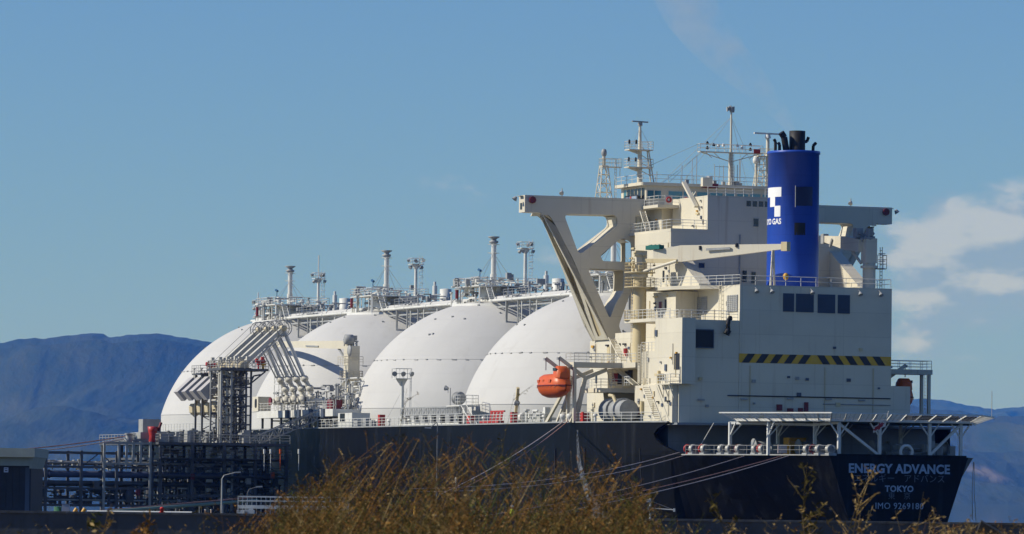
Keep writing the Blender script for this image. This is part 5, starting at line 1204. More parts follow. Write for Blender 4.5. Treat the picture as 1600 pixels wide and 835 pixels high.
# red sledge-like rack
p = T(778, 660, 22.5); mb = MB()
for k in range(4): s = p.x - 2.2 + k * 1.2; mb.beam((s, 23.0, ZD + 0.3), (s + 0.5, 22.6, ZD + 1.7), 0.28)
mb.beam((p.x - 2.6, 22.6, ZD + 1.7), (p.x + 2.3, 22.6, ZD + 1.7), 0.2); mb.box(p.x - 2.4, p.x + 4.2, 22.6, 23.4, ZD + 0.1, ZD + 0.55); prt(mb, 'red_rack', red)
for px, w, h, m, nm in ((736, 1.0, 1.3, red, 'fire_box'), (803, 0.6, 1.5, red, 'fire_box'), (913, 1.0, 1.3, red, 'fire_box'), (620 - 24, 0.7, 1.7, red, 'hydrant_box'), (541, 2.4, 1.3, ivory, 'cream_chest'),
                        (560, 1.4, 1.0, grey_gear, 'deck_chest'), (573, 1.2, 1.3, grey_gear, 'deck_chest'), (583, 1.0, 1.0, grey_gear, 'deck_chest'), (650, 1.0, 0.8, white_gear, 'deck_chest'), (665, 0.8, 0.9, grey_gear, 'deck_chest'), (1052, 0.5, 1.0, ivory, 'deck_chest')):
    deck_box(nm, px, 23.0 if px < 1000 else 18, w, 0.8, h, m)
p = T(807, 655, 22.0); prt(MB().beam((p.x + 0.3, 22, ZD + 1.3), (p.x - 1.2, 22.3, ZD + 4.6), 0.35, 0.45), 'stores_derrick', ivory_deep); prt(MB().tube((p.x + 0.8, 22.2, ZD), (p.x + 0.8, 22.2, ZD + 1.6), 0.35, 8), 'derrick_foot', grey_gear)
p = T(814, 655, 21.5); prt(MB().tube((p.x - 1.2, 21.5, ZD + 0.9), (p.x + 1.2, 21.5, ZD + 0.9), 0.62, 14), 'white_drum', white_gear)
mb = MB(); flood(mb, (p.x - 0.5, 22, ZD + 2.6), (0.6, 0.4, 0.3), 0.45); mb.tube((p.x - 0.5, 22, ZD), (p.x - 0.5, 22, ZD + 2.3), 0.07, 5); prt(mb, 'deck_lamp', grey_gear)
random.seed(31); mb = MB(); p = T(840, 655, 22); clutter(mb, p.x - 2.2, p.x + 2.2, 20.5, 23, ZD, ZD + 1.7, 34, 0.1, 0.22); prt(mb, 'winch_gear', white_gear)['kind'] = 'stuff'
for px in (880, 891): 
    p = T(px, 656, 24.1); prt(MB().lathe((p.x, 24.1, ZD), [(0.3, 0), (0.3, 0.5), (0.45, 0.6), (0.45, 1.0), (0.3, 1.1), (0.02, 1.12)], 12), 'fairlead_roller', white_gear)
p = T(966, 648, 20.0)
for k in range(3): prt(MB().tube((p.x + 2.6 - k * 2.2, 20.0, ZD + 1.5), (p.x + 1.0 - k * 2.2, 20.0, ZD + 1.5), 1.25, 18).tube((p.x + 2.75 - k * 2.2, 20, ZD + 1.5), (p.x + 2.6 - k * 2.2, 20, ZD + 1.5), 1.5, 18), 'mooring_winch', grey_gear)
prt(MB().path([(p.x - 1.2, 20.9, ZD), (p.x - 1.4, 20.9, ZD + 2.4), (p.x - 0.8, 21.0, ZD + 3.2), (p.x - 0.2, 21.3, ZD + 3.3)], 0.22, 7), 'vent_pipe', ivory_deep)
for px in (590, 608, 640, 676, 690, 756, 850, 930): 
    p = T(px, 660, 22.8); prt(MB().tube((p.x, 22.8, ZD), (p.x, 22.8, ZD + 0.8), 0.16, 7).lathe((p.x, 22.8, ZD + 0.8), [(0.3, 0), (0.3, 0.25), (0.02, 0.3)], 8), 'mushroom_vent', white_gear)
# manifold platform
MZ = T(465, 641, 24).z; ma, mb_ = T(402, 645, 24.0).x, T(521, 645, 24.0).x
pl = prt(MB().box(mb_, ma, 17, 24.1, MZ - 1.0, MZ), 'manifold_platform', white_gear)
mb = MB(); mb.rail([(mb_, 24.0, MZ), (ma, 24.0, MZ)], 1.1, 1.5, 0.038, 3); prt(mb, 'railing', white_gear, pl)
for k in range(8): s = ma + (mb_ - ma) * (k + 0.3) / 8; prt(MB().beam((s, 23.6, ZD), (s, 23.6, MZ - 1), 0.28), 'platform_post', steel, pl)
for k in range(4): s = ma + (mb_ - ma) * (0.42 + 0.155 * k); prt(MB().box(s - 0.55, s + 0.55, 24.11, 24.35, MZ - 1.15, MZ + 0.05), 'guard_plate', slate, pl)
p = T(406, 634, 23.5); cab = prt(MB().box(p.x - 1.3, p.x + 1.3, 22.3, 24.2, MZ, MZ + 2.1), 'control_cabin', ivory, pl)
prt(MB().prism(rounded([(p.x - 0.75, MZ + 0.5), (p.x + 0.2, MZ + 0.5), (p.x + 0.2, MZ + 1.8), (p.x - 0.75, MZ + 1.8)], 0.4, 4), 'y', 24.17, 24.23), 'cabin_opening', dark, cab)
ARM_S = [57.6 + 3.5 * i for i in range(4)]
for i, s in enumerate(ARM_S + [72.5]):
    q = MB().tube((s, 16, MZ + 1.4), (s, 23.2, MZ + 1.4), 0.34, 12)
    for t in (18, 20.4, 22.6): q.tube((s, t, MZ + 1.4), (s, t + 0.14, MZ + 1.4), 0.55, 12)
    o = prt(q, 'manifold_pipe', white_gear, pl); prt(MB().tube((s, 23.2, MZ + 1.4), (s, 23.4, MZ + 1.4), 0.58, 14), 'flange', maroon if i == 4 else steel, o)
    prt(MB().tube((s, 20, MZ + 1.6), (s, 20, MZ + 2.6), 0.07, 5).torus((s, 20, MZ + 2.6), 0.35, 0.05, 12, 4), 'hand_wheel', red if i == 2 else black, o)
random.seed(77); mb = MB(); clutter(mb, mb_ + 0.5, ma - 4, 17.5, 23.4, MZ, MZ + 3.4, 120, 0.06, 0.17); prt(mb, 'manifold_piping', grey_gear, pl)['kind'] = 'stuff'
mb = MB(); clutter(mb, mb_ + 0.5, mb_ + 9, 17, 22, MZ, MZ + 4.6, 60, 0.05, 0.14); prt(mb, 'manifold_piping', white_gear, pl)['kind'] = 'stuff'
mb = MB(); clutter(mb, mb_ - 2, ma, 18, 23, ZD, MZ - 1, 90, 0.07, 0.2); prt(mb, 'deck_piping', white_gear)['kind'] = 'stuff'
prt(MB().box(mb_ + 2.0, mb_ + 3.8, 22, 23.6, MZ, MZ + 1.3), 'maroon_box', maroon, pl)
prt(MB().box(mb_ + 4.2, mb_ + 5.8, 22, 23.6, MZ, MZ + 0.9), 'grey_box', grey_gear, pl)
o = prt(MB().box(mb_ - 6.5, mb_ - 0.8, 21, 23.6, ZD, MZ - 0.6), 'deck_store', white_gear); prt(MB().box(mb_ - 3.6, mb_ - 1.7, 23.6, 23.66, ZD + 0.9, ZD + 2.0), 'store_window', dark_glass, o)
# scaffold stair left of the arms
p = T(437, 625, 22); mb = MB(); lattice(mb, (p.x, 21.5, MZ), (p.x, 21.5, MZ + 6.5), 2.0, 2.0, 5, 0.045); prt(mb, 'access_scaffold', white_gear, pl)
# manifold crane
ct = 17.0; p = T(549, 600, ct); cs = p.x
ztop = T(549, 541, ct).z
mb = MB().box(cs - 0.95, cs + 0.95, ct - 0.85, ct + 0.85, ztop - 4.6, ztop); mc = prt(mb, 'manifold_crane', ivory)
mb = MB(); mb.beam((cs + 0.3, ct, ztop - 4.2), (cs + 2.8, ct + 4.5, ZD), 0.8, 0.7); mb.beam((cs - 0.3, ct, ztop - 4.2), (cs - 0.2, ct + 0.3, ZD), 1.0, 1.0); mb.beam((cs + 0.5, ct - 0.5, ztop - 4.2), (cs + 4, ct - 5, ZD), 0.7, 0.7)
prt(mb, 'crane_legs', ivory, mc)
mb = MB().lathe((cs, ct, ztop - 4.7), [(1.0, -0.1), (1.7, 0), (1.7, 0.1), (1.0, 0.1)], 14); mb.rail([(cs + 1.6 * math.cos(a), ct + 1.6 * math.sin(a), ztop - 4.6) for a in np.arange(0, 6.3, 0.6)], 1.1, 1.0, 0.04, 3)
mb.rail([(cs + 1.5, ct + 1.5, ztop - 2.6), (cs - 1.4, ct + 1.5, ztop - 2.6), (cs - 1.4, ct - 1.2, ztop - 2.6)], 1.1, 1, 0.04, 3); prt(mb, 'crane_platform', ivory, mc)
t2 = T(425, 538, ct); r0 = Vector((cs + 0.2, ct + 0.2, ztop + 0.15))
prt(MB().beam(r0, r0.lerp(t2, 0.55), 0.7, 1.15, (0, 0, 1), 0.7, 1.0).beam(r0.lerp(t2, 0.55), t2, 0.7, 1.0, (0, 0, 1), 0.55, 0.75), 'jib', ivory, mc)
prt(MB().beam(r0.lerp(t2, 0.36) + Vector((0, 0.42, -0.25)), r0.lerp(t2, 0.52) + Vector((0, 0.42, -0.2)), 0.1, 0.2), 'jib_walkway', grey_gear, mc)
mb = MB().lathe((cs - 0.1, ct + 0.5, ztop + 0.9), [(0.3, -0.6), (0.7, -0.55), (0.7, 0.55), (0.3, 0.6)], 12, 'y'); mb.lathe((cs - 1.6, ct + 0.9, ztop - 0.7), [(0.2, -0.1), (0.75, -0.1), (0.75, 0.1), (0.2, 0.1)], 14, 'y'); clutter(mb, cs - 1, cs + 1, ct - 0.6, ct + 1, ztop + 0.2, ztop + 1.3, 22, 0.08, 0.16); prt(mb, 'crane_winch', grey_gear, mc)
prt(MB().beam((cs + 1.0, ct + 0.3, ztop - 2.2), r0.lerp(t2, 0.14) + Vector((0, 0, -0.5)), 0.25), 'luffing_cylinder', grey_gear, mc)

# ================================================================== the jetty
JZ = 13.3
def jt(px, py, s): return S(px, py, s)
jet = thing('jetty_platform', 'dark multi-level steel jetty platform crowded with pipes beside the ship', 'jetty', (58, 38, 3.9))
js0, js1, jt0, jt1 = 48.0, 76.0, 28.6, 47.5
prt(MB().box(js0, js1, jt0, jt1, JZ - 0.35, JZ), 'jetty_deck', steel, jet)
cols = [(s, t) for s in (48.3, 57.4, 66.6, 75.7) for t in (29.0, 33.5, 38.0, 42.6, 47.1)]
cm = None
for s, t in cols:
    if cm is None:
        cm = MB().beam((s, t, 3.0), (s, t, JZ - 0.36), 0.42, 0.42).build('column', steel, jet); c_base = (s, t)
    else:
        c = cm.copy(); col.objects.link(c); c.parent = jet; c.location = (s - c_base[0], t - c_base[1], 0)
for z in (6.0, 8.6, 11.0):
    for s in (48.3, 57.4, 66.6, 75.7): prt(MB().beam((s, jt0 + 0.2, z), (s, jt1 - 0.2, z), 0.24, 0.36), 'cross_beam', steel, jet)
    for t in (29.0, 38.0, 47.1): prt(MB().beam((js0 + 0.2, t, z + 0.02), (js1 - 0.2, t, z + 0.02), 0.2, 0.3), 'long_beam', steel, jet)
ts_ = [29.0, 33.5, 38.0, 42.6, 47.1]
for a, b in zip(ts_[:-1], ts_[1:]):
    for z0_, z1_ in ((3.2, 6.0), (6.0, 8.6), (8.6, 11.0)):
        if random.random() < 0.7: prt(MB().beam((48.1, a, z0_), (48.1, b, z1_), 0.14), 'brace', steel, jet)
        if random.random() < 0.5: prt(MB().beam((48.05, b, z0_), (48.05, a, z1_), 0.14), 'brace', steel, jet)
mb = MB(); mb.rail([(js0, jt0, JZ), (js0, jt1, JZ), (js1, jt1, JZ)], 1.1, 1.5, 0.04, 3); prt(mb, 'railing', steel_light, jet)
mb = MB(); mb.rail([(js0 - 0.6, jt0, 8.8), (js0 - 0.6, jt1, 8.8)], 1.1, 1.5, 0.04, 3); mb.rail([(js0 - 0.6, jt0, 11.2), (js0 - 0.6, jt1, 11.2)], 1.1, 1.5, 0.04, 3); prt(mb, 'gallery_railing', steel, jet)
for z in (8.75, 11.15): prt(MB().box(js0 - 0.9, js0 + 1.2, jt0, jt1, z - 0.1, z), 'gallery', steel, jet)
random.seed(5)
mb = MB(); clutter(mb, 48.5, 60, 29, 47, 3.6, 12.6, 260, 0.08, 0.24); prt(mb, 'process_piping', steel, jet)['kind'] = 'stuff'
mb = MB(); clutter(mb, 48.2, 56, 29, 47, 4.0, 12.6, 120, 0.07, 0.18); prt(mb, 'process_piping', steel_light, jet)['kind'] = 'stuff'
mb = MB(); clutter(mb, 49, 70, 30, 47, JZ, JZ + 1.8, 90, 0.08, 0.2); prt(mb, 'deck_piping', steel_light, jet)['kind'] = 'stuff'
for px, py, w, h in ((262, 683, 1.8, 1.2), (273, 686, 1.6, 0.8), (296, 680, 0.6, 1.6), (386, 680, 1.0, 1.8)):
    p = S(px, py, 50); prt(MB().box(50, 51.5, p.y - w / 2, p.y + w / 2, JZ, JZ + h), 'cabinet', steel_light, jet)
for px, py, m in ((300, 745, maroon), (215, 770, maroon), (425, 783 - 40, orange)):
    p = S(px, py, 48); prt(MB().box(47.6, 48.0, p.y - 0.25, p.y + 0.25, p.z - 0.4, p.z + 0.4), 'alarm_box', m, jet)
# pipe trestle running ashore
pr = thing('pipe_trestle', 'long dark steel pipe trestle running left from the jetty to the shed', 'trestle', (52, 66, 3.9))
tr0, tr1 = 47.6, 84.0
zt_ = S(150, 708, 49).z; zl = S(150, 730, 49).z; zb_ = S(150, 790, 49).z
for s in (49.0, 55.5):
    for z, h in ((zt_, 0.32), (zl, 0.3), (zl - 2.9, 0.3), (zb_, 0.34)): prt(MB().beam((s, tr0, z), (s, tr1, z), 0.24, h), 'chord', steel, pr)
ps = list(np.arange(tr0 + 0.5, tr1, 5.0)); cm = None
for t in ps:
    for s in (49.0, 55.5):
        if cm is None: cm = MB().beam((s, t, zb_ - 1.0), (s, t, zt_ + 0.3), 0.36, 0.36).build('column', steel, pr); c_base = (s, t)
        else: c = cm.copy(); col.objects.link(c); c.parent = pr; c.location = (s - c_base[0], t - c_base[1], 0)
    for z in (zt_ - 0.02, zl - 0.02, zl - 2.92): prt(MB().beam((49.0, t, z), (55.5, t, z), 0.2, 0.26), 'cross_beam', steel, pr)
for i, t in enumerate(ps[:-1]):
    if i % 2 == 1 or i > 4: prt(MB().beam((48.9, t, zl), (48.9, t + 2.5, zt_), 0.13), 'brace', steel, pr); prt(MB().beam((48.9, t + 5, zl), (48.9, t + 2.5, zt_), 0.13), 'brace', steel, pr)
    if i % 3 == 1: prt(MB().beam((48.9, t, zb_), (48.9, t + 5, zl - 2.9), 0.13), 'brace', steel, pr)
pipe_blue = paint('pipe_slate_blue', (0.07, 0.09, 0.16), 0.5, 0.15)
for s, z, r, m in ((50.2, zl - 1.0, 0.48, pipe_blue), (51.6, zl - 0.9, 0.32, steel_light), (50.0, zl + 0.55, 0.16, steel_light), (50.8, zl + 0.6, 0.22, steel), (53, zl + 0.5, 0.28, steel), (50.2, zl - 2.2, 0.34, steel), (51.4, zl - 2.45, 0.24, steel_light), (52.6, zl - 2.3, 0.3, steel), (49.6, zb_ + 0.7, 0.14, steel_light), (50.4, zb_ + 0.8, 0.2, steel)):
    q = MB().tube((s, 30.5, z), (s, tr1, z), r, 10)
    for t in np.arange(33, tr1, 7.3): q.tube((s, t, z), (s, t + 0.2, z), r * 1.3, 10)
    prt(q, 'pipe', m, pr)
random.seed(12); mb = MB(); clutter(mb, 49.2, 55, tr0, tr1, zb_ + 0.3, zl - 2.4, 330, 0.08, 0.26); prt(mb, 'valve_gear', steel, pr)['kind'] = 'stuff'
mb = MB(); clutter(mb, 49.2, 53, tr0, tr1, zl - 0.2, zl + 0.9, 120, 0.05, 0.16); prt(mb, 'valve_gear', steel_light, pr)['kind'] = 'stuff'
# portal frames standing on the trestle head
zf = S(200, 691, 49).z; zg = S(200, 725, 49).z
fr = thing('portal_frame', 'pale steel portal frame standing tall at the jetty end of the trestle', 'frame', (49, 50, 3.9))
for px in (163, 186, 198, 208.5, 220, 235):
    p = S(px, 700, 48.6); prt(MB().beam((48.6, p.y, zg if px not in (163, 235) else zb_ - 0.6), (48.6, p.y, zf + 0.1), 0.3, 0.3), 'post', steel_light, fr)
a, b = S(163, 692, 48.6).y, S(236, 692, 48.6).y
for z in (zf - 0.15, zg): prt(MB().beam((48.6, a, z), (48.6, b, z), 0.26, 0.3), 'lintel', steel_light, fr)
# mooring hook platform
p = S(192, 682, 52); mh = thing('mooring_hook', 'grey quick release mooring hook unit at the end of two pink ropes', 'mooring hook', (52, p.y, JZ))
mb = MB(); mb.beam((50, p.y - 5.5, p.z - 0.6), (54, p.y + 0.5, p.z - 0.5), 0.8, 0.5); prt(mb, 'hook_base', steel_light, mh)
for k in range(3): prt(MB().lathe((51 + k, p.y - 0.4 - k * 0.5, p.z - 0.3), [(0.55, -0.5), (0.55, 0), (0.3, 0.1), (0.3, 0.6), (0.45, 0.7), (0.02, 0.75)], 10), 'hook', grey_gear, mh)
prt(MB().box(51, 53, p.y - 5.0, p.y - 2.2, p.z - 0.3, p.z + 0.6), 'motor_box', steel_light, mh)
prt(MB().box(50.6, 53.4, p.y - 6, p.y + 0.4, JZ, p.z - 0.8), 'plinth', steel, mh)
p = S(238.5, 680, 50); rc = thing('red_capstan', 'red flared capstan on the jetty corner left of the first tank', 'capstan', (50, p.y, JZ))
z0_, z1_ = S(238, 690, 50).z, S(238, 667, 50).z
prt(MB().lathe((50, p.y, 0), [(0.5, JZ), (0.55, z0_), (0.45, z0_ + 0.7), (0.62, z0_ + 1.4), (0.72, z1_), (0.02, z1_ + 0.05)], 14), 'drum', red, rc)
prt(MB().tube((50, p.y - 0.8, z1_ - 0.6), (50, p.y - 1.2, z1_ + 0.6), 0.2, 7), 'drive', maroon, rc)
bx = S(233, 660, 54); prt(MB().box(53, 55, bx.y - 1.4, bx.y + 1.2, JZ, bx.z + 0.4), 'control_cabinet', steel_light, rc)
# loading tower
TS0, TS1 = 51.6, 56.2
ty0, ty1 = S(391, 690, TS0).y, S(344.5, 690, TS0).y; ttop = S(375, 576, TS0).z
tw = thing('loading_tower', 'tall dark lattice tower with a railed top platform beside the loading arms', 'tower', (54, (ty0 + ty1) / 2, JZ))
tin = ty1 - 1.45
for s in (TS0, TS1):
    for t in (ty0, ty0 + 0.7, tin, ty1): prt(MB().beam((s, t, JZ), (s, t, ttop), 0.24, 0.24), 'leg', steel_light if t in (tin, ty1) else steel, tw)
nl = 8
for i in range(nl + 1):
    z = JZ + (ttop - JZ) * i / nl
    prt(MB().beam((TS0, ty0, z), (TS0, ty1, z), 0.14 if i % 2 else 0.22), 'cross_beam', steel, tw)
    if i < nl:
        z2 = JZ + (ttop - JZ) * (i + 1) / nl
        prt(MB().beam((TS0 - 0.02, tin, z), (TS0 - 0.02, ty1, z2), 0.1), 'brace', steel_light, tw)
        if i % 2 == 0:
            z3 = JZ + (ttop - JZ) * (i + 2) / nl
            prt(MB().beam((TS0, ty0 + 0.7, z), (TS0, tin, z3), 0.11), 'brace', steel, tw); prt(MB().beam((TS0 + 0.03, ty0 + 0.7, z3), (TS0 + 0.03, tin, z), 0.11), 'brace', steel, tw)
            prt(MB().beam((TS1, ty0 + 0.7, z), (TS1, tin, z3), 0.11), 'brace', steel, tw)
py0 = S(418, 578, TS0).y
prt(MB().box(TS0 - 0.5, TS1 + 1, py0, ty1 + 0.3, ttop - 0.3, ttop), 'platform', steel, tw)
mb = MB(); mb.rail([(TS0 - 0.4, py0, ttop), (TS0 - 0.4, ty1 + 0.2, ttop), (TS1 + 0.9, ty1 + 0.2, ttop)], 1.1, 1.2, 0.04, 3); mb.rail([(TS0 - 0.4, py0, ttop), (TS1 + 0.9, py0, ttop)], 1.1, 1.2, 0.04, 3); prt(mb, 'railing', steel_light, tw)
mb = MB(); mb.beam((TS0, ty0, ttop - 2.0), (TS0, py0 + 0.3, ttop - 0.35), 0.18); mb.path([(TS0, py0 + 1.0, ttop - 0.8), (TS0, py0 + 2.0, ttop - 1.0), (TS0, ty0 + 0.2, ttop - 2.2)], 0.12, 6); prt(mb, 'bracket', steel, tw)
random.seed(40); mb = MB(); clutter(mb, TS0 + 0.2, TS1, ty0, ty1, JZ + 0.5, ttop - 0.5, 130, 0.06, 0.16); prt(mb, 'tower_piping', steel, tw)['kind'] = 'stuff'
mb = MB(); clutter(mb, TS0 + 0.2, TS1, ty0 + 1, ty1, JZ + 1, ttop, 70, 0.06, 0.14); prt(mb, 'tower_piping', arm_paint, tw)['kind'] = 'stuff'
def monitor(s, t, z, m, label, sc=1.0):
    o = thing('fire_monitor', label, 'fire monitor', (s, t, z), 'fire water monitors on the jetty towers')
    prt(MB().tube((s, t, z), (s, t, z + 0.6 * sc), 0.13 * sc, 8).tube((s, t, z + 0.6 * sc), (s, t, z + 1.15 * sc), 0.3 * sc, 10), 'stand', m, o)
    prt(MB().tube((s, t + 0.2, z + 1.0 * sc), (s, t - 1.0 * sc, z + 1.25 * sc), 0.24 * sc, 8, 0.3 * sc).tube((s, t + 0.5 * sc, z + 1.3 * sc), (s, t + 0.1, z + 1.3 * sc), 0.3 * sc, 8), 'nozzle', m, o)
    prt(MB().tube((s, t + 0.1, z + 1.2 * sc), (s, t + 0.1, z + 1.75 * sc), 0.12 * sc, 6), 'gearbox', grey_gear, o)
q = S(404, 576, TS0 + 1); monitor(TS0 + 1, q.y, ttop, red, 'red fire monitor on the right end of the tall tower platform', 0.9)
q = S(411, 576, TS0 + 1); 
yo = thing('hydraulic_stand', 'yellow upright valve stand beside the red monitor on the tower platform', 'valve stand', (TS0 + 1, q.y, ttop)); prt(MB().tube((TS0 + 1, q.y, ttop), (TS0 + 1, q.y, ttop + 1.5), 0.18, 8).box(TS0 + 0.7, TS0 + 1.3, q.y - 0.3, q.y + 0.3, ttop + 0.5, ttop + 0.8), 'post', amber, yo); prt(MB().tube((TS0 + 1, q.y + 0.1, ttop + 1.0), (TS0 + 1, q.y + 0.1, ttop + 1.7), 0.26, 8), 'valve', red, yo)
# smaller monitor tower behind the counterweights
MS = 63.0; my0, my1 = S(357, 690, MS).y, S(313, 690, MS).y; mtop = S(330, 586, MS).z
mt = thing('monitor_tower', 'slim lattice tower with a small railed platform behind the counterweights', 'tower', (MS, (my0 + my1) / 2, JZ))
for s in (MS, MS + 3):
    for t in (my0 + 0.2, my1 - 0.2): prt(MB().beam((s, t, JZ), (s, t, mtop), 0.24, 0.24), 'leg', steel, mt)
for i in range(5):
    z, z2 = JZ + (mtop - JZ) * i / 5, JZ + (mtop - JZ) * (i + 1) / 5
    prt(MB().beam((MS, my0 + 0.2, z2 - 0.1), (MS, my1 - 0.2, z2 - 0.1), 0.16), 'cross_beam', steel, mt)
    prt(MB().beam((MS, my0 + 0.2, z), (MS, my1 - 0.2, z2), 0.11), 'brace', steel_light, mt); prt(MB().beam((MS + 0.03, my1 - 0.2, z), (MS + 0.03, my0 + 0.2, z2), 0.11), 'brace', steel, mt)
prt(MB().box(MS - 0.4, MS + 3.4, my0 - 0.3, my1 + 0.3, mtop, mtop + 0.2), 'platform', steel, mt)
mb = MB(); mb.rail([(MS - 0.4, my0 - 0.3, mtop + 0.2), (MS - 0.4, my1 + 0.3, mtop + 0.2), (MS + 3.4, my1 + 0.3, mtop + 0.2)], 1.1, 1.0, 0.04, 3); prt(mb, 'railing', steel_light, mt)
q = S(327, 583, MS + 1); monitor(MS + 1, q.y, mtop + 0.2, red, 'red fire monitor on the slim tower above the grey counterweights', 1.0)
# ---- four loading arms
def loading_arm():
    s = ARM_S[0]
    def A(px, py): p = S(px, py, s); return Vector((s, p.y, p.z))
    piv, apex, end, cw = A(378, 572), A(442, 513), A(476, 592), A(328, 607)
    base = Vector((s, piv.y, JZ)); o = thing('marine_loader', 'loading arm', 'loading arm', base, 'marine loading arms reaching to the ship manifold')
    prt(MB().tube(base, (s, piv.y, piv.z), 0.42, 12).tube((s, piv.y, JZ), (s, piv.y, JZ + 0.3), 0.8, 12), 'riser', arm_paint, o)
    prt(MB().lathe(piv, [(0.3, -0.9), (0.75, -0.85), (0.75, 0.85), (0.3, 0.9)], 14, 'x'), 'trunnion', arm_cream, o)
    d = (apex - piv).normalized(); nrm = Vector((0, -d.z, d.y))
    prt(MB().beam(piv - d * 1.0, apex - d * 0.4, 1.0, 0.7, (0, 0, 1), 0.8, 0.5), 'inboard_arm', arm_paint, o)
    mb = MB().tube(piv + nrm * 0.75 + d * 1.5, apex + nrm * 0.55, 0.16, 8)
    k = MB(); L_ = (apex - piv).length
    for i in range(9): q = piv + d * (L_ * (0.15 + 0.085 * i)); k.tube(q + nrm * 0.4, q + nrm * 1.3, 0.035, 4)
    k.tube(piv + d * (L_ * 0.15) + nrm * 1.3, piv + d * (L_ * 0.83) + nrm * 1.3, 0.035, 4)
    prt(mb, 'product_pipe', white_gear, o); prt(k, 'arm_railing', arm_paint, o)
    prt(MB().beam(cw + d * 0.2, piv - d * 0.8, 0.5, 0.6), 'counterweight_beam', arm_paint, o)
    prt(MB().beam(cw - d * 1.5, cw + d * 1.6, 1.75, 1.7), 'counterweight', cw_grey, o)
    c2_ = A(341, 640)
    prt(MB().lathe(c2_, [(0.1, -1.0), (0.85, -0.35), (0.95, 0.5), (0.7, 0.9), (0.02, 0.95)], 8, smooth=False), 'lower_counterweight', arm_cream, o)
    prt(MB().beam(c2_ + Vector((0, 0, 0.6)), piv + Vector((0.3, 1.5, -2.2)), 0.35, 0.5), 'lower_weight_link', arm_cream, o); prt(MB().beam(c2_ + Vector((0, -0.5, 0.7)), cw + Vector((0, -1.3, -0.9)), 0.25, 0.6), 'lower_weight_link', cw_grey, o)
    for off in (-0.55, 0.55):
        w = MB().torus(apex + Vector((off, 0, 0)), 1.12, 0.075, 26, 5, 'x')
        for a in range(4): v_ = Vector((0, math.cos(a * 0.785), math.sin(a * 0.785))); w.tube(apex + Vector((off, 0, 0)) - v_ * 1.1, apex + Vector((off, 0, 0)) + v_ * 1.1, 0.035, 4)
        prt(w, 'sheave', steel_light, o)
    w = MB().torus(piv + Vector((0.75, 0, 0)), 0.95, 0.06, 22, 4, 'x'); prt(w, 'sheave', steel_light, o)
    prt(MB().lathe(apex, [(0.2, -0.7), (0.42, -0.65), (0.42, 0.65), (0.2, 0.7)], 12, 'x'), 'apex_swivel', arm_cream, o)
    c = MB()
    for sg in (1, -1): c.tube(apex + nrm * (1.1 * sg) + Vector((0.55, 0, 0)), piv + nrm * (0.95 * sg) + Vector((0.75, 0, 0)), 0.03, 4)
    prt(c, 'pantograph_cable', steel, o)
    e = (end - apex).normalized(); en = Vector((0, -e.z, e.y))
    prt(MB().tube(apex, end, 0.28, 12, 0.25), 'outboard_arm', white_gear, o)
    prt(MB().tube(apex + en * 0.85 + e * 1.0, end + en * 0.5 - e * 0.5, 0.10, 6).tube(apex + e * 0.9, apex + en * 0.85 + e * 1.0, 0.1, 6).tube(end - e * 0.6, end + en * 0.5 - e * 0.5, 0.1, 6), 'return_pipe', steel_light, o)
    man = Vector((s, 23.45, MZ + 1.4)); low = A(484, 607)
    t_ = MB().path([end, low, low + Vector((0, -0.2, -1.2)), Vector((s, man.y + 0.9, man.z)), man], 0.33, 10)
    for q, r in ((end, 0.5), (low, 0.52), (low + Vector((0, -0.2, -1.2)), 0.5), (man + Vector((0, 0.25, 0)), 0.58)): t_.lathe(q, [(0.1, -r), (r, -r * 0.5), (r, r * 0.5), (0.1, r)], 10, 'x')
    prt(t_, 'triple_swivel', arm_paint, o)
    random.seed(3); c = MB(); clutter(c, s - 0.6, s + 0.6, piv.y - 0.8, piv.y + 1.2, piv.z - 2.6, piv.z + 1.1, 44, 0.06, 0.16); clutter(c, s - 0.6, s + 0.6, piv.y + 0.6, cw.y - 0.5, cw.z - 0.6, piv.z - 0.2, 22, 0.06, 0.15); prt(c, 'hydraulics', arm_paint, o)['kind'] = 'stuff'
    return o
arm0 = loading_arm()
ARM_LABELS = ['rightmost and nearest of the four loading arms, fully in view', 'second loading arm from the right, behind the nearest one', 'third loading arm from the right, second from the left', 'leftmost and farthest of the four loading arms']
for i in range(4):
    o = arm0 if i == 0 else copy_tree(arm0)
    o.matrix_world = SHIP_M @ Matrix.Translation(BASE[arm0.name] + Vector((ARM_S[i] - ARM_S[0], 0, 0))); o['label'] = ARM_LABELS[i]
# gangway from the jetty to the deck
g0, g1 = S(392, 700, 49.0), S(508, 652, 49.0)
gw = thing('gangway', 'long lattice gangway climbing from the jetty to the ship rail', 'gangway', (49, g0.y, g0.z))
dn = (g1 - g0); n = 16
for s in (49.0, 50.4):
    for dz, w in ((0, 0.16), (1.25, 0.13)): prt(MB().beam(g0 + Vector((s - 49.0, 0, dz)), g1 + Vector((s - 49.0, 0, dz)), w), 'chord', steel_light, gw)
    mb = MB()
    for k in range(n): 
        a_ = g0 + dn * (k / n) + Vector((s - 49.0, 0, 0)); b_ = g0 + dn * ((k + 1) / n) + Vector((s - 49.0, 0, 0)); mb.beam(a_ + Vector((0, 0, 1.25 * (k % 2))), b_ + Vector((0, 0, 1.25 * ((k + 1) % 2))), 0.09); mb.beam(a_, a_ + Vector((0, 0, 1.25)), 0.06)
    prt(mb, 'lattice_web', steel_light, gw)
for k in range(18): q = g0 + dn * ((k + 0.5) / 18); prt(MB().box(q.x + 0.05, q.x + 1.35, q.y - 0.28, q.y + 0.28, q.z - 0.03, q.z + 0.05), 'tread', steel, gw)
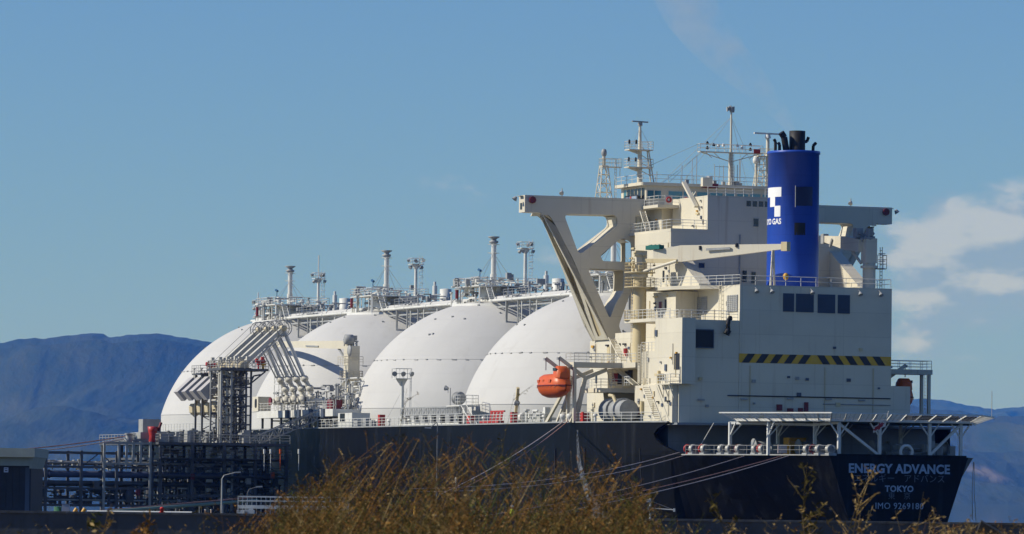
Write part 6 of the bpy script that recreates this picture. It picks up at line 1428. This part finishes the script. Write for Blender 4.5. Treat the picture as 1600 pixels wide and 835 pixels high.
# bow lamps / tiny lights on the hull side
for px, m in ((413, white_gear), (423, white_gear), (438, orange), (467, white_gear)):
    p = S(px, 706, 46.5); tag(MB().tube((46.5, p.y, p.z - 0.3), (46.5, p.y, p.z + 0.35), 0.16, 7).tube((46.5, p.y, p.z - 2.6), (46.5, p.y, p.z - 0.3), 0.05, 5).build('marker_lamp', m, None), {413: 'leftmost white marker lamp on a thin stalk against the dark hull', 423: 'second white marker lamp from the left on a thin stalk', 438: 'orange marker lamp on a thin stalk against the dark hull', 467: 'white marker lamp standing alone right of the orange one'}[px], 'lamp', 'marker lamps below the gangway').matrix_world = SHIP_M
# ================================================================== shore: shed, quay furniture, ropes, weeds
QZ = 3.95
def wthing(name, label, cat, base, group=None): return thing(name, label, cat, base, group, False)
# shed at the left edge
shed = wthing('shed', 'dark shed with a pale overhanging flat roof cut by the left edge', 'shed', (-48, 470, QZ))
a = Y(48, 760, 470); r0 = Y(56, 701, 470); r1 = Y(56, 715, 470)
shed_dark = paint('shed_dark_cladding', (0.035, 0.037, 0.045), 0.7, 0.2, 0.6, streak=(0.02, 0.02, 0.02), sfac=0.5, sscale=1)
roof_m = paint('shed_roof', (0.30, 0.33, 0.29), 0.7, 0.12, 0.6)
MB().box(-62, a.x, 470, 482, QZ, r1.z).build('wall', shed_dark, shed)
for k in range(22): x = a.x - 0.45 - k * 0.6; MB().box(x - 0.03, x + 0.03, 469.96, 470.0, QZ, r1.z).build('cladding_rib', shed_dark, shed)
MB().box(-62.5, r0.x, 468.9, 483, r1.z, r0.z).build('roof', roof_m, shed)
MB().prism([(a.x - 0.1, r1.z - 1.0), (a.x + 0.02, r1.z - 1.0), (r0.x - 0.1, r1.z), (a.x - 0.1, r1.z)], 'y', 469.4, 482).build('eave_bracket', roof_m, shed)
p = Y(-20, 722, 470); MB().box(-62, a.x - 0.1, 469.6, 469.98, Y(20, 728, 470).z, r1.z - 0.002).build('fascia', roof_m, shed)
p = Y(9.5, 734.5, 469.5); sg_ = MB().box(p.x - 0.2, p.x + 0.2, 469.48, 469.55, p.z - 0.22, p.z + 0.22).build('notice', paint('notice_pale', (0.5, 0.52, 0.6), 0.6), shed)
MB().box(p.x - 0.15, p.x + 0.12, 469.46, 469.478, p.z + 0.08, p.z + 0.13).build('notice_line', hblack, shed); MB().box(p.x - 0.1, p.x + 0.12, 469.46, 469.478, p.z - 0.10, p.z - 0.02).build('notice_mark', hblack, shed)
MB().box(a.x - 0.5, a.x - 0.12, 469.9, 469.98, QZ, r1.z - 0.9).build('door_post', slate, shed)
# things on the quay just behind the sea wall
def small(name, label, cat, px, py, y, group=None): p = Y(px, py, y); return wthing(name, label, cat, (p.x, y, QZ), group), p
o, p = small('green_bin', 'rounded dark green bin beside the shed', 'bin', 90, 792, 440); MB().lathe((p.x, 440, QZ), [(0.3, 0), (0.33, 1.2), (0.3, p.z - QZ - 0.15), (0.12, p.z - QZ), (0.02, p.z - QZ + 0.02)], 12).build('drum', paint('bin_green', (0.02, 0.10, 0.05), 0.6), o)
o, p = small('grey_cabinet', 'pale grey upright cabinet between the green bin and the yellow machines', 'cabinet', 103, 788, 440); MB().box(p.x - 0.3, p.x + 0.3, 439.7, 440.3, QZ, p.z).build('body', paint('cabinet_grey', (0.32, 0.33, 0.38), 0.6), o); MB().box(p.x - 0.33, p.x + 0.33, 439.67, 440.33, p.z, p.z + 0.04).build('lid', slate, o)
for i, (px, lb) in enumerate(((118, 'left of two small yellow machines behind the sea wall'), (131, 'right of two small yellow machines, touching the white pipe'))):
    o, p = small('yellow_machine', lb, 'machine', px, 797, 437, 'yellow machines on the quay')
    MB().box(p.x - 0.3, p.x + 0.3, 436.8, 437.3, QZ + 0.2, p.z - 0.15).build('body', amber, o); MB().tube((p.x - 0.1, 437, p.z - 0.2), (p.x + 0.1, 437, p.z + 0.12), 0.16, 8).build('motor', amber, o)
a_, b_ = Y(136, 800, 436), Y(300, 801, 436); a_.z = b_.z = (a_.z + b_.z) / 2
o = wthing('white_pipe', 'long white horizontal pipe lying along the quay behind the sea wall', 'pipe', (a_.x, 436, QZ)); MB().tube(a_, b_, 0.10, 8).build('pipe', white_gear, o)
for k in range(6): x = a_.x + (b_.x - a_.x) * (k + 0.3) / 6; MB().tube((x, 436, QZ), (x, 436, a_.z), 0.04, 5).build('stand', grey_gear, o)
o, p = small('red_hydrant', 'red fire hydrant post standing before the white quay pipe', 'hydrant', 253, 793, 432); MB().lathe((p.x, 432, QZ), [(0.15, 0), (0.15, p.z - QZ - 0.12), (0.2, p.z - QZ - 0.1), (0.12, p.z - QZ), (0.02, p.z - QZ + 0.04)], 10).build('post', paint('hydrant_red', (0.6, 0.03, 0.02), 0.5), o); MB().tube((p.x - 0.25, 432, p.z - 0.45), (p.x + 0.25, 432, p.z - 0.45), 0.08, 7).build('outlet', MATS['hydrant_red'], o)
a_, b_ = Y(140, 802, 445), Y(402, 782, 470)
o = wthing('green_hose_ramp', 'pale green sloping pipe rising to the right along the quay', 'pipe', (a_.x, 445, QZ)); MB().tube(a_, b_, 0.14, 8).build('pipe', paint('pale_green', (0.20, 0.26, 0.20), 0.7), o)
MB().tube(a_ + Vector((0, 0.3, 0.12)), b_ + Vector((0, 0.3, 0.3)), 0.06, 6).build('cable', rope_red, o)
for k in range(7): q = a_.lerp(b_, (k + 0.5) / 7); MB().tube((q.x, q.y, QZ), q, 0.05, 5).build('stand', grey_gear, o)
for px, lb in ((321, 'left of two short stub posts near the lamp base'), (330, 'right of two short stub posts near the lamp base')):
    o, p = small('stub_post', lb, 'post', px, 797, 430, 'stub posts on the quay'); MB().tube((p.x, 430, QZ), (p.x, 430, p.z), 0.06, 7).build('stem', paint('stub_tan', (0.5, 0.35, 0.25), 0.7), o); MB().tube((p.x, 430, p.z), (p.x, 430, p.z + 0.05), 0.08, 7).build('cap', white_gear, o)
# white guard rail with concrete block
def lamp_post(px, top, tip, tipy, y, label, m):
    p = Y(px, top, y); q = Y(tip, tipy, y); o = wthing('street_lamp', label, 'street lamp', (p.x, y, QZ), 'street lamps on the quay')
    MB().tube((p.x, y, QZ), (p.x, y, p.z - 0.3), 0.085, 8, 0.06).build('pole', m, o)
    MB().path([Vector((p.x, y, p.z - 0.3)), Vector((p.x + (q.x - p.x) * 0.15, y, p.z)), q], 0.045, 6).build('arm', m, o)
    d = 1 if q.x > p.x else -1; MB().beam(q + Vector((-0.1 * d, 0, 0)), q + Vector((0.45 * d, 0, 0.03)), 0.22, 0.13).build('lamp_head', grey_gear, o)
lamp_post(347, 743, 368, 738.5, 450, 'grey street lamp with its arm to the right before the dark jetty', steel_light)
lamp_post(387, 765, 402, 761, 455, 'short street lamp beside the white block and guard rail', steel)
lamp_post(684, 660, 672, 669, 440, 'tall dark lamp post in the weeds against the hull', steel)
o, p = small('concrete_block', 'white concrete block on the quay right of the street lamp', 'block', 384, 797, 428); MB().prism(rounded([(p.x - 0.72, QZ), (p.x + 0.72, QZ), (p.x + 0.72, p.z), (p.x - 0.72, p.z)], 0.06, 2), 'y', 427.4, 428.4).build('body', paint('block_white', (0.55, 0.54, 0.5), 0.8, 0.1, 2), o); MB().box(p.x - 0.1, p.x + 0.05, 427.3, 427.39, p.z - 0.5, p.z - 0.05).build('bracket', grey_gear, o)
a_, b_ = Y(372, 776, 452), Y(545, 778, 452)
o = wthing('guard_rail', 'pale white guard rail with short posts running behind the weeds', 'railing', (a_.x, 452, QZ))
for py in (777, 783.5, 793): z = Y(450, py, 452).z; MB().beam((a_.x, 452, z), (b_.x, 452, z), 0.06, 0.12 if py != 793 else 0.3).build('rail', white_gear, o)
n = 24
for k in range(n + 1): x = a_.x + (b_.x - a_.x) * k / n; MB().beam((x, 452.08, QZ), (x, 452.08, Y(450, 776, 452).z), 0.06).build('post', white_gear, o)
for k in range(3): x = a_.x + (b_.x - a_.x) * (0.12 + k * 0.4); MB().box(x - 0.2, x + 0.2, 451.4, 451.8, QZ, Y(450, 795, 452).z).build('footing', white_gear, o)
o, p = small('striped_post', 'white and orange striped marker post among the weeds', 'post', 712.5, 746, 425); z = p.z
for k in range(4): MB().tube((p.x, 425, z - k * 0.62), (p.x, 425, z - (k + 1) * 0.62), 0.075, 8).build('band', white_gear if k < 2 else orange, o)
# white signal mast on the wall
p = Y(1016, 779, 423); q = Y(1053, 797, 423); o = wthing('signal_post', 'small white mast with a side arm standing on the sea wall', 'mast', (p.x, 423, QZ))
MB().tube((p.x, 423, QZ), (p.x, 423, p.z), 0.085, 8).build('mast', white_gear, o); MB().tube((p.x, 423, q.z + 0.12), q, 0.045, 6).build('arm', white_gear, o); MB().tube((p.x, 423, p.z - 0.2), q, 0.015, 4).build('stay', grey_gear, o)
MB().box(q.x - 0.06, q.x + 0.1, 422.9, 423.1, q.z - 0.15, q.z + 0.12).build('lamp', white_gear, o); MB().box(p.x - 0.32, p.x - 0.1, 422.9, 423.1, p.z - 0.3, p.z - 0.05).build('box', white_gear, o); MB().box(p.x - 0.2, p.x + 0.12, 422.85, 423.1, p.z - 1.1, p.z - 0.6).build('cabinet', grey_gear, o)
for px, lb in ((648, 'left orange traffic cone half hidden in the weeds'), (693, 'right orange traffic cone low in the weeds')):
    o, p = small('traffic_cone', lb, 'traffic cone', px, 788 if px < 660 else 806, 424, 'traffic cones on the quay'); MB().lathe((p.x, 424, 0), [(0.26, QZ), (0.2, QZ + 0.05), (0.06, p.z), (0.02, p.z)], 10).build('cone', amber, o); MB().box(p.x - 0.28, p.x + 0.28, 423.72, 424.28, QZ, QZ + 0.05).build('base', hblack, o)
# person in a yellow safety vest
def person():
    p = Y(800, 800, 424.0); B = Vector((p.x, 424.0, QZ)); o = wthing('person', 'person in a bright yellow green safety vest standing behind the weeds', 'person', B)
    def skin(name, V, E_, Rr, m, par):
        me = bpy.data.meshes.new(name); me.from_pydata([tuple(v) for v in V], E_, []); ob = bpy.data.objects.new(name, me); col.objects.link(ob); ob.parent = par
        sk = ob.modifiers.new('skin', 'SKIN'); 
        for v, r in zip(me.skin_vertices[0].data, Rr): v.radius = (r, r) if isinstance(r, float) else r
        me.skin_vertices[0].data[0].use_root = True
        ob.modifiers.new('sub', 'SUBSURF').levels = 1; ob.modifiers['sub'].render_levels = 1
        me.materials.append(m); return ob
    V = [(0, 0, .95), (0, 0, 1.2), (0, 0, 1.42), (0, 0, 1.52), (0, -.01, 1.62), (0, -.01, 1.74), (.1, 0, .9), (.11, -.02, .5), (.11, 0, .08), (.11, -.16, .04), (-.1, 0, .9), (-.12, -.03, .5), (-.13, 0, .08), (-.13, -.16, .04),
         (.2, 0, 1.4), (.27, .02, 1.12), (.25, -.1, .88), (.25, -.14, .79), (-.2, 0, 1.4), (-.28, .02, 1.12), (-.26, -.08, .87), (-.26, -.12, .78)]
    E_ = [(0, 1), (1, 2), (2, 3), (3, 4), (4, 5), (0, 6), (6, 7), (7, 8), (8, 9), (0, 10), (10, 11), (11, 12), (12, 13), (2, 14), (14, 15), (15, 16), (16, 17), (2, 18), (18, 19), (19, 20), (20, 21)]
    R_ = [(.15, .11), (.15, .11), (.16, .10), .055, .095, .08, .085, .065, .045, .04, .085, .065, .045, .04, .065, .05, .037, .035, .065, .05, .037, .035]
    body = skin('body', V, E_, R_, paint('work_clothes', (0.05, 0.055, 0.08), 0.8), o)
    vest = paint('safety_vest', (0.45, 0.62, 0.03), 0.7)
    MB().lathe((0, 0, 0), [(0.185, 0.92), (0.18, 1.15), (0.2, 1.36), (0.12, 1.5), (0.08, 1.52)], 14).build('vest', vest, None).parent = o
    MB().lathe((0, -.01, 1.66), [(0.13, 0), (0.125, 0.06), (0.09, 0.13), (0.02, 0.15)], 12).build('helmet', white_gear, None).parent = o
    MB().lathe((0, -.03, 1.62), [(0.02, -0.09), (0.085, -0.05), (0.098, 0.02), (0.09, 0.05)], 12).build('face', paint('face_skin', (0.45, 0.27, 0.18), 0.6), None).parent = o
person()
# ---- mooring ropes
def sag(a, b, d, n=14): return [a.lerp(b, i / n) + Vector((0, 0, -d * 4 * (i / n) * (1 - i / n))) for i in range(n + 1)]
def W(p): return SHIP_M @ p
def rope(label, a, b, d, m, r=0.055): 
    pts = sag(a, b, d); o = MB()
    for p, q in zip(pts[:-1], pts[1:]): o.tube(p, q, r, 6, cap=False)
    o = o.build('mooring_rope', m, None); tag(o, label, 'rope', 'mooring ropes'); return o
h_ = W(S(196, 680.5, 52)); e_ = Y(-60, 708, 640)
for k, (lb, m) in enumerate((('upper of the two pink ropes running left from the mooring hook', rope_red), ('lower of the two pink ropes running left from the mooring hook', rope_mat))):
    rope(lb, h_ + Vector((0, 0, -0.12 - 0.35 * k)), e_ + Vector((0, 0.5 * k, -0.45 * k)), 0.35, m, 0.075)
a_ = W(S(888, 655, -43.5)); 
a_ = W(T(884, 656, 24.3)); b_ = Y(690, 772, 500)
rope('upper rope of the pair slanting steeply down from the deck below the lifeboat', a_, b_, 0.5, rope_mat, 0.05); rope('lower rope of the pair slanting steeply down from the deck below the lifeboat', a_ + Vector((0.35, 0, -0.1)), b_ + Vector((0.5, 0, -0.15)), 0.7, rope_red, 0.05)
a_ = W(T(1062, 707, 18.2)); b_ = Y(640, 764, 495)
rope('upper rope of the long flat pair leaving the front of the mooring deck', a_, b_, 1.0, rope_mat, 0.042); rope('lower rope of the long flat pair leaving the front of the mooring deck', a_ + Vector((0.6, 0, -0.35)), b_ + Vector((0.6, 0, -0.25)), 1.1, rope_mat, 0.042)
b_ = Y(640, 838, 480)
a_ = W(S(1232, 712.5, -82)); rope('lower rope of the pair from the aft end of the mooring deck', a_, b_, 0.9, rope_mat, 0.042); rope('upper rope of the pair from the aft end of the mooring deck', W(S(1222, 712.5, -81)), b_ + Vector((-0.4, 0, 0.5)), 0.8, rope_red, 0.042)
rope('single thin rope from the middle of the mooring deck edge', W(S(1165, 712, -74)), Y(640, 822, 482), 0.9, rope_mat, 0.035)
# ---- cooling water falling down the hull side
def water_jet():
    m = bpy.data.materials.new('falling_water'); m.use_nodes = True; nt = m.node_tree; N = nt.nodes; L = nt.links; b = N['Principled BSDF']
    b.inputs['Base Color'].default_value = (0.55, 0.58, 0.62, 1); b.inputs['Roughness'].default_value = 0.5
    tc = N.new('ShaderNodeTexCoord'); mp = N.new('ShaderNodeMapping'); mp.inputs['Scale'].default_value = (3, 3, 0.35); L.new(tc.outputs['Object'], mp.inputs[0])
    n = N.new('ShaderNodeTexNoise'); n.inputs['Scale'].default_value = 1.4; n.inputs['Detail'].default_value = 5; L.new(mp.outputs[0], n.inputs['Vector'])
    r = N.new('ShaderNodeMapRange'); r.inputs[1].default_value = 0.38; r.inputs[2].default_value = 0.75; r.inputs[4].default_value = 0.30; L.new(n.outputs[0], r.inputs[0]); L.new(r.outputs[0], b.inputs['Alpha'])
    pts = [(T(902, 672, 24.7), 0.10), (T(903, 700, 24.9), 0.16), (T(905, 725, 25.1), 0.26), (T(912, 752, 25.3), 0.38), (T(924, 782, 25.5), 0.55), (T(940, 815, 25.7), 0.85), (T(952, 840, 25.8), 1.05)]
    mb = MB()
    for (a, ra), (c, rc) in zip(pts[:-1], pts[1:]): mb.tube(a, c, ra, 8, rc, cap=False)
    o = mb.build('water_jet', m, None); o.matrix_world = SHIP_M; tag(o, 'pale stream of water falling down the dark hull side', 'water jet')
water_jet()
# ---- funnel smoke
def smoke():
    m = bpy.data.materials.new('funnel_smoke'); m.use_nodes = True; nt = m.node_tree; N = nt.nodes; L = nt.links; N.clear()
    out = N.new('ShaderNodeOutputMaterial'); v = N.new('ShaderNodeVolumePrincipled'); v.inputs['Color'].default_value = (1.0, 1.0, 1.0, 1)
    tc = N.new('ShaderNodeTexCoord'); n = N.new('ShaderNodeTexNoise'); n.inputs['Scale'].default_value = 0.22; n.inputs['Detail'].default_value = 4; L.new(tc.outputs['Object'], n.inputs['Vector'])
    r = N.new('ShaderNodeMapRange'); r.interpolation_type = 'SMOOTHSTEP'; r.inputs[1].default_value = 0.35; r.inputs[2].default_value = 0.75; r.inputs[4].default_value = 0.075; L.new(n.outputs[0], r.inputs[0])
    L.new(r.outputs[0], v.inputs['Density']); L.new(v.outputs[0], out.inputs['Volume'])
    path = [(1240, 212, .5), (1228, 190, .9), (1208, 163, 1.4), (1178, 132, 2.0), (1143, 98, 2.6), (1110, 60, 3.1), (1085, 24, 3.5), (1066, -14, 3.9), (1050, -60, 4.4)]
    vs = []; n_ = 14
    for k, (px, py, rr_) in enumerate(path):
        c = Y(px, py, 636 + 3 * k)
        for i in range(n_): a = 2 * math.pi * i / n_; vs.append((c.x + rr_ * 0.9 * math.cos(a), c.y + rr_ * 1.3 * math.sin(a), c.z + rr_ * 0.5 * math.cos(a)))
    fs = [(k * n_ + i, k * n_ + (i + 1) % n_, (k + 1) * n_ + (i + 1) % n_, (k + 1) * n_ + i) for k in range(len(path) - 1) for i in range(n_)] + [tuple(range(n_))[::-1], tuple(range(len(vs) - n_, len(vs)))]
    o = MB().add(vs, fs).build('exhaust_smoke', m); o['kind'] = 'stuff'
smoke()
# ---- dry weeds in the foreground
def leaf_mat(name, cols):
    m = bpy.data.materials.new(name); m.use_nodes = True; nt = m.node_tree; N = nt.nodes; L = nt.links; b = N['Principled BSDF']
    g = N.new('ShaderNodeNewGeometry'); cr = N.new('ShaderNodeValToRGB'); cr.color_ramp.interpolation = 'LINEAR'
    el = cr.color_ramp.elements; el[0].color = (*cols[0], 1); el[1].color = (*cols[-1], 1)
    for i, c in enumerate(cols[1:-1]): e = el.new((i + 1) / (len(cols) - 1)); e.color = (*c, 1)
    L.new(g.outputs['Random Per Island'], cr.inputs[0]); L.new(cr.outputs[0], b.inputs['Base Color'])
    b.inputs['Roughness'].default_value = 0.85; b.inputs['Specular IOR Level'].default_value = 0.15
    return m
weed_mats = [leaf_mat('weed_olive', [(0.035, 0.032, 0.009), (0.085, 0.066, 0.015), (0.15, 0.105, 0.028)]), leaf_mat('weed_rust', [(0.065, 0.030, 0.008), (0.17, 0.080, 0.017), (0.29, 0.155, 0.036)]), leaf_mat('weed_straw', [(0.14, 0.095, 0.035), (0.24, 0.16, 0.06), (0.36, 0.26, 0.11)]), leaf_mat('weed_green', [(0.035, 0.050, 0.012), (0.075, 0.09, 0.018), (0.12, 0.13, 0.03)])]
def weed(mb, rng, base, h, lean, kind, r=0.007, dens=1.0, leafsize=0.06):
    base = Vector(base); side = rng.uniform(-0.12, 0.12); pts = []
    for i in range(6):
        f = i / 5; pts.append(base + Vector((lean * h * (f ** 1.6) + 0.03 * h * math.sin(f * 5 + side * 40), side * h * f, h * f * (1 - 0.10 * abs(lean) * f))))
    mb.cur = kind
    for i in range(5): mb.tube(pts[i], pts[i + 1], r * (1 - i * 0.15), 3, r * (1 - (i + 1) * 0.15), cap=False)
    def along(f): k = min(4, int(f * 5)); return pts[k].lerp(pts[k + 1], f * 5 - k)
    def leaf(p, d, ln, wd):
        d = d.normalized(); u = Vector((rng.uniform(-1, 1), rng.uniform(-1, 1), rng.uniform(-1, 1))).cross(d)
        if u.length < 1e-3: return
        u = u.normalized() * wd; mb.add([p, p + d * ln * 0.5 + u, p + d * ln, p + d * ln * 0.5 - u], [(0, 1, 2, 3)])
    nb = int(rng.randint(8, 13) * dens)
    for b in range(nb):
        f = rng.uniform(0.32, 0.98); p = along(f); a = rng.uniform(0, 6.28); up = rng.uniform(0.5, 1.4)
        d = Vector((math.cos(a), math.sin(a) * 0.7, up)).normalized(); L_ = h * rng.uniform(0.10, 0.26) * (1.15 - f * 0.6)
        mid = p + d * L_ * 0.5; end = p + d * L_ + Vector((0, 0, -0.05 * L_))
        mb.tube(p, mid, r * 0.55, 3, r * 0.45, cap=False); mb.tube(mid, end, r * 0.45, 3, r * 0.25, cap=False)
        for k in range(rng.randint(4, 8)):
            q = p.lerp(end, rng.uniform(0.2, 1.0)); leaf(q, Vector((rng.uniform(-1, 1), rng.uniform(-1, 1), rng.uniform(-0.5, 1))), leafsize * rng.uniform(0.5, 1.3), leafsize * rng.uniform(0.10, 0.22))
    for k in range(int(10 * dens)): leaf(along(rng.uniform(0.25, 1)), Vector((rng.uniform(-1, 1), rng.uniform(-1, 1), rng.uniform(-0.6, 0.6))), leafsize * rng.uniform(0.8, 1.8), leafsize * rng.uniform(0.12, 0.25))
rng = random.Random(11)
topx = [380, 420, 460, 500, 540, 580, 640, 700, 760, 820, 880, 930, 965, 1000, 1040]; topy = [812, 785, 755, 728, 700, 684, 676, 676, 684, 694, 700, 704, 722, 760, 812]
def gz(x, y): return 4.95
mb = MB()
clumps = [(rng.uniform(400, 1010), rng.uniform(0.5, 1.0)) for k in range(60)]
for k in range(1000):
    cx_p, ch_p = rng.choice(clumps); px = rng.gauss(cx_p, 15); ty = float(np.interp(px, topx, topy)); ty += (840 - ty) * min(1.0, rng.random() ** 1.15 * 1.02 + (1 - ch_p) * 0.25) - rng.uniform(0, 10)
    if ty > 841: continue
    y = rng.uniform(44, 84); t_ = Y(px, ty, y); h = t_.z - gz(t_.x, y)
    lean = rng.gauss(0.07, 0.15); kind = rng.choices((0, 1, 2, 3), (0.36, 0.42, 0.14, 0.08))[0]
    weed(mb, rng, (t_.x - lean * h, y, gz(0, y)), h, lean, kind, rng.uniform(0.0035, 0.007), rng.uniform(0.5, 1.0), rng.uniform(0.020, 0.042))
for k in range(560):                     # low tangle at the foot of the thicket
    px = rng.gauss(705, 165); ty = 840 - abs(rng.gauss(0, 34)); y = rng.uniform(42, 72); t_ = Y(px, ty, y); h = t_.z - gz(0, y)
    weed(mb, rng, (t_.x - 0.1 * h, y, gz(0, y)), h, rng.gauss(0.1, 0.25), rng.choices((0, 1, 2, 3), (0.5, 0.32, 0.05, 0.13))[0], 0.004, 0.9, 0.034)
for k in range(170):                     # thinner fringe at both sides
    px = rng.choice((rng.uniform(-20, 380), rng.uniform(1030, 1290), rng.uniform(1430, 1620), rng.uniform(1430, 1620))); y = rng.uniform(44, 78); ty = rng.uniform(816, 840) if px < 1400 else rng.uniform(812, 838)
    t_ = Y(px, ty, y); h = t_.z - gz(0, y); weed(mb, rng, (t_.x - 0.1 * h, y, gz(0, y)), h, rng.gauss(0.1, 0.2), rng.choice((0, 1, 2, 2) if px < 1400 else (2, 2, 2, 1)), 0.004, 0.6, 0.04)
for k in range(90):                      # long slanting stems through the whole thicket
    px = rng.uniform(430, 1000); ty = float(np.interp(px, topx, topy)) + rng.uniform(-14, 90); y = rng.uniform(46, 66); t_ = Y(px, ty, y); h = t_.z - gz(0, y); lean = rng.gauss(0.30, 0.22)
    weed(mb, rng, (t_.x - lean * h, y, gz(0, y)), h, lean, rng.choice((1, 1, 2)), 0.007, 0.2, 0.04)
g_ = mb.build('dry_weeds', weed_mats, None, fixn=False); g_['kind'] = 'stuff'
# plants that stand out singly
def plant(name, label, cat, px, ty, y, lean, kind, dens=1.4, r=0.010, leaf=0.07, group=None, n=1, spread=0.0):
    t_ = Y(px, ty, y); h = t_.z - gz(0, y); b = Vector((t_.x - lean * h, y, gz(0, y))); o = wthing(name, label, cat, b, group)
    rg = random.Random(int(px * 7 + ty))
    for k in range(n):
        m_ = MB(); hh = h * (1 - 0.10 * k * rg.uniform(0.6, 1.4)); weed(m_, rg, b + Vector((rg.uniform(-spread, spread) * 0.3, rg.uniform(-0.2, 0.2), 0)), hh, lean + rg.uniform(-1, 1) * spread, kind, r, dens, leaf)
        m_.build('stalk', weed_mats, o, fixn=False)
G = 'single weed stalks in the foreground'
plant('tall_weed', 'golden broad leaved weed stalk rising left of the dry thicket', 'plant', 166, 801, 58, 0.05, 2, 0.9, 0.011, 0.10, G)
plant('tall_weed', 'short greenish stalk just left of the golden weed', 'plant', 142, 815, 60, -0.05, 3, 1.0, 0.008, 0.10, G)
plant('tall_weed', 'feathery brown stalk below the red hydrant', 'plant', 240, 803, 57, 0.12, 1, 1.4, 0.009, 0.07, G, 2, 0.1)
plant('tall_weed', 'bent brown reed head below the white concrete block', 'plant', 312, 806, 56, -0.1, 1, 0.8, 0.009, 0.08, G)
plant('leafy_shrub', 'olive brown leafy shrub standing left of the ship name', 'shrub', 1296, 722, 62, 0.12, 0, 1.3, 0.010, 0.075, None, 5, 0.16)
plant('leafy_shrub', 'bare branched brown shrub rising before the stern lettering', 'shrub', 1345, 748, 60, 0.16, 2, 1.0, 0.012, 0.06, None, 3, 0.16)
plant('tall_weed', 'tall bare reed reaching highest across the stern corner text', 'plant', 1378, 718, 61, 0.34, 2, 0.9, 0.009, 0.09, G)
plant('tall_weed', 'single thin brown stalk right of the stern text', 'plant', 1420, 768, 60, -0.08, 2, 0.8, 0.008, 0.06, G, 2, 0.12)
plant('tall_weed', 'lone green tipped sapling against the black stern quarter', 'plant', 1112, 768, 60, -0.18, 0, 0.8, 0.009, 0.08, G)
plant('tall_weed', 'slanting stalk just right of the lone sapling', 'plant', 1152, 806, 59, 0.25, 2, 0.7, 0.008, 0.07, G)
plant('tall_weed', 'wispy stalk standing alone between sapling and leafy shrub', 'plant', 1246, 790, 60, -0.1, 2, 0.9, 0.008, 0.07, G)
plant('tall_weed', 'long twig arching over the white signal mast', 'plant', 1005, 760, 57, 0.55, 1, 0.8, 0.010, 0.06, G)
plant('tall_weed', 'orange brown stalk leaning right at the edge of the thicket', 'plant', 965, 706, 58, 0.30, 1, 1.2, 0.010, 0.06, G)
plant('tall_weed', 'second leaning stalk nearer the white hull streak', 'plant', 905, 700, 58, 0.22, 1, 1.0, 0.010, 0.06, G)
plant('tall_weed', 'very tall thin twig reaching in front of the third white tank', 'plant', 642, 604, 64, 0.06, 0, 0.6, 0.007, 0.05, G)
plant('tall_weed', 'tall forked twig rising left of the orange lifeboat', 'plant', 800, 612, 64, 0.05, 0, 0.6, 0.007, 0.05, G)
plant('tall_weed', 'thick straw coloured stalk slanting right of the stern leaning tip', 'plant', 1466, 800, 58, 0.2, 2, 1.0, 0.008, 0.05, G)
# leaning dark board at the lower right
b_ = MB(); q0, q1, q2, q3 = Y(1533, 815, 66), Y(1572, 838, 66), Y(1560, 850, 66), Y(1520, 850, 66)
v0 = [q0, q1, q2, q3]; v1 = [q + Vector((0.02, 0.25, 0.02)) for q in v0]; b_.add([tuple(v) for v in v0 + v1], [(0, 1, 2, 3), (7, 6, 5, 4), (0, 4, 5, 1), (1, 5, 6, 2), (2, 6, 7, 3), (3, 7, 4, 0)])
o = wthing('dark_board', 'dark weathered board slanting up at the lower right corner', 'board', (q3.x, 66, 4.95)); b_.build('board', paint('dark_timber', (0.03, 0.028, 0.025), 0.85, 0.3, 3), o)
MB().tube((q3.x + 0.15, 66.1, 4.9), q3 + Vector((0.15, 0.1, 0.1)), 0.05, 6).build('stake', MATS['dark_timber'], o)
